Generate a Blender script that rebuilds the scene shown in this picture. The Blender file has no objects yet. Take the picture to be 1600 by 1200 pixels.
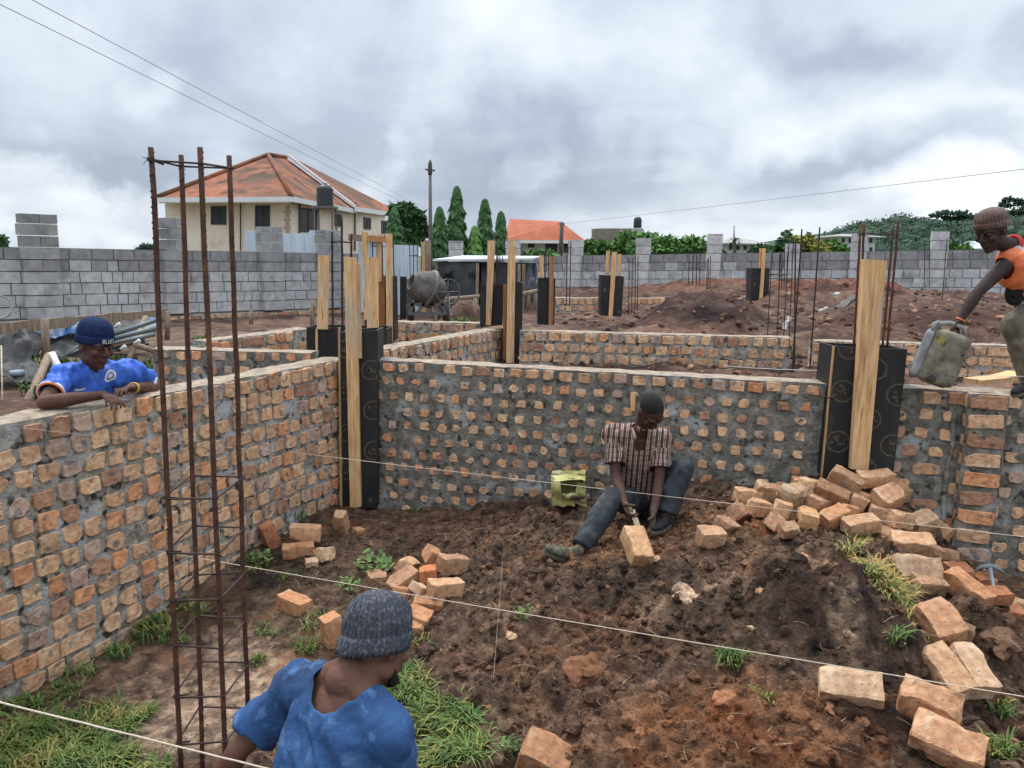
import bpy, bmesh, math, random
import numpy as np
from mathutils import Vector, Matrix, Euler, noise as mnoise
random.seed(7); RNG = np.random.default_rng(11)
R = math.radians
scn = bpy.context.scene
COL = scn.collection

# ------------------------------------------------------------------ camera
FPX = 1220.0; PITCH = R(9.17); ROLL = 0.018; ZC = 2.16
fwd = Vector((0, math.cos(PITCH), -math.sin(PITCH)))
u0 = Vector((0, math.sin(PITCH), math.cos(PITCH))); r0 = Vector((1, 0, 0))
cr = (r0 + ROLL * u0).normalized(); cu = (u0 - ROLL * r0).normalized()
CAMPOS = Vector((0, 0, ZC))
def ray(px, py): return fwd + cr * ((px - 800) / FPX) + cu * ((600 - py) / FPX)
def P(px, py, z):
    d = ray(px, py); t = (z - ZC) / d.z
    return Vector((d.x * t, d.y * t, z))
def D(px, py, y):
    d = ray(px, py); t = y / d.y
    return Vector((d.x * t, y, ZC + d.z * t))
def V(px, py, a, b):
    d = ray(px, py); n = (-(b[1] - a[1]), b[0] - a[0])
    t = (a[0] * n[0] + a[1] * n[1]) / (d.x * n[0] + d.y * n[1])
    return Vector((d.x * t, d.y * t, ZC + d.z * t))
cam_d = bpy.data.cameras.new('camera'); cam = bpy.data.objects.new('camera', cam_d); COL.objects.link(cam)
cam_d.sensor_width = 36; cam_d.lens = 36 * FPX / 1600; cam_d.clip_start = 0.05; cam_d.clip_end = 6000
m3 = Matrix((cr, cu, -fwd)).transposed()
cam.matrix_world = Matrix.Translation(CAMPOS) @ m3.to_4x4()
scn.camera = cam

# ------------------------------------------------------------------ objects
def tag(o, label=None, cat=None, group=None, kind=None):
    if label: o['label'] = label
    if cat: o['category'] = cat
    if group: o['group'] = group
    if kind: o['kind'] = kind
    return o
def empty(name, loc, label=None, cat=None, group=None, rot=None):
    o = bpy.data.objects.new(name, None); COL.objects.link(o); o.location = loc
    o.empty_display_size = .1
    if rot: o.rotation_euler = rot
    return tag(o, label, cat, group)
def link(name, me, parent=None):
    o = bpy.data.objects.new(name, me); COL.objects.link(o)
    if parent: o.parent = parent
    return o
class MB:
    def __init__(s): s.v = []; s.f = []; s.mi = []; s.t = []; s.sm = []
    def add(s, vs, fs, mi=0, tint=(1, 1, 1), smooth=False):
        n = len(s.v); s.v += [tuple(v) for v in vs]; s.t += [tint] * len(vs)
        for f in fs: s.f.append(tuple(i + n for i in f)); s.mi.append(mi); s.sm.append(smooth)
    def build(s, name, mats, parent=None, local=False):
        me = bpy.data.meshes.new(name)
        vs = s.v
        if parent and not local:
            # ancestors here are unrotated empties; meshes under meshes carry no offset
            L = Vector((0, 0, 0)); q = parent
            while q is not None: L = L + q.location; q = q.parent
            vs = [(a - L.x, b - L.y, c - L.z) for a, b, c in vs]
        me.from_pydata(vs, [], s.f)
        if not isinstance(mats, (list, tuple)): mats = [mats]
        for m in mats: me.materials.append(m)
        me.polygons.foreach_set('material_index', s.mi)
        me.polygons.foreach_set('use_smooth', s.sm)
        a = me.attributes.new('tint', 'FLOAT_COLOR', 'POINT')
        arr = np.ones((len(vs), 4), np.float32); arr[:, :3] = np.array(s.t, np.float32).reshape(-1, 3)
        a.data.foreach_set('color', arr.ravel())
        me.update()
        return link(name, me, parent)
    # shapes ---------------------------------------------------------
    def box(s, c, size, rot=None, mi=0, tint=(1, 1, 1), jit=0):
        x, y, z = [d / 2 for d in size]
        vs = [Vector((sx * x, sy * y, sz * z)) for sx in (-1, 1) for sy in (-1, 1) for sz in (-1, 1)]
        if jit: vs = [v + Vector([random.uniform(-jit, jit) for _ in range(3)]) for v in vs]
        if rot is not None:
            M = rot if isinstance(rot, Matrix) else Euler(rot).to_matrix()
            vs = [M @ v for v in vs]
        vs = [v + Vector(c) for v in vs]
        s.add(vs, [(0, 1, 3, 2), (4, 6, 7, 5), (0, 4, 5, 1), (2, 3, 7, 6), (0, 2, 6, 4), (1, 5, 7, 3)], mi, tint)
    def beam(s, a, b, w, h, up=(0, 0, 1), mi=0, tint=(1, 1, 1), nseg=1, warp=0):
        a = Vector(a); b = Vector(b); d = (b - a).normalized(); u = Vector(up)
        if abs(d.dot(u)) > .98: u = Vector((0, 1, 0))
        sx = d.cross(u).normalized(); sy = sx.cross(d).normalized()
        vs = []; fs = []
        for k in range(nseg + 1):
            p = a.lerp(b, k / nseg)
            if warp and 0 < k < nseg: p = p + sx * random.uniform(-warp, warp) + sy * random.uniform(-warp, warp)
            for i, j in ((-1, -1), (1, -1), (1, 1), (-1, 1)): vs.append(p + sx * (i * w / 2) + sy * (j * h / 2))
        for k in range(nseg):
            for q in range(4):
                fs.append((k * 4 + q, k * 4 + (q + 1) % 4, (k + 1) * 4 + (q + 1) % 4, (k + 1) * 4 + q))
        fs.append((3, 2, 1, 0)); n = nseg * 4; fs.append((n, n + 1, n + 2, n + 3))
        s.add(vs, fs, mi, tint)
    def tube(s, pts, rad, seg=8, mi=0, tint=(1, 1, 1), smooth=True):
        pts = [Vector(p) for p in pts]; n = len(pts)
        if not isinstance(rad, (list, tuple)): rad = [rad] * n
        vs = []; fs = []; prev = None
        for i, p in enumerate(pts):
            d = (pts[min(i + 1, n - 1)] - pts[max(i - 1, 0)]).normalized()
            if prev is None:
                a = d.cross(Vector((0, 0, 1)))
                if a.length < .1: a = d.cross(Vector((0, 1, 0)))
                a.normalize()
            else:
                a = (prev - d * prev.dot(d)).normalized()
            prev = a; b = d.cross(a)
            for k in range(seg):
                t = 2 * math.pi * k / seg
                vs.append(p + (a * math.cos(t) + b * math.sin(t)) * rad[i])
        for i in range(n - 1):
            for k in range(seg):
                fs.append((i * seg + k, i * seg + (k + 1) % seg, (i + 1) * seg + (k + 1) % seg, (i + 1) * seg + k))
        fs.append(tuple(range(seg - 1, -1, -1))); fs.append(tuple(range((n - 1) * seg, n * seg)))
        s.add(vs, fs, mi, tint, smooth)
    def ell(s, c, rad, rot=None, nu=14, nv=9, mi=0, tint=(1, 1, 1), fn=None):
        c = Vector(c); vs = []; fs = []
        for j in range(nv + 1):
            ph = math.pi * j / nv - math.pi / 2
            for i in range(nu):
                t = 2 * math.pi * i / nu
                v = Vector((math.cos(ph) * math.cos(t) * rad[0], math.cos(ph) * math.sin(t) * rad[1], math.sin(ph) * rad[2]))
                if fn: v = fn(v)
                if rot is not None: v = rot @ v
                vs.append(v + c)
        for j in range(nv):
            for i in range(nu):
                fs.append((j * nu + i, j * nu + (i + 1) % nu, (j + 1) * nu + (i + 1) % nu, (j + 1) * nu + i))
        s.add(vs, fs, mi, tint, True)
    def lathe(s, c, prof, seg=20, rot=None, mi=0, tint=(1, 1, 1), smooth=True):
        c = Vector(c); vs = []; fs = []; n = len(prof)
        for r, z in prof:
            for k in range(seg):
                t = 2 * math.pi * k / seg
                v = Vector((r * math.cos(t), r * math.sin(t), z))
                if rot is not None: v = rot @ v
                vs.append(v + c)
        for j in range(n - 1):
            for k in range(seg):
                fs.append((j * seg + k, j * seg + (k + 1) % seg, (j + 1) * seg + (k + 1) % seg, (j + 1) * seg + k))
        s.add(vs, fs, mi, tint, smooth)
    def prism(s, front, back, mi=0, tint=(1, 1, 1)):
        n = len(front)
        fs = [tuple(range(n)), tuple(range(2 * n - 1, n - 1, -1))]
        for i in range(n): fs.append((i, i + n, (i + 1) % n + n, (i + 1) % n))
        s.add(list(front) + list(back), fs, mi, tint)

# ------------------------------------------------------------------ materials
def mat(name, cols, scale=8, rough=.85, bump=.3, bscale=60, bdist=.01, tint=True, metal=0, detail=6, spots=None,
        stretch=(1, 1, 1), spec=.3, pos=None, sheen=0, subsurf=0, coord='Object'):
    m = bpy.data.materials.new(name); m.use_nodes = True; nt = m.node_tree; N = nt.nodes; L = nt.links
    N.clear(); out = N.new('ShaderNodeOutputMaterial'); b = N.new('ShaderNodeBsdfPrincipled'); L.new(b.outputs[0], out.inputs[0])
    tc = N.new('ShaderNodeTexCoord'); mp = N.new('ShaderNodeMapping'); L.new(tc.outputs[coord], mp.inputs[0])
    mp.inputs['Scale'].default_value = stretch
    nz = N.new('ShaderNodeTexNoise'); nz.inputs['Scale'].default_value = scale; nz.inputs['Detail'].default_value = detail
    nz.inputs['Roughness'].default_value = .62; L.new(mp.outputs[0], nz.inputs['Vector'])
    rp = N.new('ShaderNodeValToRGB'); L.new(nz.outputs['Fac'], rp.inputs[0])
    el = rp.color_ramp.elements; n = len(cols)
    ps = pos or [.32 + .36 * i / max(1, n - 1) for i in range(n)]
    while len(el) < n: el.new(.5)
    for i, c in enumerate(cols): el[i].position = ps[i]; el[i].color = (*c, 1)
    colr = rp.outputs[0]
    if spots:   # list of (colour, scale, threshold lo, hi)
        for k, (c, sc, lo, hi) in enumerate(spots):
            n2 = N.new('ShaderNodeTexNoise'); n2.inputs['Scale'].default_value = sc; n2.inputs['Detail'].default_value = 5
            mp2 = N.new('ShaderNodeMapping'); mp2.inputs['Location'].default_value = (3.1 * k + 1, 7.7, 2.3); mp2.inputs['Scale'].default_value = stretch
            L.new(tc.outputs[coord], mp2.inputs[0]); L.new(mp2.outputs[0], n2.inputs['Vector'])
            mr = N.new('ShaderNodeMapRange'); mr.inputs[1].default_value = lo; mr.inputs[2].default_value = hi
            L.new(n2.outputs['Fac'], mr.inputs[0])
            mx = N.new('ShaderNodeMixRGB'); L.new(mr.outputs[0], mx.inputs[0]); L.new(colr, mx.inputs[1]); mx.inputs[2].default_value = (*c, 1)
            colr = mx.outputs[0]
    if tint:
        at = N.new('ShaderNodeAttribute'); at.attribute_name = 'tint'
        mx = N.new('ShaderNodeMixRGB'); mx.blend_type = 'MULTIPLY'; mx.inputs[0].default_value = 1
        L.new(colr, mx.inputs[1]); L.new(at.outputs['Color'], mx.inputs[2]); colr = mx.outputs[0]
    L.new(colr, b.inputs['Base Color'])
    b.inputs['Roughness'].default_value = rough; b.inputs['Metallic'].default_value = metal
    b.inputs['Specular IOR Level'].default_value = spec
    if sheen: b.inputs['Sheen Weight'].default_value = sheen
    if subsurf:
        b.inputs['Subsurface Weight'].default_value = subsurf; b.inputs['Subsurface Scale'].default_value = .01
    if bump:
        bz = N.new('ShaderNodeTexNoise'); bz.inputs['Scale'].default_value = bscale; bz.inputs['Detail'].default_value = 5
        bz.inputs['Roughness'].default_value = .65; L.new(mp.outputs[0], bz.inputs['Vector'])
        bp = N.new('ShaderNodeBump'); bp.inputs['Strength'].default_value = bump; bp.inputs['Distance'].default_value = bdist
        L.new(bz.outputs['Fac'], bp.inputs['Height']); L.new(bp.outputs[0], b.inputs['Normal'])
    return m
def emis(name, c, s=1):
    m = bpy.data.materials.new(name); m.use_nodes = True
    b = m.node_tree.nodes['Principled BSDF']; b.inputs['Emission Color'].default_value = (*c, 1); b.inputs['Emission Strength'].default_value = s
    return m
M = {}
M['mortar'] = mat('mortar', [(.115, .105, .086), (.21, .195, .162), (.34, .32, .275)], 13, .95, 1.0, 45, .02,
                  spots=[((.42, .42, .40), 4.5, .58, .68), ((.055, .05, .042), 15, .57, .68)])
M['mortar_tan'] = mat('mortar_tan', [(.20, .18, .145), (.38, .345, .285), (.56, .52, .445)], 15, .95, 1.0, 50, .02,
                      spots=[((.50, .505, .49), 4.5, .54, .64), ((.055, .05, .04), 16, .55, .66)])
M['mortar_top'] = mat('mortar_top', [(.22, .17, .125), (.36, .285, .21), (.50, .40, .30)], 16, .95, .8, 60, .012,
                      spots=[((.30, .29, .27), 5, .56, .70)])
M['wall_brick'] = mat('wall_brick', [(.47, .255, .145), (.67, .415, .245), (.80, .55, .36)], 18, .92, .8, 80, .008,
                      spots=[((.25, .22, .18), 19, .57, .66), ((.74, .60, .43), 9, .60, .72)])
M['loose_brick'] = mat('loose_brick', [(.34, .20, .125), (.48, .30, .185), (.60, .41, .27)], 22, .92, .7, 110, .006,
                       spots=[((.20, .13, .085), 48, .60, .72), ((.60, .47, .34), 9, .58, .72), ((.15, .10, .068), 8, .57, .68)])
M['soil'] = mat('soil', [(.040, .025, .017), (.115, .072, .046), (.27, .178, .116)], 11, .97, 1.0, 34, .06, detail=12,
                spots=[((.20, .165, .13), 26, .62, .72), ((.035, .022, .017), 11, .56, .70), ((.17, .085, .045), 3.0, .58, .72)])
M['clod'] = mat('clod', [(.050, .034, .026), (.105, .070, .050), (.19, .13, .092)], 14, .97, .8, 70, .012)
M['earth_far'] = mat('earth_far', [(.062, .033, .025), (.125, .068, .046), (.21, .13, .09)], 3.2, .97, 1.0, 9, .10, detail=9,
                     spots=[((.20, .16, .12), 7, .60, .70), ((.04, .024, .022), 1.3, .55, .68)])
M['block'] = mat('block', [(.40, .395, .38), (.51, .505, .485), (.60, .59, .565)], 7, .95, .6, 60, .01,
                 spots=[((.27, .27, .265), 2.2, .56, .72), ((.66, .65, .62), 4, .60, .72)])
M['block_joint'] = mat('block_joint', [(.13, .13, .13), (.20, .20, .195)], 9, .95, .5, 50, .01)
M['concrete'] = mat('concrete', [(.26, .25, .23), (.36, .35, .33), (.46, .45, .43)], 5, .93, .6, 30, .01,
                    spots=[((.15, .15, .14), 7, .58, .70)])
M['timber'] = mat('timber', [(.55, .29, .12), (.72, .43, .20), (.82, .57, .31)], 5, .75, .4, 30, .004, stretch=(9, 9, .8),
                  spots=[((.26, .14, .06), 4, .62, .72), ((.44, .39, .32), 2, .56, .72), ((.30, .18, .09), 1.2, .58, .70)])
M['timber_old'] = mat('timber_old', [(.16, .11, .075), (.26, .19, .13), (.38, .30, .22)], 6, .85, .5, 30, .006, stretch=(8, 8, 1))
M['ply'] = mat('ply', [(.014, .014, .015), (.022, .021, .022), (.036, .033, .031)], 4, .5, .15, 30, .003,
               spots=[((.075, .068, .06), 5, .60, .80), ((.17, .16, .145), 13, .66, .76)], stretch=(1, 1, .5), spec=.35)
M['ply_edge'] = mat('ply_edge', [(.30, .21, .14), (.42, .32, .22)], 20, .8, .2)
M['stamp'] = mat('stamp', [(.075, .058, .038), (.15, .11, .065)], 40, .7, 0)
M['rust'] = mat('rust', [(.055, .028, .022), (.10, .050, .034), (.17, .080, .045)], 16, .75, .6, 140, .003, metal=.25,
                spots=[((.30, .12, .05), 4, .62, .76)])
M['rebar_dark'] = mat('rebar_dark', [(.035, .026, .024), (.07, .045, .038)], 20, .75, .5, 140, .003, metal=.25)
M['wire'] = mat('wire', [(.05, .035, .03), (.09, .06, .05)], 20, .7, 0, metal=.3)
M['string'] = mat('string', [(.52, .42, .30), (.70, .60, .46)], 60, .9, .3, 400, .001)
M['string_white'] = mat('string_white', [(.60, .58, .54), (.75, .73, .70)], 60, .9, 0)
M['cable'] = mat('cable', [(.20, .21, .22), (.26, .27, .28)], 5, .7, 0)
M['rooftile'] = mat('rooftile', [(.24, .082, .045), (.33, .115, .06), (.39, .155, .09)], 2.2, .9, .5, 6, .05,
                    spots=[((.15, .075, .045), .22, .44, .60), ((.085, .055, .038), .8, .50, .64)])
M['rooftile_clean'] = mat('rooftile_clean', [(.31, .080, .042), (.38, .105, .052), (.43, .14, .075)], 1.2, .85, .4, 6, .05)
M['plaster'] = mat('plaster', [(.70, .56, .45), (.80, .655, .53), (.84, .70, .58)], .7, .9, .1, 10, .01,
                   spots=[((.45, .37, .28), .8, .62, .80)])
M['plaster_pale'] = mat('plaster_pale', [(.52, .54, .55), (.62, .64, .65)], .7, .9, .1, 10, .01)
M['plaster_grey'] = mat('plaster_grey', [(.30, .29, .27), (.42, .40, .37)], .7, .9, .1, 10, .01)
M['white'] = mat('white', [(.70, .69, .66), (.78, .77, .74)], 2, .7, 0)
M['quoin'] = mat('quoin', [(.42, .33, .22), (.52, .42, .30)], 3, .9, .2, 20, .01)
M['glass'] = mat('glass', [(.018, .022, .028), (.04, .045, .05)], 1.5, .35, 0, spec=.3)
M['frame_dark'] = mat('frame_dark', [(.05, .045, .04), (.08, .07, .06)], 4, .5, 0)
M['tank'] = mat('tank', [(.018, .022, .028), (.035, .042, .05)], 3, .45, 0, spec=.5)
M['steel'] = mat('steel', [(.12, .11, .10), (.20, .18, .16)], 8, .6, .1, metal=.4)
M['zinc'] = mat('zinc', [(.50, .58, .64), (.62, .70, .75), (.70, .77, .81)], 2.5, .45, .1, 20, .01, metal=.2, stretch=(3, 3, .4),
                spots=[((.34, .38, .42), 2, .60, .78)])
M['roof_sheet'] = mat('roof_sheet', [(.62, .66, .68), (.78, .80, .81)], 2.0, .4, .1, 20, .01, metal=.1)
M['net'] = mat('net', [(.035, .038, .045), (.075, .08, .09), (.13, .135, .145)], 1.6, .9, .5, 30, .02,
               spots=[((.012, .013, .016), 1.5, .58, .64)])
M['leaf_dark'] = mat('leaf_dark', [(.022, .062, .022), (.048, .115, .038), (.09, .18, .06)], .9, .7, 0)
M['leaf_mid'] = mat('leaf_mid', [(.05, .12, .03), (.09, .20, .045), (.17, .30, .08)], .9, .7, 0)
M['leaf_yellow'] = mat('leaf_yellow', [(.16, .17, .03), (.26, .27, .05), (.22, .13, .05)], .5, .7, 0)
M['leaf_hill'] = mat('leaf_hill', [(.022, .055, .034), (.040, .085, .048), (.065, .125, .060)], .05, .8, 0)
M['trunk'] = mat('trunk', [(.09, .07, .055), (.16, .13, .10)], 5, .9, .5, 20, .02)
M['grass'] = mat('grass', [(.05, .10, .022), (.095, .165, .038), (.19, .24, .075)], 6, .65, 0)
M['grass_dry'] = mat('grass_dry', [(.13, .17, .045), (.26, .26, .085), (.38, .33, .14)], 9, .7, 0)
M['straw'] = mat('straw', [(.28, .20, .12), (.42, .32, .20)], 9, .9, 0)
M['hillground'] = mat('hillground', [(.03, .06, .03), (.05, .09, .045)], .05, .95, 0, tint=False)
M['field'] = mat('field', [(.08, .10, .05), (.13, .12, .07)], .02, .95, 0, tint=False)
M['tarp_blue'] = mat('tarp_blue', [(.03, .09, .22), (.06, .15, .32)], 3, .5, .3, 12, .03, spots=[((.10, .11, .12), 3, .5, .62)])
M['shade_dark'] = mat('shade_dark', [(.015, .015, .016), (.04, .04, .042), (.09, .085, .08)], 3, .8, .6, 14, .05)  # near black of the sheet that stands for shade under the plank
M['tarp_grey'] = mat('tarp_grey', [(.05, .048, .048), (.11, .105, .10), (.22, .21, .20)], 3, .8, .6, 14, .05)
M['pale_metal'] = mat('pale_metal', [(.12, .135, .14), (.24, .265, .27)], 6, .5, .1, metal=.3)
M['blueish_steel'] = mat('blueish_steel', [(.22, .30, .34), (.36, .44, .47)], 30, .55, .3, 120, .002, metal=.2)
# ------------------------------------------------------------------ numpy noise
def _h(ix, iy, s):
    n = (ix.astype(np.int64) * 374761393 + iy.astype(np.int64) * 668265263 + s * 1442695041) & 0xffffffff
    n = ((n ^ (n >> 13)) * 1274126177) & 0xffffffff
    return ((n ^ (n >> 16)) & 0xffff) / 65535.0
def vnoise(x, y, s=0):
    x0 = np.floor(x); y0 = np.floor(y); fx = x - x0; fy = y - y0
    fx = fx * fx * (3 - 2 * fx); fy = fy * fy * (3 - 2 * fy)
    a = _h(x0, y0, s); b = _h(x0 + 1, y0, s); c = _h(x0, y0 + 1, s); d = _h(x0 + 1, y0 + 1, s)
    return (a * (1 - fx) + b * fx) * (1 - fy) + (c * (1 - fx) + d * fx) * fy
def fbm(x, y, s=0, o=4):
    r = 0; a = .5; k = 1.
    for i in range(o): r = r + a * (vnoise(x * k + i * 17.3, y * k - i * 9.1, s + i) - .5); a *= .5; k *= 2.03
    return r
def lumps(x, y, cell, s=0, dens=.6):
    """domed clods: one random dome per cell"""
    x = x / cell; y = y / cell; ix = np.floor(x); iy = np.floor(y); out = np.zeros_like(x)
    for dx in (-1, 0, 1):
        for dy in (-1, 0, 1):
            cx = ix + dx; cy = iy + dy
            px = cx + _h(cx, cy, s); py = cy + _h(cx, cy, s + 1)
            rr = .25 + .55 * _h(cx, cy, s + 2); on = _h(cx, cy, s + 3) < dens
            d2 = ((x - px) ** 2 + ((y - py) * (.7 + .6 * _h(cx, cy, s + 4))) ** 2) / rr ** 2
            out = np.maximum(out, np.where(on, np.sqrt(np.clip(1 - d2, 0, 1)) * rr, 0))
    return out * cell
def rbf(pts):
    pts = np.array(pts, float); X = pts[:, :2]; n = len(X)
    def k(d): return np.where(d > 1e-9, d * d * np.log(d + 1e-12), 0)
    A = np.zeros((n + 3, n + 3)); d = np.linalg.norm(X[:, None] - X[None], axis=2)
    A[:n, :n] = k(d) + np.eye(n) * .05; A[:n, n] = 1; A[:n, n + 1:] = X; A[n, :n] = 1; A[n + 1:, :n] = X.T
    w = np.linalg.solve(A, np.concatenate([pts[:, 2], [0, 0, 0]]))
    def f(x, y):
        r = w[n] + w[n + 1] * x + w[n + 2] * y
        for i in range(n): r = r + w[i] * k(np.sqrt((x - X[i, 0]) ** 2 + (y - X[i, 1]) ** 2))
        return r
    return f

# ------------------------------------------------------------------ main wall lines (top front edges)
ZW = 1.28
A0 = P(0, 664, ZW); A1 = P(535, 561, ZW); B0 = P(590, 563, ZW); B2 = P(1600, 616, ZW)
dirA = (A1 - A0).normalized()            # along wall A, away from camera
dirB = (B2 - B0).normalized()            # along wall B, to the right
nA = Vector((dirA.y, -dirA.x, 0))        # towards the room (right)
nB = Vector((dirB.y, -dirB.x, 0))        # towards the camera
C0 = Vector((-1.33, 6.72, 0))            # inner corner

ctl = [(600, 795, -.03), (700, 793, .03), (850, 790, .14), (1000, 785, .30), (1100, 768, .38), (1180, 762, .45), (1290, 755, .52), (1380, 760, .50),
       (1440, 800, .36), (1490, 850, .15), (1540, 892, -.03), (1590, 905, -.05), (500, 803, .02), (400, 850, .0), (330, 900, -.06),
       (260, 950, -.12), (170, 1010, -.18), (100, 1055, -.20), (10, 1100, -.20),
       (1000, 815, .34), (900, 800, .27), (900, 860, .28), (940, 900, .30), (1100, 850, .38), (1000, 870, .33), (1200, 830, .45), (1300, 850, .48),
       (800, 860, .17), (700, 850, .07), (600, 840, 0), (480, 870, 0), (480, 940, -.02), (580, 940, .03), (600, 880, .03), (700, 930, .12), (780, 960, .17),
       (900, 1000, .24), (1000, 950, .31), (1150, 930, .42), (1230, 900, .48), (1260, 980, .46), (1340, 900, .50), (1400, 960, .44), (1420, 890, .42),
       (1490, 950, .26), (1560, 950, .02), (1560, 1050, .10), (1590, 1180, .10), (1450, 1060, .32), (1480, 1180, .26), (1380, 1060, .36),
       (1330, 1150, .28), (1200, 1060, .33), (1200, 1180, .22), (1050, 1080, .26), (1050, 1180, .18), (900, 1100, .20), (900, 1190, .14),
       (760, 1060, .12), (750, 1180, .06), (660, 1050, .03), (660, 1180, -.05), (560, 1020, -.05), (400, 980, -.10), (300, 1000, -.15), (300, 1120, -.15),
       (200, 1090, -.18), (100, 1150, -.16), (20, 1190, -.16), (300, 1200, -.18), (450, 1100, -.15)]
cpts = []
for px, py, z in ctl:
    p = P(px, py, z); cpts.append((p.x, p.y, z))
cpts += [(-.5, 1.9, -.3), (.3, 1.7, 0), (1.3, 1.6, .15), (-2, 1.7, -.2), (-3, 2.4, -.2), (0, 0, .1), (3, 1, .1), (-3, 0, -.2), (5, 3, 0), (5.4, 5, -.05), (4.2, 5.1, -.05)]
_g = rbf(cpts)
def ground_raw(x, y):
    z = _g(x, y)
    return np.clip(z, -.4, .7)
def ground_z(x, y):
    x = np.asarray(x, float); y = np.asarray(y, float)
    z = ground_raw(x, y)
    rough = np.clip((z + .10) / .25, .25, 1)               # pit floor is trodden flatter, the heap is cloddy
    mc = P(1000, 830, .36); calm = np.clip(((x - mc.x) ** 2 + (y - mc.y) ** 2) / .45, .45, 1); rough = rough * calm
    z = z + fbm(x * 1.9, y * 1.9, 3, 4) * .17 * rough + fbm(x * 9, y * 9, 8, 4) * .06 * rough
    wx = x + fbm(x * 7, y * 7, 60, 3) * .12; wy = y + fbm(x * 7, y * 7, 70, 3) * .12
    z = z + lumps(wx, wy, .26, 21, .45) * .34 * rough + lumps(wx, wy, .12, 31, .65) * .50 * rough + lumps(wx, wy, .06, 41, .75) * .55 * rough + lumps(x, y, .035, 51, .6) * .5 * rough + fbm(x * 34, y * 34, 90, 2) * .018 - .03 * rough
    # the big rounded clod of dark topsoil and the soil ridge
    for px, py, z0, rad, h in ((1255, 945, .5, .27, .20), (1190, 880, .48, .09, .09), (990, 935, .36, .10, .07), (1330, 960, .5, .16, .10), (850, 905, .25, .12, .06),
                               (700, 1085, .1, .12, .10), (760, 1085, .12, .10, .07), (1540, 1010, .15, .20, .16), (1430, 1010, .42, .15, .07)):
        c = P(px, py, z0); d2 = ((x - c.x) ** 2 + (y - c.y) ** 2) / rad ** 2
        z = z + h * np.clip(1 - d2, 0, 1) ** .85 * (1 + .9 * fbm(x * 11, y * 11, 5, 3))
    return z
class Cache:
    def __init__(s, fn, x0, x1, y0, y1, d):
        s.x0, s.y0, s.d = x0, y0, d; X, Y = np.meshgrid(np.arange(x0, x1, d), np.arange(y0, y1, d)); s.g = fn(X, Y).tolist(); s.ny = len(s.g); s.nx = len(s.g[0])
    def __call__(s, x, y):
        u = min(max((x - s.x0) / s.d, 0), s.nx - 1.001); v = min(max((y - s.y0) / s.d, 0), s.ny - 1.001); i = int(u); j = int(v); u -= i; v -= j; a = s.g[j]; b = s.g[j + 1]
        return (a[i] * (1 - u) + a[i + 1] * u) * (1 - v) + (b[i] * (1 - u) + b[i + 1] * u) * v
gz = Cache(ground_z, -4.5, 6.0, .4, 7.2, .024)
def on_ground(px, py, it=14, dz=0):
    z = .2
    for _ in range(it):
        p = P(px, py, z); z = .5 * z + .5 * (gz(p.x, p.y) + dz)
    p = P(px, py, z); return Vector((p.x, p.y, z - dz))

def sheet(name, s0, s1, t0, t1, ds, dt, zfun, mat_, tintf, growth=None):
    """height-field patch in the skewed frame of the two walls (s along B, t away from the camera along A)"""
    S = np.arange(s0, s1 + 1e-6, ds); T = np.arange(t0, t1 + 1e-6, dt)
    if growth: S = growth(S, 0); T = growth(T, 1)
    SS, TT = np.meshgrid(S, T)
    X = C0.x + SS * dirB.x + TT * dirA.x; Y = C0.y + SS * dirB.y + TT * dirA.y
    Z = zfun(X, Y); tint = tintf(X, Y, Z)
    vs = np.stack([X, Y, Z], -1).reshape(-1, 3); ny, nx = X.shape
    idx = np.arange(ny * nx).reshape(ny, nx)
    q = np.stack([idx[:-1, :-1], idx[:-1, 1:], idx[1:, 1:], idx[1:, :-1]], -1).reshape(-1, 4)
    me = bpy.data.meshes.new(name); me.vertices.add(len(vs)); me.vertices.foreach_set('co', vs.ravel())
    me.loops.add(q.size); me.loops.foreach_set('vertex_index', q.ravel().astype(np.int32))
    me.polygons.add(len(q)); me.polygons.foreach_set('loop_start', np.arange(0, q.size, 4, dtype=np.int32))
    me.polygons.foreach_set('use_smooth', [True] * len(q))
    a = me.attributes.new('tint', 'FLOAT_COLOR', 'POINT'); arr = np.ones((len(vs), 4), np.float32); arr[:, :3] = tint.reshape(-1, 3)
    a.data.foreach_set('color', arr.ravel()); me.materials.append(mat_); me.update(); me.validate()
    return link(name, me)
def blob(x, y, px, py, z, rx, ry=None, soft=1.0):
    c = P(px, py, z); ry = ry or rx
    d = np.sqrt(((x - c.x) / rx) ** 2 + ((y - c.y) / ry) ** 2) + fbm(x * 4, y * 4, 77, 3) * .8
    return np.clip((1.15 - d) / (.5 * soft), 0, 1)
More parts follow.
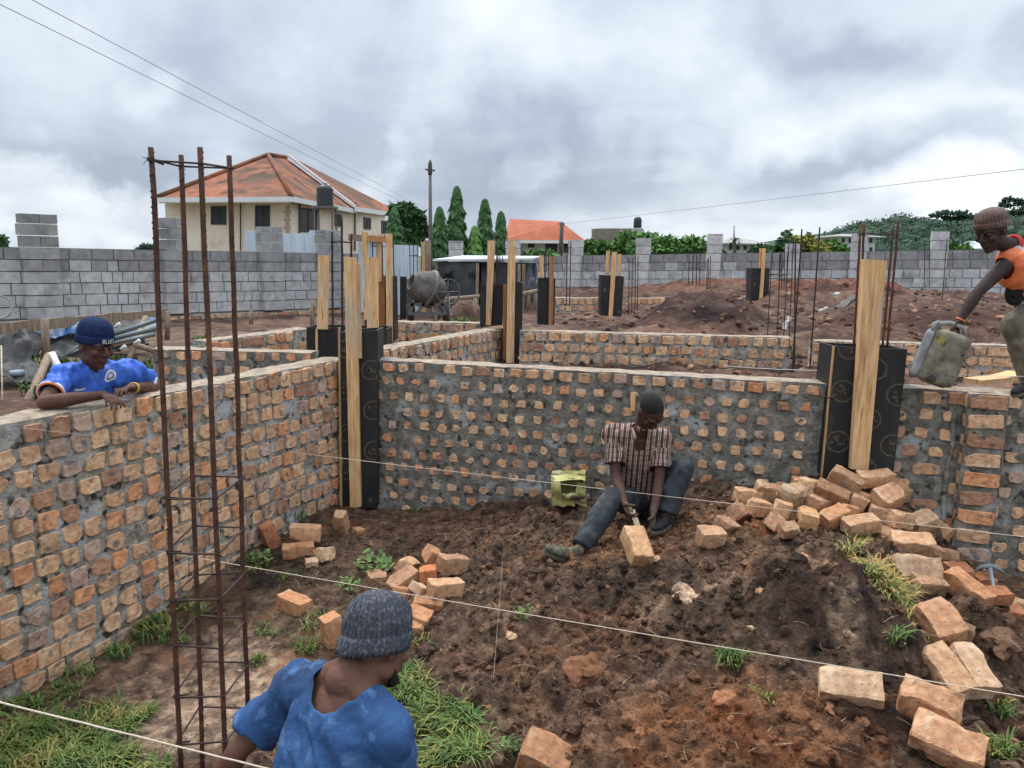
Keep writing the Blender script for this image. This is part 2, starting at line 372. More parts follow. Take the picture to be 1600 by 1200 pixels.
def tint_near(X, Y, Z):
    t = np.ones(X.shape + (3,)) * np.array([1.0, .95, .92])
    v = 1.05 + fbm(X * 1.3, Y * 1.3, 50, 5) * 2.0; t = t * np.clip(v, .4, 2)[..., None]; w_ = np.clip(fbm(X * 2.1, Y * 2.1, 150, 4) * 2.2, 0, 1)[..., None]; t = t * (1 - w_) + np.array([1.55, 1.1, .85]) * w_
    def mix(k, c): nonlocal t; t = t * (1 - k[..., None]) + np.array(c) * k[..., None]
    mix(blob(X, Y, 1130, 1170, .2, .62, .42), (1.75, 1.25, .92))      # red murram subsoil
    mix(blob(X, Y, 900, 1040, .2, .35, .25) * .4, (1.6, 1.35, 1.15))
    mix(blob(X, Y, 1255, 960, .5, .33, .30), (.55, .50, .50))         # dark topsoil clod
    mix(blob(X, Y, 1430, 1130, .3, .35, .3) * .7, (.5, .46, .45))
    mix(blob(X, Y, 1560, 1020, .1, .5, .6) * .8, (.75, .70, .68))
    mix(blob(X, Y, 1000, 850, .33, .8, .35) * .55, (2.2, 1.75, 1.4))  # trodden brick dust by the mason
    mix(blob(X, Y, 1180, 810, .45, .6, .3) * .55, (2.0, 1.55, 1.15))
    mix(blob(X, Y, 700, 820, .05, .9, .35) * .5, (1.35, 1.05, .95))
    mix(blob(X, Y, 320, 1070, -.15, .50, .62) * .95, (2.9, 3.1, 3.2)); mix(blob(X, Y, 430, 960, -.1, .35, .3) * .5, (1.9, 1.9, 1.8))  # cement slurry round the column base
    mix(blob(X, Y, 200, 1060, -.15, .5, .45) * .6, (2.1, 1.85, 1.7))
    mix(blob(X, Y, 1072, 943, .35, .11, .09), (6.5, 6.8, 7.0)); mix(blob(X, Y, 1140, 915, .4, .22, .06) * .5, (3.2, 3.1, 3.0)); mix(blob(X, Y, 1320, 1000, .44, .07, .09) * .6, (3.6, 3.8, 3.8))        # dropped mortar
    mix(blob(X, Y, 1020, 960, .32, .12, .2) * .4, (3, 2.9, 2.7))
    return t
ground = sheet('ground', -.12, 7.4, -8.0, .12, .019, .019, ground_z, M['soil'], tint_near)
tag(ground, 'dark brown cloddy soil heaped inside the foundation walls', 'ground', kind='structure')

# outside terrain -----------------------------------------------------------------------------------
heaps = []  # (x, y, z height, radius x, radius y)
def heap(px, py, y, h, rx, ry): 
    p = D(px, py, y); heaps.append((p.x, y, h, rx, ry))
heap(1095, 500, 12.6, .50, .9, .8); heap(1010, 500, 12.0, .15, .6, .5)
heap(1130, 450, 21, .26, 1.9, 1.2); heap(1285, 450, 19, .30, 1.6, 1.3); heap(1370, 450, 19, .10, 1.6, 1.3)
heap(1430, 470, 15, .12, 1.6, 1.2); heap(1440, 510, 11.6, .22, 1.4, .8); heap(1560, 500, 12, .20, 1.4, .9)
heap(1230, 470, 15.5, .2, .8, .6); heap(640, 480, 12.5, .05, 1, .6); heap(1340, 500, 13, .12, .9, .7)
def out_z(x, y):
    base = .80 + (.04 + .26 * np.clip((x + 2.5) / 2.5, 0, 1)) * np.clip((y - 8) / 6, 0, 1) + .010 * np.clip(y - 14, 0, 40)
    right = np.clip((x - 2.2) / 3, 0, 1) * np.clip((y - 7) / 4, 0, 1)
    base = base + .16 * right * np.clip((y - 8.5) / 8, 0, 1) + .08 * right
    # low yard behind the left wall where the man stands
    dl = (x - C0.x) * (-nA.x) + (y - C0.y) * (-nA.y)            # distance to the left of wall A line
    dt = (x - C0.x) * dirA.x + (y - C0.y) * dirA.y
    low = np.clip((dl + .3) / .4, 0, 1) * np.clip((3.0 - dl) / 2.2, 0, 1) * np.clip((.3 - dt) / 1.0, 0, 1)
    base = base * (1 - low) + .26 * low
    inroom = np.clip((1.1 - np.abs((x - C0.x) * nB.x + (y - C0.y) * nB.y + 1.3)) / .4, 0, 1) * np.clip((3.6 - x) / .4, 0, 1) * np.clip((x + 1.1) / .4, 0, 1)
    base = base - .35 * inroom
    z = base
    for hx, hy, h, rx, ry in heaps:
        z = z + h * np.exp(-(((x - hx) / rx) ** 2 + ((y - hy) / ry) ** 2) ** 1.3)
    soil = np.clip((x - .5) / 1.5, .3, 1)
    z = z + fbm(x * .9, y * .9, 3, 4) * .20 * soil + fbm(x * 4, y * 4, 8, 3) * .10 * soil + (lumps(x, y, .5, 21, .5) * .22 + lumps(x, y, .22, 31, .5) * .25) * soil
    edge = np.clip((y - 30) / 6, 0, 1) + np.clip((-x - 15) / 4, 0, 1) + np.clip((x - 24) / 4, 0, 1)
    return z - .8 * np.clip(edge, 0, 1)
oz = Cache(out_z, -20, 30, 0, 36, .12)
def tint_far(X, Y, Z):
    t = np.ones(X.shape + (3,)); v = 1 + fbm(X * .7, Y * .7, 50, 4) * .9; t = t * v[..., None]
    def mix(k, c): nonlocal t; t = t * (1 - k[..., None]) + np.array(c) * k[..., None]
    def bw(px, py, y, rx, ry):
        p = D(px, py, y); d = np.sqrt(((X - p.x) / rx) ** 2 + ((Y - p.y) / ry) ** 2) + fbm(X * 2, Y * 2, 9, 3) * .8
        return np.clip((1.1 - d) / .5, 0, 1)
    mix(bw(1095, 500, 12.6, 1.2, 1.0), (.55, .50, .55)); mix(bw(1130, 450, 21, 2.4, 1.4), (1.15, .90, .80)); mix(bw(1290, 450, 19, 2.2, 1.6), (1.15, .86, .74))
    mix(bw(1450, 510, 11.8, 2.4, .9), (.62, .50, .50)); mix(bw(1540, 580, 7.4, 2.5, 1.0), (2.2, 2.3, 2.2)); mix(bw(1000, 510, 11.5, 1, .5), (2.0, 2.0, 1.9))
    mix(bw(650, 480, 12.5, 3, 1.6) * .7, (1.5, 1.7, 1.7)); mix(bw(300, 520, 11, 5, 3) * .6, (1.6, 1.9, 1.8))
    return t
t1 = sheet('terrain', -20, 26, .0, 32, .12, .12, out_z, M['earth_far'], tint_far); tag(t1, 'reddish brown earth heaped beyond the brick foundations', 'ground', kind='structure')
t2 = sheet('yard', -20, -.10, -9, 0, .12, .12, out_z, M['earth_far'], tint_far); tag(t2, 'low yard of trodden earth behind the left foundation wall', 'ground', kind='structure')
fld = MB(); fld.add([(-3000, -200, -.6), (3000, -200, -.6), (3000, 3500, -.6), (-3000, 3500, -.6)], [(0, 1, 2, 3)])
tag(fld.build('field', M['field']), 'flat green land reaching the horizon', 'ground', kind='structure')

# loose clods, grit and straw ------------------------------------------------------------------------
def lump(mb, c, r, mi=0, tint=(1, 1, 1), flat=.7, fine=0):
    s0 = random.random() * 50; n = 7 + 13 * fine; m_ = 4 + 8 * fine; vs = []
    rot = Euler((random.uniform(-.5, .5), random.uniform(-.5, .5), random.uniform(0, 6.3))).to_matrix(); asp = random.uniform(.6, 1)
    for j in range(m_ + 1):
        ph = math.pi * j / m_ - math.pi / 2
        for i in range(n):
            t = 2 * math.pi * i / n; v = Vector((math.cos(ph) * math.cos(t), math.cos(ph) * math.sin(t) * asp, math.sin(ph) * flat))
            k = 1 + .62 * mnoise.noise(v * 1.7 + Vector((s0, 0, 0))) + (.25 * mnoise.noise(v * 4 + Vector((s0, 3, 0))) + .12 * mnoise.noise(v * 9 + Vector((s0, 3, 0))) if fine else 0); vs.append(rot @ (v * r * k) + c)
    fs = [(j * n + i, j * n + (i + 1) % n, (j + 1) * n + (i + 1) % n, (j + 1) * n + i) for j in range(m_) for i in range(n)]
    mb.add(vs, fs, mi, tint, False)
# ------------------------------------------------------------------ brick walls
def wall_body(mb, a, b, z0, z1, th, n, step=.05, amp=.006, topmi=1):
    """mortar core: front grid, top grid, back and ends; a-b is the front line, n points to the viewer side"""
    L = (b - a).length; d = (b - a) / L; nu = max(2, int(L / step)); nv = max(2, int((z1 - z0) / step)); sd = random.random() * 40
    vs = []; fs = []
    for j in range(nv + 1):
        for i in range(nu + 1):
            p = a + d * (L * i / nu); z = z0 + (z1 - z0) * j / nv
            k = mnoise.noise(Vector((p.x * 9 + sd, p.y * 9, z * 9))) * amp + (1 - abs(mnoise.noise(Vector((p.x * 15, p.y * 15 + sd, z * 15)))) * 4) * amp * .35 + mnoise.noise(Vector((p.x * 28 + sd, p.y * 28, z * 28))) * amp * .6 + mnoise.noise(Vector((p.x * 55 + sd, p.y * 55, z * 55))) * amp * .4
            if j == nv: z += mnoise.noise(Vector((p.x * 5, p.y * 5, sd))) * .008
            vs.append(p + n * k + Vector((0, 0, z)))
    W = nu + 1
    for j in range(nv):
        for i in range(nu): fs.append((j * W + i, j * W + i + 1, (j + 1) * W + i + 1, (j + 1) * W + i))
    mb.add(vs, fs, 0, (1, 1, 1), True)
    nt = 4; tv = []; tf = []
    for j in range(nt + 1):
        for i in range(nu + 1):
            if j == 0: tv.append(vs[nv * W + i]); continue
            p = a + d * (L * i / nu) - n * (th * j / nt)
            tv.append(Vector((p.x, p.y, z1 + mnoise.noise(Vector((p.x * 7, p.y * 7, sd))) * .012 + (.006 if 0 < j < nt else 0))))
    for j in range(nt):
        for i in range(nu): tf.append((j * W + i, j * W + i + 1, (j + 1) * W + i + 1, (j + 1) * W + i))
    mb.add(tv, tf, topmi, (1, 1, 1), True)
    A_ = a - n * th; B_ = b - n * th; zz = Vector((0, 0, 1))
    mb.add([A_ + zz * z0, B_ + zz * z0, B_ + zz * z1, A_ + zz * z1], [(3, 2, 1, 0)], 0)
    mb.add([a + zz * z0, a + zz * z1, A_ + zz * z1, A_ + zz * z0], [(0, 1, 2, 3)], 0)
    mb.add([b + zz * z0, b + zz * z1, B_ + zz * z1, B_ + zz * z0], [(3, 2, 1, 0)], 0)
def brick_tint():
    k = random.random()
    if k < .13: t = Vector((.70, .60, .60))
    elif k < .24: t = Vector((1.04, .78, .64))
    elif k < .46: t = Vector((1.10, 1.08, 1.02))
    elif k < .58: t = Vector((.80, .86, 1.05))
    else: t = Vector((1, .95, .90))
    return tuple(t * random.uniform(.84, 1.12))
def patch(mb, c, d, n, w, h, irr=.12, out=.008, seg=12, mi=2, power=4):
    """one brick end showing through the mortar: a chipped, roughly square tile with steep broken edges"""
    up = Vector((0, 0, 1)); ph = random.uniform(-.07, .07); sd = random.random() * 99
    tilt = random.uniform(-.05, .05); tl2 = random.uniform(-.05, .05); tint = brick_tint(); corners = []
    for sx, sy in ((1, -1), (1, 1), (-1, 1), (-1, -1)):
        x = sx * (1 - random.uniform(0, irr)); y = sy * (1 - random.uniform(0, irr)); cut = random.uniform(.30, .75) if random.random() < irr * 2.2 else random.uniform(.06, .2) + max(0, 4 - power) * .14
        if sx * sy > 0: corners += [(x, y - sy * cut), (x - sx * cut * random.uniform(.6, 1.2), y)]
        else: corners += [(x - sx * cut * random.uniform(.6, 1.2), y), (x, y - sy * cut)]
    m = len(corners); per = []
    for k in range(m):
        x0, y0 = corners[k]; x1, y1 = corners[(k + 1) % m]; L_ = math.hypot(x1 - x0, y1 - y0); q = max(1, round(L_ / (8.0 / seg)))
        for j in range(q):
            f = j / q; x = x0 + (x1 - x0) * f; y = y0 + (y1 - y0) * f; r = 1 + .10 * irr / .12 * mnoise.noise(Vector((x * 2.4 + sd, y * 2.4, 0))) + random.uniform(-.018, .018); per.append((x * r, y * r))
    N_ = len(per); rings = []
    for sc, o in ((1.03, -.012), (1.01, out * .75), (.95, out), (.62, out * .95), (.30, out)):
        ring = []
        for x0, y0 in per:
            x = x0 * w / 2 * sc; y = y0 * h / 2 * sc; x, y = x * math.cos(ph) - y * math.sin(ph), x * math.sin(ph) + y * math.cos(ph)
            rz = mnoise.noise(Vector((x * 38 + sd, y * 38, 0))) * .004 if o > 0 else 0
            ring.append(c + d * x + up * y + n * (o + x * tilt + y * tl2 + rz))
        rings.append(ring)
    vs = [v for r_ in rings for v in r_]; vs.append(c + n * out); fs = []; R_ = len(rings)
    for j in range(R_ - 1):
        for k in range(N_): fs.append((j * N_ + k, j * N_ + (k + 1) % N_, (j + 1) * N_ + (k + 1) % N_, (j + 1) * N_ + k))
    for k in range(N_): fs.append(((R_ - 1) * N_ + k, (R_ - 1) * N_ + (k + 1) % N_, len(vs) - 1))
    mb.add(vs, fs, mi, tint)
def brick_face(mb, a, b, z0, z1, n, bw=.105, bh=.092, pu=.150, pv=.128, irr=.12, skip=.03, out=.008, topw=1.0, stretch=.04, seg=12, power=4, bond=None):
    L = (b - a).length; d = (b - a) / L; row = 0; z = z1 - bh / 2 - .012
    while z > z0 + bh * .3:
        top = row == 0
        u = random.uniform(.2, .9) * pu if not bond else bond[row % 2] * pu
        while u < L - bw * .4:
            w = bw * random.uniform(.82, 1.12); step = pu * random.uniform(.92, 1.1)
            if random.random() < stretch: w = bw * 1.9; step = pu * 1.6; u += pu * .3
            if random.random() > skip and u + w / 2 < L + .01:
                h = bh * random.uniform(.85, 1.06)
                c = a + d * u + Vector((0, 0, z + random.uniform(-.008, .008) + (0 if top else .012 * mnoise.noise(Vector((u * 1.1, row * .7, L))))))
                if top: patch(mb, c, d, n, w * topw, h * 1.05, irr * .6, out + .004, seg, 2, 6)
                else: patch(mb, c, d, n, w, h, irr, out, seg, 2, power)
            u += step
        z -= pv * random.uniform(.97, 1.03); row += 1
def brick_wall(name, a, b, z0, z1, th, n, label, face=None, body=None, mortar='mortar', back=False, group=None, cat='brick wall', ends=None, extra=None):
    a = Vector((a[0], a[1], 0)); b = Vector((b[0], b[1], 0)); mb = MB()
    wall_body(mb, a, b, z0, z1, th, n, **(body or {}))
    brick_face(mb, a, b, z0, z1, n, **(face or {}))
    if ends:
        for e in ends:
            if e == 'a': brick_face(mb, a - n * th, a, z0, z1, -(b - a).normalized(), **(face or {}))
            else: brick_face(mb, b, b - n * th, z0, z1, (b - a).normalized(), **(face or {}))
    if extra: extra(mb)
    o = mb.build(name, [M[mortar], M['mortar_top'], M['wall_brick']])
    return tag(o, label, cat, group)
GW = 'brick foundation walls of the plot'
def flat(v): return Vector((v.x, v.y, 0))
# left wall with the man leaning over it: pale bricks close together
Aa = flat(A0) - dirA * 3.6; Ab = flat(A1) + dirA * .02
brick_wall('brick_wall', Aa, Ab, -.5, ZW, .22, nA, 'long brick wall of orange brick ends running from the near left towards the black corner shuttering',
           dict(bw=.120, bh=.105, pu=.143, pv=.125, irr=.12, out=.015, stretch=.03, seg=18, power=7), dict(step=.026, amp=.014), 'mortar_tan', group=GW)
# long middle wall: small bricks in much smeared grey mortar
Ba = flat(B0) - dirB * .1; Bm = flat(V(1292, 600, B0, B2)); Bn = flat(V(1400, 606, B0, B2))
brick_wall('brick_wall', Ba, Bm, -.4, ZW, .22, nB, 'long wall of small brick ends in smeared grey mortar, behind the seated man',
           dict(bw=.082, bh=.073, pu=.140, pv=.124, irr=.20, out=.009, topw=1.28, skip=.05, stretch=.0, seg=14, power=3.6), dict(step=.032, amp=.014), 'mortar', group=GW)
# right wall with the brick pier
pl = V(1508, 620, B0, B2); pr = V(1572, 620, B0, B2)
def pier(mb):
    a = flat(pl) + nB * .07; b = flat(pr) + nB * .07
    sub = MB(); wall_body(mb, a, b, -.4, ZW - .006, .068, nB, step=.04, amp=.006)
    z = ZW - .06; L = (b - a).length; d = (b - a) / L
    while z > -.25:
        patch(mb, a + d * (L / 2 + random.uniform(-.01, .01)) + Vector((0, 0, z)), d, nB, L * random.uniform(.84, .93), .098, .07, .016, 20, 2, 8)
        for e, nn in ((a - nB * .035, -d), (b - nB * .035, d)):
            patch(mb, e + Vector((0, 0, z)), -nB, nn, .055, .09, .1, .006, 8, 2, 5)
        z -= .140
    # mortar seam left of the pier
    s = flat(V(1494, 620, B0, B2)); mb.tube([s + nB * .004 + Vector((random.uniform(-.012, .012), 0, -.3 + k * .13)) for k in range(12)], [.020 * random.uniform(.7, 1.3) for k in range(12)], 8)
brick_wall('brick_wall', Bn, flat(B2) + dirB * 3.0, -.4, ZW, .22, nB, 'brick wall right of the large black shuttering, with a pier of long bricks standing out from it',
           dict(bw=.10, bh=.086, pu=.165, pv=.134, irr=.17, out=.010, topw=1.3, skip=.06, stretch=.16, seg=12, power=3.2), dict(step=.032, amp=.014), 'mortar', group=GW, extra=pier)
# further walls
D0, D1 = P(812, 517, ZW), P(1236, 528, ZW)
nD = Vector(((D1 - D0).y, -(D1 - D0).x, 0)).normalized()
far_face = dict(bw=.126, bh=.104, pu=.150, pv=.130, irr=.12, out=.014, stretch=.10, seg=12, power=7)
brick_wall('brick_wall', D0, D1, .2, ZW, .22, nD, 'second row brick wall with a broken right end, beyond the seated man', far_face, dict(step=.08, amp=.01), 'mortar_tan', group=GW, ends='b')
E0, E1 = P(1273, 533, ZW), P(1600, 541, ZW)
brick_wall('brick_wall', E0, flat(E1) + (E1 - E0).normalized() * 3, .2, ZW, .22, nD, 'brick wall behind the dirty grey jerrycan at the right', far_face, dict(step=.08, amp=.01), 'mortar_tan', group=GW, ends='a')
G0, G1 = P(596, 547, ZW), P(787, 513, ZW)
nG = Vector(((G1 - G0).y, -(G1 - G0).x, 0)).normalized()
brick_wall('brick_wall', G0, G1, .2, ZW, .22, nG, 'brick wall running away from the corner shuttering to the twin timber posts', dict(far_face, bw=.095, stretch=0), dict(step=.08, amp=.01), 'mortar_tan', group=GW)
H0, H1 = P(612, 503, ZW), P(752, 505, ZW)
nH = Vector(((H1 - H0).y, -(H1 - H0).x, 0)).normalized()
brick_wall('brick_wall', H0, H1, .4, ZW, .22, nH, 'short low brick wall in front of the concrete mixer', far_face, dict(step=.08, amp=.01), 'mortar_tan', group=GW)
I0, I1 = P(238, 545, ZW), P(486, 552, ZW)
nI = Vector(((I1 - I0).y, -(I1 - I0).x, 0)).normalized()
brick_wall('brick_wall', I0, I1, .2, ZW, .22, nI, 'dim brick wall behind the tall rebar cage, joining the left wall', dict(far_face, bw=.085, bh=.075, out=.006), dict(step=.08, amp=.01), 'mortar', group=GW, ends='a')
J0, J1 = P(322, 534, ZW), P(488, 513, ZW)
nJ = Vector(((J1 - J0).y, -(J1 - J0).x, 0)).normalized()
brick_wall('brick_wall', J0, J1, .4, ZW, .22, nJ, 'low brick wall behind the dim one, ending at the short black shuttering', far_face, dict(step=.08, amp=.01), 'mortar_tan', group=GW)
K0, K1 = D(985, 478, 16.5), D(1175, 478, 17.5); K0.z = K1.z = 0
nK = Vector(((K1 - K0).y, -(K1 - K0).x, 0)).normalized()
zk = D(1080, 466, 17).z
brick_wall('brick_wall', K0, K1, .6, zk, .22, nK, 'far low brick wall between the two soil heaps', dict(far_face, seg=8, stretch=0), dict(step=.2, amp=.01), 'mortar_tan', group=GW)
K2, K3 = D(868, 470, 15.0), D(940, 470, 15.2); K2.z = K3.z = 0
brick_wall('brick_wall', K2, K3, .6, D(900, 466, 15).z, .22, nK, 'far low brick wall stub left of the three post shuttering', dict(far_face, seg=8, stretch=0), dict(step=.2, amp=.01), 'mortar_tan', group=GW)

# ------------------------------------------------------------------ concrete block boundary walls
def block_wall(name, a, b, za, zb, rows, bl, bh, n, label, th=.2, dark=2, low=None, piers=(), group=None):
    """a-b front line; za, zb bottom heights at the ends"""
    root = empty(name, (a.x, a.y, min(za, zb)), label, 'block wall', group)
    L = (flat(b) - flat(a)).length; d = (flat(b) - flat(a)) / L; mb = MB(); top = rows * bh
    fa = flat(a); fb = flat(b); up = Vector((0, 0, 1))
    def zat(u): return za + (zb - za) * u / L
    f = [fa - n * .015 + up * (za - .5), fb - n * .015 + up * (zb - .5), fb - n * .015 + up * (zb + top), fa - n * .015 + up * (za + top)]
    mb.prism(f, [v - n * (th - .015) for v in f], 1)
    for r_ in range(rows):
        u = -random.uniform(0, bl)
        while u < L:
            w = bl * random.choice((1, 1, 1, 1, 1, .75, .5)); u0 = max(u, 0); u1 = min(u + w, L)
            if u1 - u0 > .06:
                z = zat(u0) + r_ * bh; g = .009; k = random.uniform(.93, 1.06)
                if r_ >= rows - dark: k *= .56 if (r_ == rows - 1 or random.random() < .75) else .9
                if low: k *= low(fa + d * u0)
                o = random.uniform(-.006, .006); j = lambda: random.uniform(-.004, .004)
                q = [fa + d * (u0 + g + j()) + up * (z + g + j()), fa + d * (u1 - g + j()) + up * (z + g + j()),
                     fa + d * (u1 - g + j()) + up * (z + bh - g + j()), fa + d * (u0 + g + j()) + up * (z + bh - g + j())]
                q = [v + n * o for v in q]; mb.prism(q, [v - n * .03 for v in q], 0, (k, k, k * 1.015))
            u += w
    mb.build('wall_body', [M['block'], M['block_joint']], root)
    for u, w, h, tone in piers:
        pb = MB(); z = zat(u); zt = zat(u) + top + h; i = 0
        c = fa + d * u
        while z < zt - .05:
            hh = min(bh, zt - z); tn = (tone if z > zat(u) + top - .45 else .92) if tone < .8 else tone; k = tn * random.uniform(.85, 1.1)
            if i % 2: pb.box(c + n * .02 + up * (z + hh / 2) - d * w * .02, (w * random.uniform(.96, 1.03), th + .10, hh - .015), (0, 0, math.atan2(d.y, d.x) + random.uniform(-.02, .02)), 0, (k, k, k))
            else:
                for s_ in (-1, 1):
                    k = tn * random.uniform(.82, 1.1)
                    pb.box(c + n * .02 + up * (z + hh / 2) + d * (s_ * w * .245), (w * .48, th + .10, hh - .015), (0, 0, math.atan2(d.y, d.x) + random.uniform(-.02, .02)), 0, (k, k, k))
            z += hh; i += 1
        pb.build('pier', [M['block'], M['block_joint']], root)
    return root
la = D(-140, 380, 12.2); lb = D(652, 402, 19.2)
nL = Vector(((lb - la).y, -(lb - la).x, 0)).normalized(); LL = (flat(lb) - flat(la)).length
def upos(px, a=la, b=lb):
    p = V(px, 400, a, b); return (flat(p) - flat(a)).length
topz = 2.19
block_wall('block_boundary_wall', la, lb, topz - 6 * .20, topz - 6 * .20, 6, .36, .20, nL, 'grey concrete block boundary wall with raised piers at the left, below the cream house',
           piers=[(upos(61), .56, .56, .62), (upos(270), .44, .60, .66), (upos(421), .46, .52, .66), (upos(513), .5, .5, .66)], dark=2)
# plinth below the left boundary wall
pb = MB(); pz = topz - 1.2
a_ = flat(la) + nL * .12; b_ = flat(lb) + nL * .12
wall_body(pb, a_, b_, .3, pz - .03, .2, nL, step=.15, amp=.02); brick_face(pb, a_, b_, .3, pz - .03, nL, **dict(far_face, seg=8, bw=.2, pu=.23, bh=.07, pv=.10, stretch=0))
tag(pb.build('brick_plinth', [M['mortar_tan'], M['mortar_top'], M['wall_brick']]), 'weathered brick plinth under the grey block boundary wall', 'brick plinth')
fa_ = D(700, 402, 27); fb_ = D(1660, 388, 20.5); fb_ = fb_ + (fb_ - fa_).normalized() * 5; nF = Vector(((fb_ - fa_).y, -(fb_ - fa_).x, 0)).normalized()
zA = D(700, 402, 27).z - 1.5; zB = fb_.z - 1.5
fp = [(713, .8, .55), (802, .8, .55), (900, .85, .55), (1005, .85, .52), (1116, .8, .58), (1238, .8, .3), (1341, .8, .5), (1466, .95, .52)]
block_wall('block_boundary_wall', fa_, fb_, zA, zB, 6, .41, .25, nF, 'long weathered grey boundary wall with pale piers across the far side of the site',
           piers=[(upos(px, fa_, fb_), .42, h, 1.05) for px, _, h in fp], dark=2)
# ------------------------------------------------------------------ shuttering (black plywood boxes held by timbers)
def pslab(mb, pts, y, th, mi=0, tint=(1, 1, 1), dy=None):
    """four photo corners on the vertical plane at depth y (or one depth per corner), given real thickness"""
    ys = y if isinstance(y, (list, tuple)) else [y] * 4
    f = [D(px, py, yy) for (px, py), yy in zip(pts, ys)]
    n = (f[1] - f[0]).cross(f[3] - f[0]).normalized()
    if n.y < 0: n = -n
    mb.prism(f, [v + n * th for v in f], mi, tint)
    return f, n
def ring_geo(mb, c, ax, ay, n, r, w, seg=28, mi=2, clip=None):
    for k in range(seg):
        t0 = 2 * math.pi * k / seg; t1_ = 2 * math.pi * (k + 1) / seg; q = []
        for t, rr in ((t0, r), (t1_, r), (t1_, r - w), (t0, r - w)): q.append(c + ax * math.cos(t) * rr + ay * math.sin(t) * rr)
        if clip and not all(clip(v) for v in q): continue
        mb.add([v + n * .0015 for v in q], [(0, 1, 2, 3)], mi)
def timber(parent, pts, y, th=.05, old=False, name='timber_post', tint=(1, 1, 1)):
    mb = MB(); f, n = pslab(mb, pts, y, th, 0, tint); return mb.build(name, M['timber_old' if old else 'timber'], parent)
def panel(parent, pts, y, th=.018, stamps=(), name='plywood_panel'):
    mb = MB(); f, n = pslab(mb, pts, y, th)
    cx = lambda v: True
    ax = (f[1] - f[0]).normalized(); ay = (f[0] - f[3]).normalized()
    yy = y if not isinstance(y, (list, tuple)) else y[0]
    def inside(v):
        u = (v - f[3]).dot(ax); return -.002 < u + 0 and all(((f[(i + 1) % 4] - f[i]).cross(v - f[i])).dot((f[1] - f[0]).cross(f[3] - f[0])) >= -1e-9 for i in range(4))
    for sx, sy, sr in stamps:
        rd = ray(sx, sy); nn = (f[1] - f[0]).cross(f[3] - f[0]); c = CAMPOS + rd * ((f[0] - CAMPOS).dot(nn) / rd.dot(nn)); r = sr / FPX * yy
        ring_geo(mb, c, ax, ay, -n, r, r * .13, clip=inside)
        random.seed(int(sx * 7 + sy))
        for k in range(9):   # the worn print inside the ring
            t = random.uniform(0, 6.28); q = random.uniform(.05, .55) * r; cc = c + ax * math.cos(t) * q + ay * math.sin(t) * q
            s_ = r * random.uniform(.08, .22); vv = [cc + (ax * math.cos(a_) * s_ * random.uniform(.6, 1.2) + ay * math.sin(a_) * s_ * random.uniform(.4, 1)) - n * .0015 for a_ in (0, 1.2, 2.4, 3.6, 4.9)]
            if all(inside(v) for v in vv): mb.add(vv, [(0, 1, 2, 3, 4)], 2)
    # raw wood edge strip on top
    o = mb.build(name, [M['ply'], M['ply_edge'], M['stamp']], parent)
    for p_ in o.data.polygons[1:6]:
        pass
    return o
def box_back(parent, f_pts, y, depth, name='plywood_panel'):
    """side and back boards of a column box, standing behind the front board"""
    (x0, t0), (x1, t1_), (x1b, b1), (x0b, b0) = f_pts
    tl, tr, br, bl = D(x0, t0, y), D(x1, t1_, y), D(x1b, b1, y), D(x0b, b0, y); e = Vector((0, .022, 0)); dd = Vector((0, depth, 0)); w = (tr - tl).normalized() * .018
    for p0, p1, s in ((tl, bl, 1), (tr, br, -1)):
        mb = MB(); q = [p0 + e, p0 + e + dd, p1 + e + dd, p1 + e]; mb.prism(q, [v + w * s for v in q]); mb.build(name, [M['ply']], parent)
    mb = MB(); o2 = e + dd + Vector((0, .003, 0)); q = [tl + o2, tr + o2, br + o2, bl + o2]; mb.prism(q, [v + Vector((0, .018, 0)) for v in q]); mb.build(name, [M['ply']], parent)
def form(pxbase, y, label, group=None):
    p = D(pxbase[0], pxbase[1], y); return empty('column_shuttering', p, label, 'column shuttering', group)
GS = 'black plywood shuttering boxes on the columns'
# F1 inner corner
yc = 6.50
f = form((560, 795), yc, 'tall black plywood shuttering at the inner corner with a long pale post', GS)
panel(f, [(531, 520), (590, 516), (590, 793), (535, 797)], yc, stamps=[(541, 545, 15), (541, 611, 15), (543, 676, 15), (543, 736, 15), (580, 578, 16), (583, 641, 16), (584, 704, 16)])
box_back(f, [(531, 520), (590, 516), (590, 793), (535, 797)], yc, .26)
timber(f, [(537, 401), (556, 403), (564, 792), (547, 794)], yc - .05, .045, name='timber_post')
timber(f, [(556, 410), (561, 412), (565, 560), (558, 560)], yc - .045, .04, name='timber_post', tint=(.8, .8, .8))
timber(f, [(528, 512), (531, 512), (535, 797), (531, 797)], yc - .01, .03, name='batten', tint=(.6, .6, .6))
# F2 behind the corner
y2 = 8.2
f = form((540, 558), y2, 'short black shuttering with two raised timbers behind the corner column', GS)
panel(f, [(479, 511), (605, 514), (605, 553), (480, 559)], y2)
box_back(f, [(479, 511), (605, 514), (605, 553), (480, 559)], y2, .3)
timber(f, [(497, 399), (513, 399), (511, 515), (495, 514)], y2 - .06, .05)
timber(f, [(574, 402), (590, 402), (591, 514), (573, 514)], y2 - .06, .05)
timber(f, [(493, 514), (496, 514), (496, 558), (493, 559)], y2 - .03, .03, name='batten')
